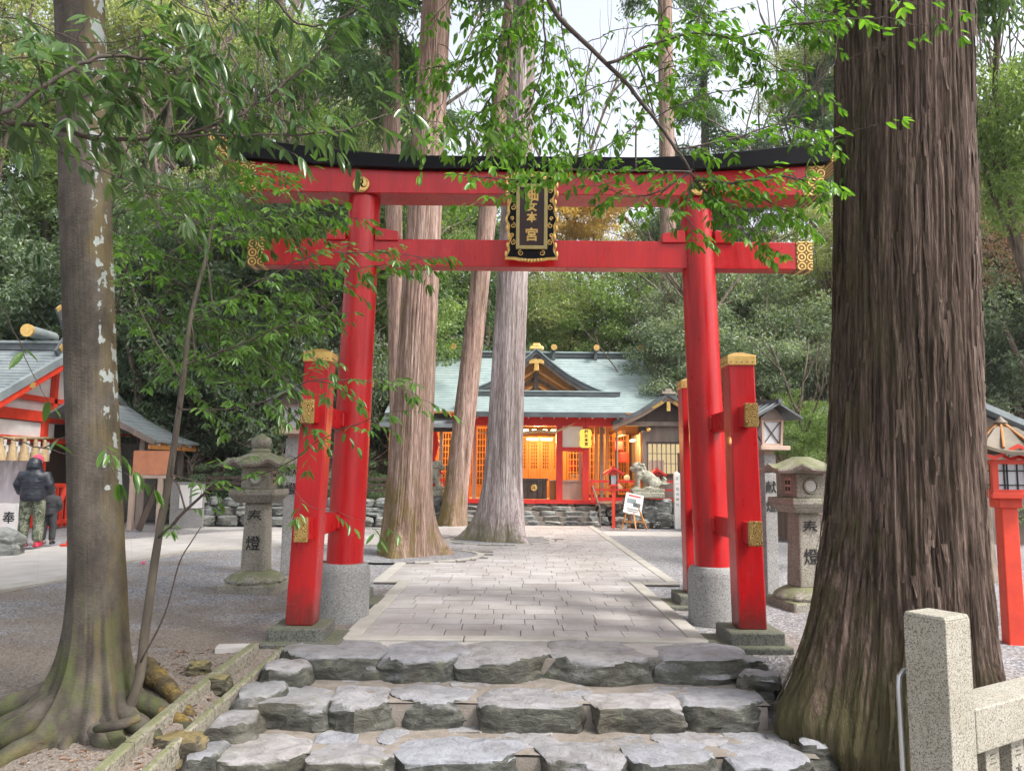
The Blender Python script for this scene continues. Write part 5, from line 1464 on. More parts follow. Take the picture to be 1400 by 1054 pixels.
for t in (.15, .5, .93):
    p = nearE.lerp(apex, t); MB().box((p.x + .08, p.y, p.z - .18), (.03, .16, .13)).build('gilt_fitting', GOLDP, lb)
GW = GXr - .55
MB().prism([(GW, 15.7, 2.55), (GW, 21.3, 2.55), (GW, 18.5, 3.95)], (-.05, 0, 0)).build('gable_panel', WHITEP, lb)
MB().span(GW, GW + .16, 15.4, 21.6, 2.42, 2.66).build('gable_beam', VERM, lb)
for y0_, z0_, y1_, z1_ in ((18.5, 2.66, 18.5, 3.9), (16.4, 2.66, 17.5, 3.35), (20.6, 2.66, 19.5, 3.35), (17.0, 2.95, 20.0, 2.95)):
    MB().bar((GW + .08, y0_, z0_), (GW + .08, y1_, z1_), .12).build('gable_strut', VERM, lb)
for y_ in (16.0, 18.5 - .35, 21.0): MB().span(GW, GW + .16, y_ - .09, y_ + .09, -.05, 2.42).build('red_post', VERM, lb)
MB().span(GW, GW + .14, 15.4, 21.6, 1.92, 2.06).build('tie_beam', VERM, lb)
MB().span(GW + .03, GW + .08, 15.3, 18.6, 2.06, 2.40).build('valance', WHITEP, lb)
MB().span(GW - .12, GW - .08, 14.9, 18.1, .35, 1.92).build('curtain', CURT, lb)
MB().tube([(GW + .2, 15.2, 2.02), (GW + .2, 16.5, 1.98), (GW + .2, 18.4, 2.05)], .035, 8).build('straw_rope', STRAW, lb, smooth=True)
for k, y_ in enumerate((15.65, 16.05, 16.45, 16.85, 17.25, 17.65, 18.0)):
    MB().lathe((GW + .24, y_, 1.50), [(.12, 0), (.115, .08), (.075, .28), (.04, .38), (.05, .42), (.03, .50)], 14).build('straw_tassel', STRAW, lb, smooth='auto')
    m = MB(); 
    for q in range(3): m.box((GW + .22 + .01 * q, y_ + .2 + (.03 if q % 2 else -.03), 1.88 - q * .12), (.01, .09, .14))
    m.build('paper_streamer', WHITEP, lb)
for s, y_ in ((1, 18.30), (-1, 18.72)):
    c = MB().bar((GXr - .25, 18.5 + s * .42, 4.05), (GXr - .25, 18.5 - s * .50, 5.15), .06, .17).build('crossed_finial', DARKROOF, lb)
    MB().bar((GXr - .215, 18.5 - s * .46, 5.09), (GXr - .215, 18.5 - s * .52, 5.17), .03, .18).build('gilt_tip', GOLDP, c)
    for t in (.15, .5, .75):
        p = Vector((GXr - .21, 18.5 + s * .42, 4.05)).lerp(Vector((GXr - .21, 18.5 - s * .50, 5.15)), t)
        MB().box(p, (.02, .12, .16), rot=Euler((s * R(40), 0, 0))).build('gilt_fitting', GOLDP, c)
MB().tube([(-12.6, 18.5, 4.62), (-12.6, 18.5, 4.62 + .001)], .01, 6).build('peg', GOLDP, lb)
r_ = MB().tube([(-11.5, 18.0, 4.58), (-11.5, 19.0, 4.58)], .14, 14).build('ridge_log', GREYROOF, lb, smooth='auto')
MB().tube([(-11.5, 17.93, 4.58), (-11.5, 18.01, 4.58)], .155, 14).build('gilt_end', GOLDP, r_, smooth='auto')
MB().span(-16.5, GW - .2, 15.6, 21.5, -.1, .38).build('podium', GRAN, lb)
MB().span(GW - .1, GW - .05, 18.1, 21, .0, 2.4).build('dark_interior', WOODD, lb)

# red fence panel by the pavilion
rf_ = thing('red_barrier', 'low vermilion picket barrier with gilt foot fittings beside the red pavilion post', 'barrier', (-10.3, 17.9, 0))
a = gp(66, 722); b = gp(112, 716)
for z in (.12, .95): MB().bar((a.x, a.y, z), (b.x, b.y, z), .09, .09).build('rail', VERM, rf_)
for k in range(7):
    p = a.lerp(b, k / 6); MB().span(p.x - .035, p.x + .035, p.y - .03, p.y + .03, 0, .95).build('picket', VERM, rf_)
MB().bar((a.x, a.y, 0), (a.x + .35, a.y + .1, 1.0), .09).build('brace', VERM, rf_)
MB().box((a.x - .02, a.y - .08, .15), (.14, .03, .14)).build('gilt_fitting', GOLDP, rf_)
w = gp(9, 728)
wb_ = thing('lettered_plinth', 'low pale stone plinth with dark lettering at the extreme left, beside the person in black', 'plinth', (w.x, w.y, 0))
MB().box((w.x, w.y, .30), (.46, .25, .60)).build('plinth_block', WHITEP, wb_)
textmesh('lettering', '奉', .26, INK, wb_, Matrix.Translation((w.x + .10, w.y - .127, .30)) @ Matrix.Rotation(R(90), 4, 'X'), .002, .004)
w = gp(12, 757)
tagset(link('boulder', rock_mesh('boulder', 1.0, .7, .55, 612, amp=.10, sub=7, p=3), WALLR, None, loc=(w.x - .25, w.y, .42)), 'grey boulder at the left edge in front of the person in black', 'boulder')
w = gp(95, 746)
cn = thing('red_cone', 'small fallen orange-red marker on the paving just left of the lichen-spotted trunk', 'marker', (w.x, w.y, 0))
MB().box((w.x, w.y, .02), (.24, .2, .03)).build('marker_base', VERM, cn)
MB().tube([(w.x - .05, w.y, .06), (w.x + .18, w.y + .05, .05)], [.05, .015], 10).build('marker_tip', VERM, cn)

# second small roofed building seen between the trunk and the sapling
b2 = thing('small_roofed_shed', 'small open shed with a blue-grey roof seen between the spotted trunk and the sapling', 'shed', (-9.3, 19.4, 0))
roof_plane('roof_slope', (-8.35, 18.0, 2.02), (-8.35, 20.6, 2.02), (-10.3, 18.0, 3.0), (-10.3, 20.6, 3.0), GREYROOF, b2, rows=10, sag=.1, th=.05)
roof_plane('roof_slope', (-12.3, 20.6, 2.02), (-12.3, 18.0, 2.02), (-10.32, 20.6, 3.0), (-10.32, 18.0, 3.0), GREYROOF, b2, rows=6, sag=.1, th=.05)
MB().bar((-8.33, 17.98, 1.95), (-10.3, 17.98, 2.95), .06, .12).build('verge_board', WOODG, b2)
MB().bar((-8.45, 17.98, 1.86), (-8.45, 20.6, 1.86), .06, .10).build('eave_beam', WOODO, b2)
for k in range(9): MB().bar((-8.40, 18.1 + k * .3, 1.92), (-8.9, 18.1 + k * .3, 2.16), .05).build('rafter', WHITEP if k % 2 else WOODO, b2)
for x, y_ in ((-8.7, 18.2), (-8.7, 20.3), (-11.6, 18.2)): MB().span(x - .06, x + .06, y_ - .06, y_ + .06, -.05, 2.1).build('post', WOODG, b2)
MB().span(-11.6, -8.7, 20.3, 20.4, 0, 2.0).build('rear_wall', DARKST, b2)
ema = thing('notice_stand', 'orange-brown notice board on a pale wooden frame behind the spotted trunk', 'notice board', (-8.2, 17.2, 0))
a = at(182, 640, 17.2); b = at(235, 640, 17.2)
MB().span(a.x, b.x, 17.18, 17.24, 1.22, 1.75).build('board', mat_simple('orange_brown_board', (0.50, 0.20, 0.10), (0.38, 0.14, 0.07), 4, .7), ema)
MB().span(a.x - .05, b.x + .05, 17.15, 17.27, 1.14, 1.21).build('frame_rail', WOODP, ema)
for x in (a.x + .02, b.x - .22): MB().span(x - .05, x + .05, 17.14, 17.24, 0, 1.14).build('leg', WOODP, ema)
MB().bar((a.x + .25, 17.1, 0), (b.x - .3, 17.3, 1.1), .12).build('brace', WOODD, ema); MB().bar((b.x - .15, 17.1, 0), (b.x - .1, 17.3, 1.1), .12).build('brace', WOODD, ema)
sg_ = thing('paper_notices', 'pale stone tablet with two white paper notices behind the leaning sapling', 'notice', (-7.5, 18, 0))
a = at(233, 690, 18); b = at(278, 690, 18)
MB().span(a.x, b.x, 17.98, 18.06, 0, 1.05).build('tablet', GRAN2, sg_)
for f0, f1 in ((.28, .58), (.66, .98)): MB().span(lerp(a.x, b.x, f0), lerp(a.x, b.x, f1), 17.965, 17.978, .45, .98).build('paper', WHITEP, sg_)
lw = thing('low_stone_wall', 'low bank wall of mossy grey stones behind the left stone lantern', 'stone wall', (-6.2, 18.9, 0))
rr = random.Random(5)
for r_, z1 in enumerate((.24, .46, .68)):
    x = -8.3 + .1 * r_
    while x < -2.9:
        w_ = rr.uniform(.3, .7); sd += 1
        link('wall_stone', rock_mesh('wall_stone', w_, .4, .26, sd, amp=.07, sub=3, p=4), WALLR, lw, loc=(x + w_ / 2, 18.95 + r_ * .12, z1)); x += w_ * .96
MB().span(-8.3, -2.8, 19.1, 19.9, -.1, .6).build('wall_core', DARKST, lw)
fr = thing('bamboo_rail_fence', 'dark low rail fence above the stone wall behind the left stone lantern', 'fence', (-6, 19.3, .6))
for z in (.86, 1.0, 1.14): MB().bar((-7.6, 19.35, z), (-2.9, 19.35, z), .05, .06).build('rail', WOODD, fr)
for k in range(7): MB().span(-7.6 + k * .78 - .04, -7.6 + k * .78 + .04, 19.38, 19.46, .5, 1.2).build('fence_post', WOODD, fr)
tagset(MB().ell((gp(196, 772).x, gp(196, 772).y, .03), (.028, .028, .025), 10, 8).build('pink_blossom', mat_simple('pink_petal', (.75, .12, .22), (.6, .08, .16), 20, .7), smooth=True), 'single fallen pink blossom on the gravel between trunk and sapling', 'blossom')

# ---- people at the pavilion
def soft(m, name, mat, parent, vox=.022, it=4):
    o = m.build(name, mat, parent)
    r_ = o.modifiers.new('remesh', 'REMESH'); r_.mode = 'VOXEL'; r_.voxel_size = vox; r_.use_smooth_shade = True
    s_ = o.modifiers.new('smooth', 'SMOOTH'); s_.iterations = it; s_.factor = .6
    return o
def mat_camo():
    m, nt, out = newmat('camouflage_cloth')
    v = coords(nt, (1, 1, 1), 'World'); n = noise(nt, v, 11, 3, .6, .8)
    r_ = N(nt, 'ShaderNodeValToRGB'); r_.color_ramp.interpolation = 'CONSTANT'; e = r_.color_ramp.elements
    e[0].position = 0; e[0].color = (.035, .04, .03, 1); e[1].position = .44; e[1].color = (.10, .115, .07, 1)
    x = e.new(.52); x.color = (.22, .23, .17, 1); x = e.new(.60); x.color = (.06, .07, .045, 1)
    nt.links.new(n, r_.inputs[0]); bsdf(nt, out, r_.outputs[0], .85, 0, noise(nt, v, 30, 4), .5, .01); return m
CAMO = mat_camo()
JACK = mat_simple('navy_puffer_nylon', (0.014, 0.018, 0.030), (0.008, 0.010, 0.017), 6, .42, bscale=16, bstr=.7, bdist=.02)
DGREY = mat_simple('charcoal_cloth', (0.045, 0.045, 0.050), (0.025, 0.025, 0.03), 6, .8, bscale=20, bstr=.5, bdist=.015)
PINK = mat_simple('raspberry_knit', (0.62, 0.06, 0.12), (0.45, 0.04, 0.09), 20, .8)
SHOE = mat_simple('crimson_shoe', (0.50, 0.03, 0.06), (0.35, 0.02, 0.045), 20, .6)
SKIN = mat_simple('skin', (0.52, 0.32, 0.23), (0.45, 0.27, 0.19), 10, .55)
def person(label, loc, rz, H_, jack, trou, shoe, hat, bent=0.0, cat='person'):
    g_ = thing('person', label, cat, (0, 0, 0)); k = H_ / 1.62
    def V(x, y, z): return (x * k, y * k, z * k)
    # back faces -Y; the figure looks towards +Y with the head bowed
    def T(m, pts, r_): m.tube([V(*p) for p in pts], [a * k for a in r_], 14)
    b = MB()
    T(b, [(0, 0, .80), (0, 0, 1.0), (0, .01, 1.2), (0, .03, 1.33)], [.13, .125, .15, .10])
    T(b, [(0, .03, 1.30), (0, .05, 1.42)], [.055, .05]); b.ell(V(0, .085, 1.50), tuple(a * k for a in (.078, .095, .115)), 14, 10)
    b.ell(V(0, .185, 1.49), tuple(a * k for a in (.014, .025, .02)), 8, 6)
    for s in (-1, 1):
        T(b, [(s * .08, 0, .85), (s * .095, .01, .48), (s * .10, -.01, .09)], [.085, .06, .042])
        b.ell(V(s * .10, .04, .045), tuple(a * k for a in (.042, .11, .04)), 10, 6)
        T(b, [(s * .15, .02, 1.28), (s * .22, .0, 1.05), (s * .15, .20, .98), (s * .07, .26, 1.0)], [.055, .045, .036, .03])
        b.ell(V(s * .05, .29, 1.0), tuple(a * k for a in (.035, .05, .03)), 8, 6)
        b.ell(V(s * .08, .08, 1.49), tuple(a * k for a in (.012, .02, .028)), 8, 6)
    soft(b, 'body', SKIN, g_, .017 * k + .003, 2)
    j = MB()
    T(j, [(0, -.01, .80), (0, -.01, .86), (0, -.01, 1.0), (0, -.005, 1.15), (0, .0, 1.27), (0, .03, 1.37)], [.19, .205, .195, .20, .19, .10])
    j.ell(V(0, -.03, 1.22), tuple(a * k for a in (.24, .16, .15)), 14, 10)
    for s in (-1, 1):
        T(j, [(s * .16, .01, 1.29), (s * .25, -.01, 1.08), (s * .235, .06, .97), (s * .12, .22, .98)], [.10, .088, .08, .055])
    j.ell(V(0, -.03, 1.38), tuple(a * k for a in (.14, .11, .08)), 14, 8)
    T(j, [(0, -.06, 1.36), (0, -.05, 1.44), (0, -.01, 1.53)], [.12, .122, .10])
    soft(j, 'jacket', jack, g_, .02, 2)
    for z in (.93, 1.04, 1.15, 1.25):
        pts = [V((.20 if z < 1.2 else .22) * math.cos(t), -.01 + (.205 if z < 1.2 else .17) * math.sin(t), z) for t in np.linspace(0, 2 * math.pi, 25)]
        MB().tube(pts, .006, 5).build('jacket_seam', jack, g_)
    t_ = MB()
    T(t_, [(0, 0, .92), (0, 0, .80)], [.165, .165])
    for s in (-1, 1): T(t_, [(s * .09, 0, .84), (s * .11, .0, .60), (s * .115, .01, .42), (s * .12, -.01, .22), (s * .12, -.01, .12)], [.115, .10, .09, .088, .082])
    soft(t_, 'trousers', trou, g_, .02, 2)
    for s in (-1, 1):
        sh = MB(); sh.ell(V(s * .12, .04, .055), tuple(a * k for a in (.058, .14, .055)), 14, 8); sh.box(V(s * .12, .04, .018), (.10 * k, .26 * k, .03 * k))
        soft(sh, 'shoe', shoe, g_, .014, 2)
    MB().ell(V(0, .085, 1.525), tuple(a * k for a in (.092, .10, .10)), 16, 10).build('hat', hat, g_, smooth=True)
    g_.location = loc; g_.rotation_euler = (R(-bent), 0, rz); return g_
p = gp(40, 748)
person('adult seen from behind in a navy puffer jacket, camouflage trousers, pink hat and crimson shoes', (p.x, p.y, .0), R(12), 1.58, JACK, CAMO, SHOE, PINK)
p = gp(64, 744)
person('child in dark grey clothes standing close to the right of the adult in camouflage trousers', (p.x, p.y, .0), R(10), 1.05, DGREY, DGREY, INK, DGREY)

# ================================================================== TREES
def trunk_mesh(name, axis, radf, z0, z1, nseg, nz, mat, parent, amp, K, zs, seed, oct_=4, zpow=1.0, rid2=0.0):
    """axis(z)->(x,y); radf(theta,z)->radius; amp = furrow depth"""
    o = np.random.RandomState(seed).rand(3) * 40
    zz = z0 + (z1 - z0) * np.linspace(0, 1, nz) ** zpow
    th = np.linspace(0, 2 * math.pi, nseg, endpoint=False)
    T, Z = np.meshgrid(th, zz)
    Rr = radf(T, Z)
    wx = 0.55 * vnoise(np.cos(T) * 2 + o[0], np.sin(T) * 2 + o[1], Z * .9 + o[2])
    q = T + wx * .12
    a = vnoise(np.cos(q) * K + o[0], np.sin(q) * K + o[1], Z * zs + o[2])
    b = vnoise(np.cos(q) * K * 2.3 + o[1], np.sin(q) * K * 2.3 + o[2], Z * zs * 2 + o[0])
    c = vnoise(np.cos(q) * K * 5 + o[2], np.sin(q) * K * 5 + o[0], Z * zs * 5 + o[1])
    ridge = -np.clip(.35 - np.abs(a), 0, 1) * 2.0 - np.clip(.3 - np.abs(b), 0, 1) * 1.1 + .25 * c
    Rr = Rr + amp * ridge + rid2 * vnoise(np.cos(q) * 2.2 + o[1], np.sin(q) * 2.2, Z * .25 + o[0])
    ax = np.array([axis(z) for z in zz])
    X = ax[:, 0][:, None] + Rr * np.cos(T); Y = ax[:, 1][:, None] + Rr * np.sin(T)
    v = np.stack([X, Y, Z], -1).reshape(-1, 3)
    idx = np.arange(nseg * nz).reshape(nz, nseg); nx_ = np.roll(idx, -1, axis=1)
    f = np.stack([idx[:-1], nx_[:-1], nx_[1:], idx[1:]], -1).reshape(-1, 4)
    return npmesh(name, v, f, mat, parent, smooth=True)
def gauss_ang(T, a, w):
    d = (T - a + math.pi) % (2 * math.pi) - math.pi
    return np.exp(-(d / w) ** 2)
def leafcloud(name, C, D, S, W, mat, parent=None, nrm=None, seed=0, fold=.25, curl=.15):
    """C centres, D unit long axes, S lengths, W widths: one folded leaf each (2 triangles along a midrib)"""
    rs = np.random.RandomState(seed); n = len(C)
    if nrm is None:
        nrm = rs.normal(size=(n, 3)) * .55 + np.array([0, 0, 1.0])
    D = D / np.linalg.norm(D, axis=1)[:, None]
    B_ = np.cross(nrm, D); B_ /= (np.linalg.norm(B_, axis=1)[:, None] + 1e-9)
    Nn = np.cross(D, B_)
    S = S[:, None]; W = W[:, None]
    v = np.stack([C - D * S * .5, C + B_ * W * .5 + Nn * W * fold - D * S * .05, C + D * S * .5 - Nn * S * curl, C - B_ * W * .5 + Nn * W * fold - D * S * .05], 1).reshape(-1, 3)
    i = np.arange(n)[:, None] * 4
    f = np.concatenate([i + [0, 2, 1], i + [0, 3, 2]], 0)
    f = f[np.argsort(np.tile(np.arange(n), 2), kind='stable')]
    return npmesh(name, v, f, mat, parent)

# ---- the huge cedar at right
cr = thing('giant_cedar', 'huge shaggy-barked cedar trunk with mossy flared foot at the right of the steps', 'cedar tree', (2.68, 5.25, -.2))
def ax_c(z): t = (z + .4) / 8; return (2.63 + .20 * min(t * 1.5, 1.2), 5.25)
def rad_c(T, Z):
    h_ = np.clip(Z + .30, 0, 20); fl = .45 + .55 * smooth(-.50, -.12, Z)
    r = .455 + .055 * np.exp(-h_ / 2.2) + .10 * np.exp(-h_ / .75)
    r = r + .47 * fl * np.exp(-h_ / .74) * gauss_ang(T, math.pi * 1.05, .46) + .24 * np.exp(-h_ / .45) * gauss_ang(T, math.pi * 1.38, .26) + .16 * np.exp(-h_ / .5) * gauss_ang(T, math.pi * 1.62, .25) - .21 * np.exp(-h_ / 1.3) * gauss_ang(T, 0.05, .9)
    r = r + .03 * np.sin(T * 5 + 1) * np.exp(-h_ / 1.5)
    r = r + .075 * fbm(np.cos(T) * 3.2 + 5, np.sin(T) * 3.2 + 2, Z * 1.8, 4) * np.exp(-h_ / .9)
    return r
trunk_mesh('trunk', ax_c, rad_c, -.6, 8.2, 560, 300, BARK_NEAR, cr, .028, 15.0, .8, 3, zpow=1.25, rid2=.03)
# loose strips of shaggy bark
rs = np.random.RandomState(9); m = MB()
for k in range(520):
    z = rs.uniform(-.1, 5.5); t = rs.uniform(math.pi * .9, math.pi * 2.1); L = rs.uniform(.10, .45); w = rs.uniform(.008, .022)
    r_ = float(rad_c(np.array(t), np.array(z))); x, y_ = ax_c(z); pts = []
    vs = []
    for i in range(5):
        u = i / 4; zz = z - L * u; rr_ = float(rad_c(np.array(t), np.array(zz))) + .004 + .014 * u * u * rs.rand()
        x, y_ = ax_c(zz); tt = t + .02 * math.sin(u * 3 + k)
        for s in (-1, 1): vs.append((x + rr_ * math.cos(tt + s * w / rr_ * (1 - .6 * u)), y_ + rr_ * math.sin(tt + s * w / rr_ * (1 - .6 * u)), zz))
    m.add(vs, [(2 * i, 2 * i + 1, 2 * i + 3, 2 * i + 2) for i in range(4)])
tagset(m.build('bark_strips', BARK_NEAR, cr, fix=False), kind='stuff')

def cedar(label, base, top, r0, r1, mat, nseg, nz, seed, flare=.18, crown=True, ch=(7, 16), cr_r=2.4, name='cedar_tree', amp=.012, lobes=5, K=7.):
    """straight cedar; top = (x, y, z) a point on the axis"""
    b = Vector(base); t_ = Vector(top); g_ = thing(name, label, 'cedar tree', base)
    ztop = ch[1] if crown else t_.z
    d = (t_ - b) / (t_.z - b.z)
    def ax_(z): q = b + d * (z - b.z); return (q.x, q.y)
    rs_ = np.random.RandomState(seed); la = rs_.rand(lobes) * 6.28
    def rad_(T, Z):
        h_ = np.clip(Z - b.z, 0, 40)
        r = r0 + (r1 - r0) * h_ / (t_.z - b.z) + flare * .5 * np.exp(-h_ / .9)
        for a in la: r = r + flare * np.exp(-h_ / .33) * gauss_ang(T, a, .32)
        return np.maximum(r, .03)
    trunk_mesh('trunk', ax_, rad_, b.z - .15, ztop, nseg, nz, mat, g_, amp, K, .5, seed, zpow=1.4)
    if crown:
        nb = 34; C_ = []; D_ = []; br = MB()
        for k in range(nb):
            z = ch[0] + (ch[1] - ch[0]) * (k / nb) ** .9; a = rs_.rand() * 6.28; L = cr_r * (1.05 - .75 * k / nb) * rs_.uniform(.7, 1.1)
            x, y_ = ax_(z); e = Vector((x + L * math.cos(a), y_ + L * math.sin(a), z - L * .12))
            br.tube([(x, y_, z), ((x + e.x) / 2, (y_ + e.y) / 2, z + L * .05), e], [.05, .035, .012], 5)
            n = int(330 * L)
            u = rs_.rand(n) ** .7; p = np.array([x, y_, z]) * (1 - u)[:, None] + np.array(e) * u[:, None]
            p += rs_.normal(size=(n, 3)) * np.array([.22, .22, .12]) * (.4 + u)[:, None]
            p[:, 2] -= np.abs(rs_.normal(size=n)) * .25
            C_.append(p); dd = rs_.normal(size=(n, 3)) * .6 + np.array([math.cos(a), math.sin(a), -.7]); D_.append(dd)
        br.build('limbs', BARK_FAR, g_, fix=False)
        C_ = np.concatenate(C_); D_ = np.concatenate(D_)
        tagset(leafcloud('foliage', C_, D_, rs_.uniform(.12, .30, len(C_)), rs_.uniform(.03, .07, len(C_)), LEAF_CEDAR, g_, seed=seed), kind='stuff')
    return g_
cedar('thick reddish cedar trunk in a gravel bed just right of the left gate pillar', (-1.72, 12.8, 0), (-1.40, 12.8, 9.67), .36, .25, BARK_PALE, 300, 220, 21, .20, ch=(11.2, 17), cr_r=2.6, amp=.018, K=9)
cedar('silvery cedar trunk in the middle of the paving, in front of the shrine hall', (-.21, 15.6, 0), (.16, 15.6, 9.84), .37, .28, BARK_LAV, 280, 220, 22, .32, ch=(13, 19), cr_r=2.6, amp=.018, K=9)
cedar('thin cedar leaning to the right between the two thick trunks', (-1.47, 19.6, 0), (-.39, 19.6, 11.1), .30, .22, BARK_PALE, 160, 120, 23, .08, ch=(15.5, 21), cr_r=2.4, amp=.008, K=7)
cedar('slim pale cedar rising above the gate left of the thick reddish trunk', (-2.55, 18, 0), (-3.15, 18, 13.0), .18, .22, BARK_PALE, 120, 90, 24, .08, ch=(10.5, 18), cr_r=2.2, amp=.006, K=7)
cedar('slim pinkish cedar trunk far behind the right end of the gate beam', (5.6, 27, .5), (5.6, 27, 14), .33, .28, BARK_PALE, 100, 90, 25, .1, ch=(20, 27), cr_r=2.6, amp=.008, K=7)

# ---- smooth spotted tree at the left with spreading roots
lt = thing('spotted_tree', 'smooth-barked tree with pale lichen patches and spreading surface roots at the left foreground', 'tree', (-2.55, 5.0, -.15))
PTS = [(-.4, -2.57), (.1, -2.585), (.61, -2.625), (2.26, -2.785), (4.55, -3.03), (8, -3.3)]
def ax_l(z): return (float(np.interp(z, [a for a, _ in PTS], [b for _, b in PTS])), 5.0)
roots = [(math.pi * 1.03, .30, 1.35), (math.pi * 1.27, .34, 1.05), (math.pi * 1.48, .20, .35), (math.pi * 1.62, .24, .45), (math.pi * 1.84, .30, .62), (.02, .20, .55), (math.pi * .55, .3, .8), (math.pi * 1.15, .14, .95), (math.pi * 1.40, .12, .75), (math.pi * 1.73, .12, .50)]
def rad_l(T, Z):
    h_ = np.clip(Z + .20, 0, 20)
    r = .150 + (.150 - .150) * np.clip(h_ / 4.5, 0, 1.5) + .045 * np.exp(-h_ / .40) + .015 * np.exp(-h_ / 1.0)
    for a, w, L in roots: r = r + (.13 + .10 * min(L, 1.0)) * np.exp(-h_ / .22) * gauss_ang(T, a, w)
    return r + .006 * np.sin(T * 3 + Z * 1.3)
trunk_mesh('trunk', ax_l, rad_l, -.45, 8, 200, 260, BARK_SMOOTH, lt, .0025, 6., 1.2, 31, zpow=1.7, rid2=.012)
for i, (a, w, L) in enumerate(roots):
    pts = []; rd = []
    rr = random.Random(i + 3); bend = rr.uniform(-.35, .35)
    for k in range(15):
        t = k / 14; d = .10 + t * L; aa = a + bend * t + .10 * math.sin(t * 5 + i)
        x = -2.55 + d * math.cos(aa); y_ = 5.0 + d * math.sin(aa)
        zz = gz(x, y_) + .22 * math.exp(-t * 5.0 * (1.0 if L < .8 else .8)) + .035 * (1 - t) - .05 * t ** 3 + .012 * math.sin(t * 9 + i)
        pts.append((x, y_, zz)); rd.append((.070 * (1 - t) ** .8 * (.75 + .35 * min(L, 1)) + .018) * (1 + .16 * math.sin(k * 1.9 + i) * math.sin(k * .8)))
    MB().tube(pts, rd, 14).build('root', BARK_SMOOTH, lt, smooth=True)
MB().tube([(-2.38, 4.62, gz(-2.38, 4.62) + .10), (-2.30, 4.55, gz(-2.3, 4.55) + .14), (-2.2, 4.55, gz(-2.2, 4.55) + .16), (-2.12, 4.60, gz(-2.1, 4.6) + .18)], [.02, .028, .03, .022], 10).build('root', BARK_SMOOTH, lt, smooth=True)
# yellow-mossed root stubs to the right of the trunk
YROOT = mat_bark('ochre_mossed_root', ((0.05, 0.042, 0.028), (0.10, 0.08, 0.045), (0.30, 0.21, 0.05)), .6, 6)
for q0, q1, q2, r_ in (((195, 925), (225, 930), (262, 962), .075), ((198, 952), (230, 958), (262, 968), .05)):
    P_ = [gp(*q0, -.08), gp(*q1, -.08), gp(*q2, -.12)]; Q = []
    for k in range(13):
        t = k / 12; p = P_[0] * (1 - t) ** 2 + P_[1] * 2 * t * (1 - t) + P_[2] * t * t
        Q.append((p.x, p.y, gz(p.x, p.y) + r_ * (1.3 - 1.5 * t)))
    MB().tube(Q, [r_ * (1.1 - .6 * k / 12) * (1 + .08 * math.sin(k * 2.1)) for k in range(13)], 14).build('root', YROOT, lt, smooth=True)

# ---- generic crowns (shared meshes) ---------------------------------------------------------------
def crown_mesh(name, R3, ncl, per, ls, lw, mat, seed, cr=(.45, .95), droop=.2, shell=.75):
    """clumps of leaves scattered through an ellipsoid; local coordinates"""
    rs_ = np.random.RandomState(seed); C_ = []; D_ = []; Nn = []
    for k in range(ncl):
        d = rs_.normal(size=3); d /= np.linalg.norm(d); rad = rs_.uniform(shell - .35, 1.0) if rs_.rand() < .85 else rs_.rand() * .6
        c = d * rad * np.array(R3)
        r_ = rs_.uniform(*cr); n = int(per * (r_ / cr[1]) ** 1.5)
        q = rs_.normal(size=(n, 3)); q /= np.linalg.norm(q, axis=1)[:, None]; q *= (rs_.rand(n) ** .45)[:, None]
        q[:, 2] *= .55
        C_.append(c + q * r_); dd = q * 1.0 + rs_.normal(size=(n, 3)) * .7; dd[:, 2] -= droop; D_.append(dd)
        Nn.append(rs_.normal(size=(n, 3)) * .6 + np.array([0, 0, .8]) + q * .6)
    C_ = np.concatenate(C_); D_ = np.concatenate(D_); Nn = np.concatenate(Nn); n = len(C_)
    o = leafcloud(name, C_, D_, rs_.uniform(.6, 1.25, n) * ls, rs_.uniform(.8, 1.2, n) * lw, mat, nrm=Nn, seed=seed)
    me = o.data; bpy.data.objects.remove(o); return me
CR = {
 'dark': [crown_mesh('evergreen_foliage', (3.0, 3.0, 3.0), 130, 380, .15, .062, LEAF_DARK, s, (.4, .95)) for s in (1, 2)],
 'mid': [crown_mesh('green_foliage', (2.8, 2.8, 2.6), 110, 330, .14, .060, LEAF_MID, s, (.4, .9)) for s in (3, 4)],
 'grey': [crown_mesh('grey_green_foliage', (2.6, 2.6, 2.0), 150, 330, .13, .048, LEAF_GREY, s, (.35, .8)) for s in (5, 6)],
 'yellow': [crown_mesh('yellow_foliage', (2.6, 2.6, 2.6), 110, 300, .12, .07, LEAF_YEL, 7, (.35, .8))],
 'olive': [crown_mesh('olive_foliage', (2.8, 2.8, 2.8), 110, 300, .12, .06, LEAF_OLIVE, s, (.35, .85)) for s in (8, 9)],
 'rust': [crown_mesh('rusty_foliage', (2.6, 2.6, 2.2), 90, 130, .10, .05, LEAF_RUST, 10, (.35, .8))],
}
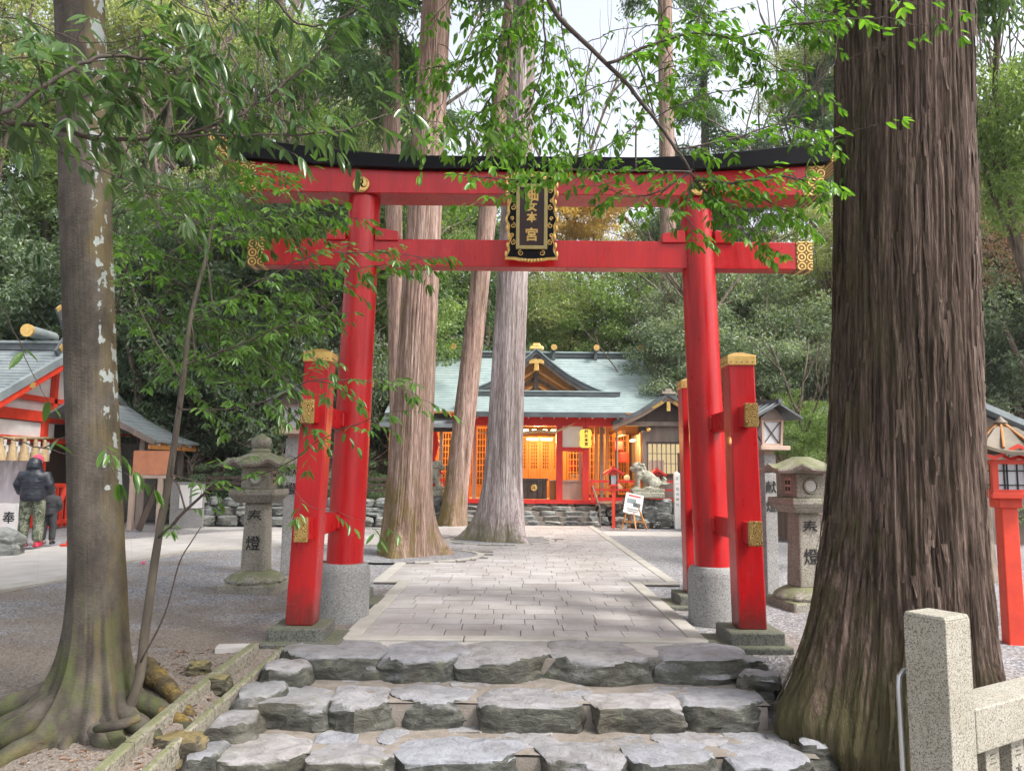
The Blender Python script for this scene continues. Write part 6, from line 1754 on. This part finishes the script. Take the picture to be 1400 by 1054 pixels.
def limb_mesh(seed, R_=2.6, H_=3.0, trunk_h=4.0, r0=.17):
    rr = random.Random(seed); m = MB()
    def grow(p, d, L, r_, lv):
        n = 5; pts = [p]; q = Vector(p); dd = Vector(d)
        for i in range(n):
            dd = (dd + Vector((rr.uniform(-.25, .25), rr.uniform(-.25, .25), rr.uniform(-.05, .2)))).normalized(); q = q + dd * L / n; pts.append(q.copy())
        m.tube(pts, [r_ * (1 - .55 * i / n) for i in range(n + 1)], 7 if lv < 2 else 4, cap=False)
        if lv < 3:
            for k in range(3 if lv else 5):
                i = rr.randint(2, n); a = rr.uniform(0, 6.28)
                nd = (dd * .6 + Vector((math.cos(a), math.sin(a), rr.uniform(-.1, .7)))).normalized()
                grow(pts[i], nd, L * rr.uniform(.5, .75), r_ * .45, lv + 1)
    grow(Vector((0, 0, -.3)), Vector((rr.uniform(-.12, .12), rr.uniform(-.1, .1), 1)), trunk_h + 1.2, r0, 0)
    me = bpy.data.meshes.new('trunk_and_limbs'); me.from_pydata([tuple(v) for v in m.v], [], m.f); me.materials.append(BARK_FAR)
    me.polygons.foreach_set('use_smooth', [True] * len(me.polygons)); return me
LIMB = [limb_mesh(s) for s in (1, 2, 3, 4)]
tn = 0
KINDW = {'dark': 'dark evergreen', 'mid': 'fresh green', 'grey': 'grey-green', 'olive': 'olive-green', 'rust': 'rusty brown', 'yellow': 'yellow'}
MARKS = [(-400, 'left of the red pavilion'), (0, 'above the red pavilion roof'), (90, 'behind the spotted trunk'), (185, 'behind the sapling'), (300, 'above the left stone lantern'), (410, 'behind the left gate pillar'), (520, 'behind the thick reddish cedar'), (600, 'behind the thin leaning cedar'), (660, 'behind the silvery cedar'), (722, 'above the gable of the shrine hall'), (800, 'above the right half of the hall roof'), (885, 'behind the gabled building'), (930, 'behind the right gate pillar'), (1000, 'behind the right stone lantern'), (1150, 'behind the huge cedar'), (1345, 'just right of the huge cedar'), (1440, 'far right of the huge cedar')]
USED = {}
def where(x, y, z, kind, noun):
    px = 700 + FPX * x / y; el = (z - CAM_H) / y
    mark = [m for a, m in MARKS if px >= a][-1] if px >= -400 else MARKS[0][1]
    hgt = 'low' if el < .12 else ('middle-height' if el < .26 else 'high-crowned')
    for far in ('', 'farther ', 'farthest ', 'rearmost ', 'slightly taller ', 'slightly shorter '):
        t = (far + hgt + ' ' + kind + ' ' + noun + ' ' + mark).strip()
        if t not in USED: USED[t] = 1; return t
    return t
def tree(label, kind, x, y, zc, sx, sz, group, rz=None, cat='tree', name='broadleaf_tree', z0=None, fill=1):
    """crown centre height zc, crown scale sx (plan) and sz"""
    global tn; tn += 1
    base = gz(x, y) if z0 is None else z0
    t_ = thing(name, label, cat, (x, y, base), group=group)
    rr = random.Random(tn * 7); rz = rr.uniform(0, 6.28) if rz is None else rz
    if group: t_['label'] = where(x, y, zc, KINDW[kind], 'shrub' if cat == 'shrub' else 'tree')
    tr = link('trunk', LIMB[tn % 4], None, t_); hh = max(1.0, zc - base); tr.scale = (sx * .9, sx * .9, hh / 4.2); tr.rotation_euler = (0, 0, rz + 1)
    cr_ = link('crown', CR[kind][tn % len(CR[kind])], None, t_); cr_.location = (0, 0, zc - base); cr_.scale = (sx, sx, sz); cr_.rotation_euler = (rr.uniform(-.15, .15), rr.uniform(-.15, .15), rz)
    cr_['kind'] = 'stuff'
    return t_
GA = 'broadleaf evergreens at the edge of the wood'
rt = random.Random(4)
# green wall at left, front row
for x, y, zc, k, s, sz in ((-12.5, 24.5, 5.6, 'dark', 1.15, 1.2), (-9.8, 23.2, 4.4, 'dark', 1.0, 1.15), (-7.4, 22.3, 5.3, 'dark', 1.0, 1.25), (-5.4, 22.8, 4.0, 'grey', .95, 1.2), (-4.0, 24.2, 6.4, 'mid', 1.0, 1.2), (-16, 23, 6, 'dark', 1.2, 1.3), (-10.8, 21.9, 7.6, 'dark', .9, .9), (-6.2, 21.6, 7.9, 'dark', .9, .9), (-3.0, 22.6, 8.8, 'mid', .75, .8), (-8.6, 24, 9.2, 'olive', 1.0, 1.0)):
    tree('dense evergreen tree in the wood behind the left stone lantern', k, x, y, zc, s, sz, GA)
GB = 'trees in the wood behind the shrine hall'
for x, y, zc, k, s, sz in ((-5.5, 31, 8.2, 'mid', 1.15, 1.3), (-1.5, 32, 6.8, 'mid', 1.15, 1.2), (1.4, 33, 8.0, 'olive', 1.1, 1.1), (4.6, 32, 7.4, 'mid', 1.1, 1.15), (7.8, 30.5, 7.8, 'grey', 1.15, 1.15), (-3.5, 38, 12, 'olive', 1.5, 1.4), (7.2, 38, 11.5, 'olive', 1.4, 1.2), (2.2, 40, 9.5, 'mid', 1.4, 1.0), (-9.5, 33, 12.5, 'olive', 1.3, 1.3), (11.5, 34, 9, 'grey', 1.3, 1.2), (-14, 32, 12, 'dark', 1.4, 1.4), (-18, 30, 10, 'dark', 1.5, 1.5)):
    tree('tree with mottled green foliage in the wood behind the shrine hall', k, x, y, zc, s, sz, GB)
tree('tree in bright yellow autumn leaf just right of the name plaque', 'yellow', 3.5, 36, 14.0, 1.0, .9, None)
tree('yellowing tree seen under the left end of the gate beam', 'olive', -8.0, 30, 12.0, .8, .8, None)
# grey-green trees right of the hall
for x, y, zc, s, sz, lab in ((5.6, 23.6, 4.6, .85, .9, 'fine-leaved grey-green tree drooping over the gabled office roof'), (8.6, 22.6, 4.4, 1.0, 1.0, 'fine-leaved grey-green tree behind the wooden lamp post'), (7.2, 25.5, 6.6, 1.0, 1.0, 'taller grey-green tree with dark limbs behind the right pillar')):
    tree(lab, 'grey', x, y, zc, s, sz, None)
GC = 'trees beyond the huge cedar'
for x, y, zc, k, s, sz in ((12, 22, 4.2, 'grey', 1.1, 1.1), (14.5, 20, 5.4, 'grey', 1.1, 1.2), (12.5, 18.5, 8.0, 'rust', 1.0, 1.0), (15.5, 24, 9, 'mid', 1.2, 1.2), (17, 19, 8, 'olive', 1.1, 1.2), (11.0, 26, 8.5, 'olive', 1.1, 1.0)):
    tree('pale green tree in the wood to the right of the huge cedar', k, x, y, zc, s, sz, GC)
tree('dark green tree with large clear leaves at the upper right, past the huge cedar', 'mid', 9.0, 12.6, 7.2, .62, .8, None)
for par, x, y, z, s in ((lt, -3.3, 4.6, 9.6, 1.15), (lt, -4.6, 6.6, 10.4, .95), (cr, 2.9, 5.0, 12.5, 1.25)):  # unseen crowns of these two trees, added overhead to shade ground and trunks
    c_ = link('crown', CR['dark'][0], None, par); c_.location = Vector((x, y, z)) - ORG[par.name]; c_.scale = (s, s, s * .8); c_['kind'] = 'stuff'
GE = 'high crowns over the wood'
for px, py, Y, k, s, sz in ((210, 60, 26, 'olive', 1.3, 1.0), (400, 120, 27, 'mid', 1.1, 1.0), (70, 230, 25, 'mid', 1.2, 1.1), (20, 60, 24, 'olive', 1.2, 1.1), (150, 170, 29, 'olive', 1.3, 1.0), (310, 190, 30, 'olive', 1.3, .9), (480, 200, 33, 'olive', 1.2, 1.1),
        (1050, 250, 33, 'grey', 1.3, 1.0), (1110, 120, 32, 'olive', 1.0, .8), (960, 330, 36, 'grey', 1.3, 1.0), (1390, 330, 24, 'rust', 1.1, 1.3), (1380, 470, 22, 'grey', 1.1, 1.1), (640, 330, 40, 'mid', 1.5, 1.0), (1180, 20, 30, 'mid', 1.0, 1.0), (330, 20, 30, 'mid', 1.1, .9)):
    p = at(px, py, Y)
    tree('tall tree whose pale crown fills the upper edge of the wood', k, p.x, p.y, p.z, s, sz, GE)
# tall cedars of the background
GD = 'cedars standing tall in the wood'
def farcedar(src, x, y, rz, sc, lab):
    c = copy_tree(src, (x, y, gz(x, y)), rz, lab, sc=sc); c['group'] = GD; c['label'] = where(x, y, gz(x, y) + 14 * sc, 'straight dark', 'cedar'); return c
src = cedar('tall dark cedar in the wood behind the shrine', (-7.5, 29, gz(-7.5, 29)), (-7.4, 29, 14), .26, .16, BARK_FAR, 60, 60, 41, .1, ch=(6.5, 19), cr_r=3.0, amp=.01, K=5)
src['group'] = GD
for x, y, rz, sc in ((-12, 27, 1.0, .95), (-3.6, 29, 2.1, 1.0), (-16, 28, 3.0, 1.05), (-1.0, 30, 4.0, .8), (8.5, 33, 5.0, 1.1), (12.5, 30, .5, 1.0), (16, 27, 1.7, 1.0), (-6, 36, 2.7, 1.15), (-19, 25, 3.3, 1.0), (19, 24, 3.3, 1.0)):
    farcedar(src, x, y, rz, sc, 'tall dark cedar in the wood behind the shrine')

# low shrubs along the bank
GS = 'shrubs along the foot of the wood'
for x, y, k, s in ((-7.9, 20.3, 'dark', .38), (-6.5, 20.4, 'dark', .40), (-5.2, 20.2, 'grey', .36), (-4.0, 20.6, 'dark', .40), (-3.3, 21.8, 'mid', .4), (7.0, 20.9, 'grey', .4), (9.5, 17.5, 'dark', .35), (10.8, 16.4, 'grey', .4), (8.4, 20.5, 'grey', .45)):
    tree('low leafy shrub at the foot of the wood', k, x, y, gz(x, y) + s * 1.5, s, s * .9, GS, cat='shrub', name='shrub')
tree('feathery fresh-green shrub behind the right stone lantern, partly hidden by the cedar', 'mid', 4.45, 11.6, 2.0, .26, .24, None, cat='shrub', name='shrub', z0=-.03)
# root buttress of another cedar at far right
c2 = cedar('dark cedar foot standing beyond the red lantern', (6.2, 10.6, -.05), (6.5, 10.6, 8), .24, .2, BARK_FAR, 100, 110, 51, .22, ch=(9, 14), cr_r=2.2, amp=.012)

# ================================================================== NEAR BRANCHES, LEAF BY LEAF
def leaf_shape(name, wr, curl, fold, mat, seed, pointy=1.0, ns=6):
    """unit-long leaf along +X lying in XY, midrib folded, tip drooping"""
    rr = random.Random(seed); vs = []; fs = []
    for i in range(ns + 1):
        t = i / ns; w = wr * .5 * (math.sin(math.pi * min(1, t * .93 + .03)) ** .8) * (1 - .25 * pointy * t)
        if i == ns: w = 0.004
        if i == 0: w = 0.012
        z = -curl * t * t + .03 * math.sin(t * 5 + seed)
        for s in (-1, 0, 1): vs.append((t, s * w, z + (abs(s) * fold * w * 2)))
    for i in range(ns):
        for s in (0, 1): fs.append((3 * i + s, 3 * i + 3 + s, 3 * i + 4 + s, 3 * i + 1 + s))
    me = bpy.data.meshes.new(name); me.from_pydata(vs, [], fs); me.materials.append(mat)
    me.polygons.foreach_set('use_smooth', [True] * len(me.polygons)); me.update(); return me
LM = {
 'long': [leaf_shape('leaf', w, c, f, LEAF_LONG, s, 1.2) for w, c, f, s in ((.30, .18, .25, 1), (.27, .35, .35, 2), (.33, .28, .2, 3))],
 'bright': [leaf_shape('leaf', w, c, f, LEAF_BRIGHT, s, .8, 5) for w, c, f, s in ((.42, .12, .2, 1), (.38, .22, .3, 2), (.45, .18, .15, 3))],
 'sap': [leaf_shape('leaf', w, c, f, LEAF_SAP, s, 1.0, 5) for w, c, f, s in ((.36, .16, .25, 1), (.33, .28, .3, 2), (.38, .2, .2, 3))],
}
def catmull(P_, n=6):
    out = []
    P_ = [P_[0] * 2 - P_[1]] + P_ + [P_[-1] * 2 - P_[-2]]
    for i in range(1, len(P_) - 2):
        for k in range(n):
            t = k / n; a, b, c, d = P_[i - 1:i + 3]
            out.append(.5 * ((2 * b) + (c - a) * t + (2 * a - 5 * b + 4 * c - d) * t * t + (3 * b - a - 3 * c + d) * t ** 3))
    out.append(P_[-2]); return out
def rpaths(n, x0, x1, y0, y1, L, Y0, Y1, a0, a1, rad, leafy, seed):
    rr = random.Random(seed); out = []
    for _ in range(n):
        x, y = rr.uniform(x0, x1), rr.uniform(y0, y1); a = R(rr.uniform(a0, a1)); l_ = L * rr.uniform(.6, 1.2); p = [(x, y)]; Y = rr.uniform(Y0, Y1)
        for k in range(3):
            a += rr.uniform(-.3, .3); x += l_ / 3 * math.cos(a); y += l_ / 3 * math.sin(a); p.append((x, y))
        out.append((p, Y, Y - .15, rad, leafy, 1))
    return out
def branch(label, kind, paths, leafL, twigL, twig_gap, leaf_gap, r0=.012, seed=1, name='overhanging_branch', cat='branch', stem_mat=None, parent=None, dens=1.0, droop=.35, bare=0.0, nobj=290):
    """paths: list of (list of (px, py), Ystart, Yend, radius, leafiness); leaf frames are collected, then the first become objects"""
    rr = random.Random(seed); wood = MB(); leaves = []
    allp = []
    for pp, Y0, Y1, rad, leafy, *loose in paths:
        P_ = [at(x, y, Y0 + (Y1 - Y0) * i / (len(pp) - 1)) for i, (x, y) in enumerate(pp)]
        C_ = catmull(P_, 5); n = len(C_)
        C_ = [c + Vector((rr.uniform(-1, 1), rr.uniform(-1, 1), rr.uniform(-1, 1))) * .006 for c in C_]
        if allp and (loose or min((q_ - C_[0]).length for q_ in allp) > .10):
            near = min(allp, key=lambda q_: (q_ - C_[0]).length)
            mid = (near + C_[0]) / 2 + Vector((0, 0, .04))
            W_ = catmull([near, mid, C_[0]], 4)[:-1] + C_
        else: W_ = C_
        nw = len(W_)
        wood.tube(W_, [rad * (1.25 - .85 * i / nw) for i in range(nw)], 8 if rad > .006 else 5)
        allp += C_
        if leafy <= 0: continue
        # twigs
        acc = 0; side = 1
        for i in range(1, n):
            seg = (C_[i] - C_[i - 1]); acc += seg.length
            while acc > twig_gap / leafy or i == n - 1:
                acc = 0 if i == n - 1 else acc - twig_gap / leafy
                side = -side
                d = seg.normalized(); a = rr.uniform(0, 6.28)
                h_ = Vector((-d.y, d.x, 0)); h_ = h_.normalized() if h_.length > .01 else Vector((1, 0, 0))
                td = (d * rr.uniform(.3, .9) + h_ * side * rr.uniform(.3, 1.0) + Vector((0, 0, rr.uniform(-.6, .45)))).normalized()
                if i == n - 1: td = (d + Vector((rr.uniform(-.3, .3), rr.uniform(-.3, .3), -.1))).normalized()
                L_ = twigL * rr.uniform(.45, 1.15); m_ = max(3, int(L_ / leaf_gap)); tw = [C_[i]]; q = C_[i].copy(); dd = td.copy()
                for k in range(m_):
                    dd = (dd + Vector((rr.uniform(-.16, .16), rr.uniform(-.16, .16), rr.uniform(-.16, .10)))).normalized(); q = q + dd * L_ / m_; tw.append(q.copy())
                wood.tube(tw, [max(.0014, rad * .3) * (1 - .6 * k / m_) for k in range(m_ + 1)], 4, cap=False)
                ls = 1
                for k in range(1, m_ + 1):
                    if rr.random() > dens: continue
                    t_d = (tw[k] - tw[k - 1]).normalized(); hs2 = t_d.cross(Vector((0, 0, 1)));
                    hs2 = hs2.normalized() if hs2.length > .05 else Vector((1, 0, 0))
                    for rep in range(1 if k < m_ else 4):
                        ls = -ls
                        if k < m_: ld = t_d * .55 + hs2 * ls * .9
                        else: ld = t_d * .9 + hs2 * (rep - 1.5) * .65
                        ld = (ld + Vector((rr.uniform(-.2, .2), rr.uniform(-.2, .2), rr.uniform(-.25, .15) - droop))).normalized()
                        nz_ = (Vector((0, 0, 1)) + Vector((rr.uniform(-.55, .55), rr.uniform(-.55, .55), 0))).normalized()
                        yv = nz_.cross(ld).normalized(); zv = ld.cross(yv)
                        s_ = leafL * rr.uniform(.65, 1.15)
                        M = Matrix(((ld.x, yv.x, zv.x), (ld.y, yv.y, zv.y), (ld.z, yv.z, zv.z))).to_4x4()
                        M = Matrix.Translation(tw[k] + ld * .006) @ M @ Matrix.Scale(s_, 4)
                        leaves.append((M, rr.randrange(3)))
                if i == n - 1: break
    base = wood.v[0]
    g_ = parent or thing(name, label, cat, base)
    wood.build('branch_wood' if parent is None else 'limbs', BARK_TWIG, g_, smooth=True, fix=False)
    rr.shuffle(leaves)
    org = ORG[g_.name]
    for M, v_ in leaves[:nobj]:
        l_ = bpy.data.objects.new('leaf', LM[kind][v_]); COL.objects.link(l_); l_.parent = g_
        l_.matrix_basis = Matrix.Translation(-org) @ M
    rest = leaves[nobj:]
    if rest:
        V_ = []; F_ = []
        base_v = [np.array([v.co[:] for v in me.vertices]) for me in LM[kind]]; base_f = [np.array([p.vertices[:] for p in me.polygons]) for me in LM[kind]]
        off = 0
        for M, v_ in rest:
            A_ = np.array(M); vv = base_v[v_] @ A_[:3, :3].T + A_[:3, 3]; V_.append(vv); F_.append(base_f[v_] + off); off += len(vv)
        tagset(npmesh('leaves', np.concatenate(V_), np.concatenate(F_), LM[kind][0].materials[0], g_, smooth=True), kind='stuff')
    print('LEAVES', label[:40] if label else '', len(leaves))
    return g_

# glossy long-leaved boughs reaching in from the left
branch('long bough with drooping glossy leaves crossing the spotted trunk towards the left gate end', 'long', [
    ([(-420, 60), (-200, 120), (-60, 150), (0, 165), (60, 172), (150, 192), (240, 186), (320, 160), (372, 128)], 2.9, 3.2, .013, 1.5),
    ([(240, 186), (330, 186), (450, 182), (530, 158), (600, 168)], 3.1, 3.5, .005, .7),
    ([(372, 128), (420, 90), (460, 45), (500, -20)], 3.2, 3.4, .006, 1.2),
    ([(330, 150), (400, 170), (440, 190)], 3.2, 3.5, .004, .7)], .105, .24, .072, .044, seed=11, droop=.5)
branch('upper glossy-leaved bough rising from the left edge across the top of the spotted trunk', 'long', [
    ([(-60, 170), (0, 157), (60, 118), (110, 88), (160, 76), (240, 90), (300, 120)], 2.7, 3.0, .009, 1.5),
    ([(-40, 90), (40, 80), (120, 100), (200, 110)], 2.9, 3.1, .004, 1.2),
    ([(-40, 20), (40, 30), (120, 60), (200, 50), (260, 70)], 3.2, 3.4, .004, .9)] + rpaths(6, -20, 300, 30, 150, 80, 3.0, 3.6, -20, 40, .003, 1.0, 8), .105, .22, .072, .044, seed=12, droop=.45)
branch('glossy-leaved twigs hanging from the top edge left of the slim pale cedar', 'long', [
    ([(330, -60), (370, -10), (400, 28), (440, 35), (500, 8)], 3.2, 3.3, .007, 1.0),
    ([(200, -60), (240, 0), (280, 20), (330, 40)], 3.3, 3.4, .005, .9),
    ([(440, 35), (460, 90), (470, 130)], 3.3, 3.5, .003, .5)] + rpaths(4, 180, 440, -30, 50, 70, 3.4, 4.0, 10, 120, .003, .8, 7), .095, .2, .075, .042, seed=13, droop=.5)
branch('thin sparse twig with a few pale leaves in front of the red pavilion', 'sap', [
    ([(-60, 590), (10, 600), (70, 615), (130, 630), (190, 655)], 3.4, 3.7, .003, .5),
    ([(-60, 400), (0, 420), (40, 500), (60, 540)], 3.3, 3.4, .003, .5),
    ([(60, 612), (110, 590), (150, 610)], 3.5, 3.6, .002, .6)], .10, .14, .16, .05, seed=14, dens=.7)
branch('drooping twig with dark leaves below the long bough beside the spotted trunk', 'long', [
    ([(30, 185), (100, 215), (180, 250), (240, 262)], 3.2, 3.6, .004, .7),
    ([(-50, 200), (0, 240), (30, 290)], 3.2, 3.4, .004, .8),
    ([(180, 190), (200, 230), (260, 300)], 3.4, 3.6, .003, .8)], .095, .18, .09, .042, seed=15, droop=.55)

# the sapling beside the spotted tree
sap = thing('sapling', 'slender young tree with green leaves leaning right beside the spotted trunk', 'sapling', tuple(gp(187, 925, -.1)))
SY = 4.85
BARK_SAP = mat_simple('sapling_bark', (0.11, 0.09, 0.065), (0.055, 0.045, 0.035), 12, .85, stretch=(1, 1, .4))
sm_ = MB(); stem = [Vector((-2.40, SY, -.30)), at(187, 940, SY), at(200, 850, SY), at(215, 745, SY), at(232, 650, SY), at(249, 530, SY), at(262, 430, SY), at(282, 350, SY + .1), at(292, 290, SY + .1)]
cm = catmull(stem, 6); n = len(cm); sm_.tube(cm, [.034 * (1 - .8 * i / n) for i in range(n)], 12)
sm_.build('stem', BARK_SAP, sap, smooth=True)
vine = catmull([at(192, 905, 4.8), at(225, 840, 4.75), at(245, 770, 4.7), at(262, 740, 4.7), at(275, 720, 4.7)], 6)
MB().tube(vine, [.006 * (1 - .6 * i / len(vine)) for i in range(len(vine))], 6).build('side_shoot', BARK_TWIG, sap, smooth=True)
branch(None, 'sap', [
    ([(218, 735), (262, 690), (300, 655), (305, 640)], 4.8, 4.6, .009, .6),
    ([(233, 650), (300, 660), (380, 640), (440, 600), (500, 575), (545, 562)], 4.8, 4.3, .005, .55),
    ([(245, 560), (310, 560), (370, 545), (430, 520), (480, 540)], 4.8, 4.4, .006, .8),
    ([(252, 500), (330, 470), (400, 440), (445, 430)], 4.85, 4.5, .007, 1.2),
    ([(262, 440), (300, 420), (360, 380), (430, 350), (500, 345), (590, 352)], 4.85, 4.4, .006, 1.1),
    ([(282, 350), (330, 310), (390, 290), (420, 250)], 4.9, 4.6, .005, 1.2),
    ([(282, 350), (240, 300), (200, 270), (180, 240)], 4.9, 4.8, .004, 1.0),
    ([(250, 520), (215, 470), (190, 420), (175, 370)], 4.85, 4.9, .005, .9),
    ([(290, 300), (300, 260), (310, 230)], 4.95, 4.9, .004, 1.2),
    ([(430, 520), (490, 520), (550, 530), (580, 548)], 4.4, 4.3, .003, 1.0),
    ([(330, 470), (370, 500), (400, 530), (420, 590)], 4.6, 4.4, .003, .8),
    ([(400, 440), (420, 480), (440, 500)], 4.55, 4.4, .003, .9),
    ([(380, 640), (420, 690), (460, 700), (520, 720)], 4.4, 4.2, .002, .3)], .070, .20, .065, .030, seed=21, parent=sap, dens=.9)
branch('leafy spray of the wood reaching in front of the left gate beams', 'bright', [
    ([(300, 330), (380, 300), (450, 290), (490, 300)], 5.2, 5.0, .004, .8),
    ([(280, 200), (330, 230), (400, 260), (450, 275)], 5.0, 4.8, .004, .7),
    ([(420, 380), (470, 370), (540, 360), (600, 352)], 5.2, 5.0, .003, .9),
    ([(440, 400), (490, 390), (520, 375)], 5.2, 5.0, .003, .8)], .070, .17, .065, .028, seed=22)
branch('dense dark spray hanging above the left stone lantern', 'sap', [
    ([(130, 300), (200, 340), (280, 370), (340, 400)], 6.4, 6.2, .006, 1.4),
    ([(160, 420), (220, 440), (300, 450), (380, 470)], 6.6, 6.3, .006, 1.4),
    ([(180, 260), (260, 280), (330, 300), (400, 330)], 6.6, 6.4, .006, 1.3),
    ([(330, 420), (390, 400), (440, 390)], 6.4, 6.2, .005, 1.3),
    ([(300, 520), (350, 530), (390, 560)], 6.6, 6.4, .005, 1.0)] + rpaths(20, 140, 370, 240, 520, 95, 6.2, 7.6, -25, 35, .004, 1.3, 5), .085, .28, .075, .036, seed=23)
branch('bright fine-leaved spray between the spotted trunk and the left end of the gate', 'bright', rpaths(12, 150, 340, 230, 430, 90, 5.4, 6.4, -30, 30, .003, 1.2, 9), .070, .2, .075, .030, seed=24)

# fresh green boughs overhead
branch('dark forked bough with fresh green leaves in front of the right gate pillar top', 'bright', [
    ([(480, -420), (620, -210), (725, -50), (765, 25), (835, 92), (893, 160), (925, 205), (950, 245)], 4.2, 4.6, .018, 0),
    ([(950, 245), (1000, 250), (1060, 242), (1140, 250)], 4.6, 4.6, .010, 1.3),
    ([(950, 245), (985, 290), (1010, 320)], 4.6, 4.7, .007, 1.5),
    ([(945, 235), (900, 262), (860, 268), (820, 255)], 4.6, 4.5, .006, 1.3),
    ([(950, 245), (935, 290), (960, 320)], 4.6, 4.6, .006, 1.6),
    ([(1000, 250), (1060, 280), (1100, 300)], 4.6, 4.7, .005, 1.2),
    ([(925, 205), (1000, 190), (1070, 170), (1130, 190)], 4.55, 4.6, .006, 1.0)] + rpaths(7, 900, 1080, 210, 300, 60, 4.5, 4.9, -20, 50, .003, 1.2, 3), .068, .17, .052, .026, seed=31)
branch('bright leafy sprays hanging over the name plaque', 'bright', [
    ([(945, 235), (870, 235), (790, 232), (710, 245), (640, 240)], 4.5, 4.3, .006, 1.4),
    ([(720, 245), (690, 265), (650, 280)], 4.4, 4.3, .003, .5),
    ([(870, 170), (830, 200), (780, 215), (740, 222)], 4.4, 4.3, .005, 1.2)], .066, .14, .055, .026, seed=32)
branch('fresh green boughs fanning down from the top edge between the two middle cedars', 'bright', [
    ([(745, -50), (720, 10), (680, 55), (630, 85), (580, 95)], 4.4, 4.6, .007, 1.5),
    ([(700, 20), (690, 90), (660, 150), (620, 185)], 4.5, 4.6, .006, 1.4),
    ([(740, -20), (745, 70), (730, 130), (700, 200)], 4.5, 4.6, .006, 1.3),
    ([(640, -60), (620, -10), (590, 30)], 4.5, 4.6, .005, 1.2),
    ([(730, 120), (760, 170), (770, 205)], 4.6, 4.6, .004, 1.0)] + rpaths(12, 590, 760, -20, 170, 80, 4.5, 5.4, 40, 130, .003, 1.0, 6), .068, .19, .050, .026, seed=33)
branch('slender twigs with fresh green leaves across the sky right of the middle', 'bright', [
    ([(830, 88), (890, 62), (950, 45), (1000, 52), (1070, 38), (1160, 25)], 4.4, 4.6, .009, 1.2),
    ([(950, 45), (960, 10), (980, -40)], 4.5, 4.6, .006, 1.1),
    ([(1000, 52), (1060, 90), (1120, 130)], 4.6, 4.7, .004, .9),
    ([(895, 160), (960, 130), (1020, 120), (1080, 100)], 4.6, 4.8, .005, .9),
    ([(870, -40), (900, 0), (910, 60), (930, 110)], 4.7, 4.9, .005, .9),
    ([(1060, -40), (1090, 10), (1130, 50)], 4.6, 4.7, .005, .9)] + rpaths(12, 860, 1120, -10, 200, 80, 4.6, 5.4, -30, 60, .003, 1.1, 4), .068, .17, .055, .027, seed=34)
branch('few bright leaves on a bare twig in front of the huge cedar trunk', 'bright', [
    ([(1080, 35), (1150, 27), (1210, 25), (1250, 35), (1300, 30)], 4.2, 4.0, .004, .55),
    ([(1140, 90), (1190, 70), (1230, 60)], 4.2, 4.1, .003, .5),
    ([(1060, 200), (1130, 190), (1200, 170)], 4.2, 4.1, .0025, .35),
    ([(1180, -40), (1230, 0), (1290, 10)], 4.0, 4.0, .004, .9)], .070, .12, .10, .032, seed=35, dens=.8)
branch('thin bare vine-like twigs hanging against the bright sky near the top', 'bright', [
    ([(765, -50), (770, 60), (790, 130), (800, 215)], 5.0, 5.2, .005, .7),
    ([(790, 130), (840, 110), (880, 120), (940, 90)], 5.2, 5.3, .004, .8),
    ([(800, 60), (850, 40), (930, 30), (1010, 10)], 5.4, 5.5, .004, .8),
    ([(840, 230), (870, 170), (900, 120), (960, 70)], 5.4, 5.5, .004, .6)] + rpaths(12, 745, 890, -20, 190, 65, 5.0, 5.6, 20, 150, .0025, .9, 12), .060, .15, .07, .03, seed=36, dens=.75)

# ---- damp woodland air
hz = MB().span(-78, 78, -32, 112, -6, 42).build('haze', None)
hm, hnt, hout = newmat('haze_air')
pv = N(hnt, 'ShaderNodeVolumePrincipled'); pv.inputs['Density'].default_value = 0.0006; pv.inputs['Color'].default_value = (.93, .96, 1, 1); pv.inputs['Anisotropy'].default_value = 0.2
hnt.links.new(pv.outputs[0], hout.inputs['Volume']); hz.data.materials.append(hm); tagset(hz, kind='stuff')
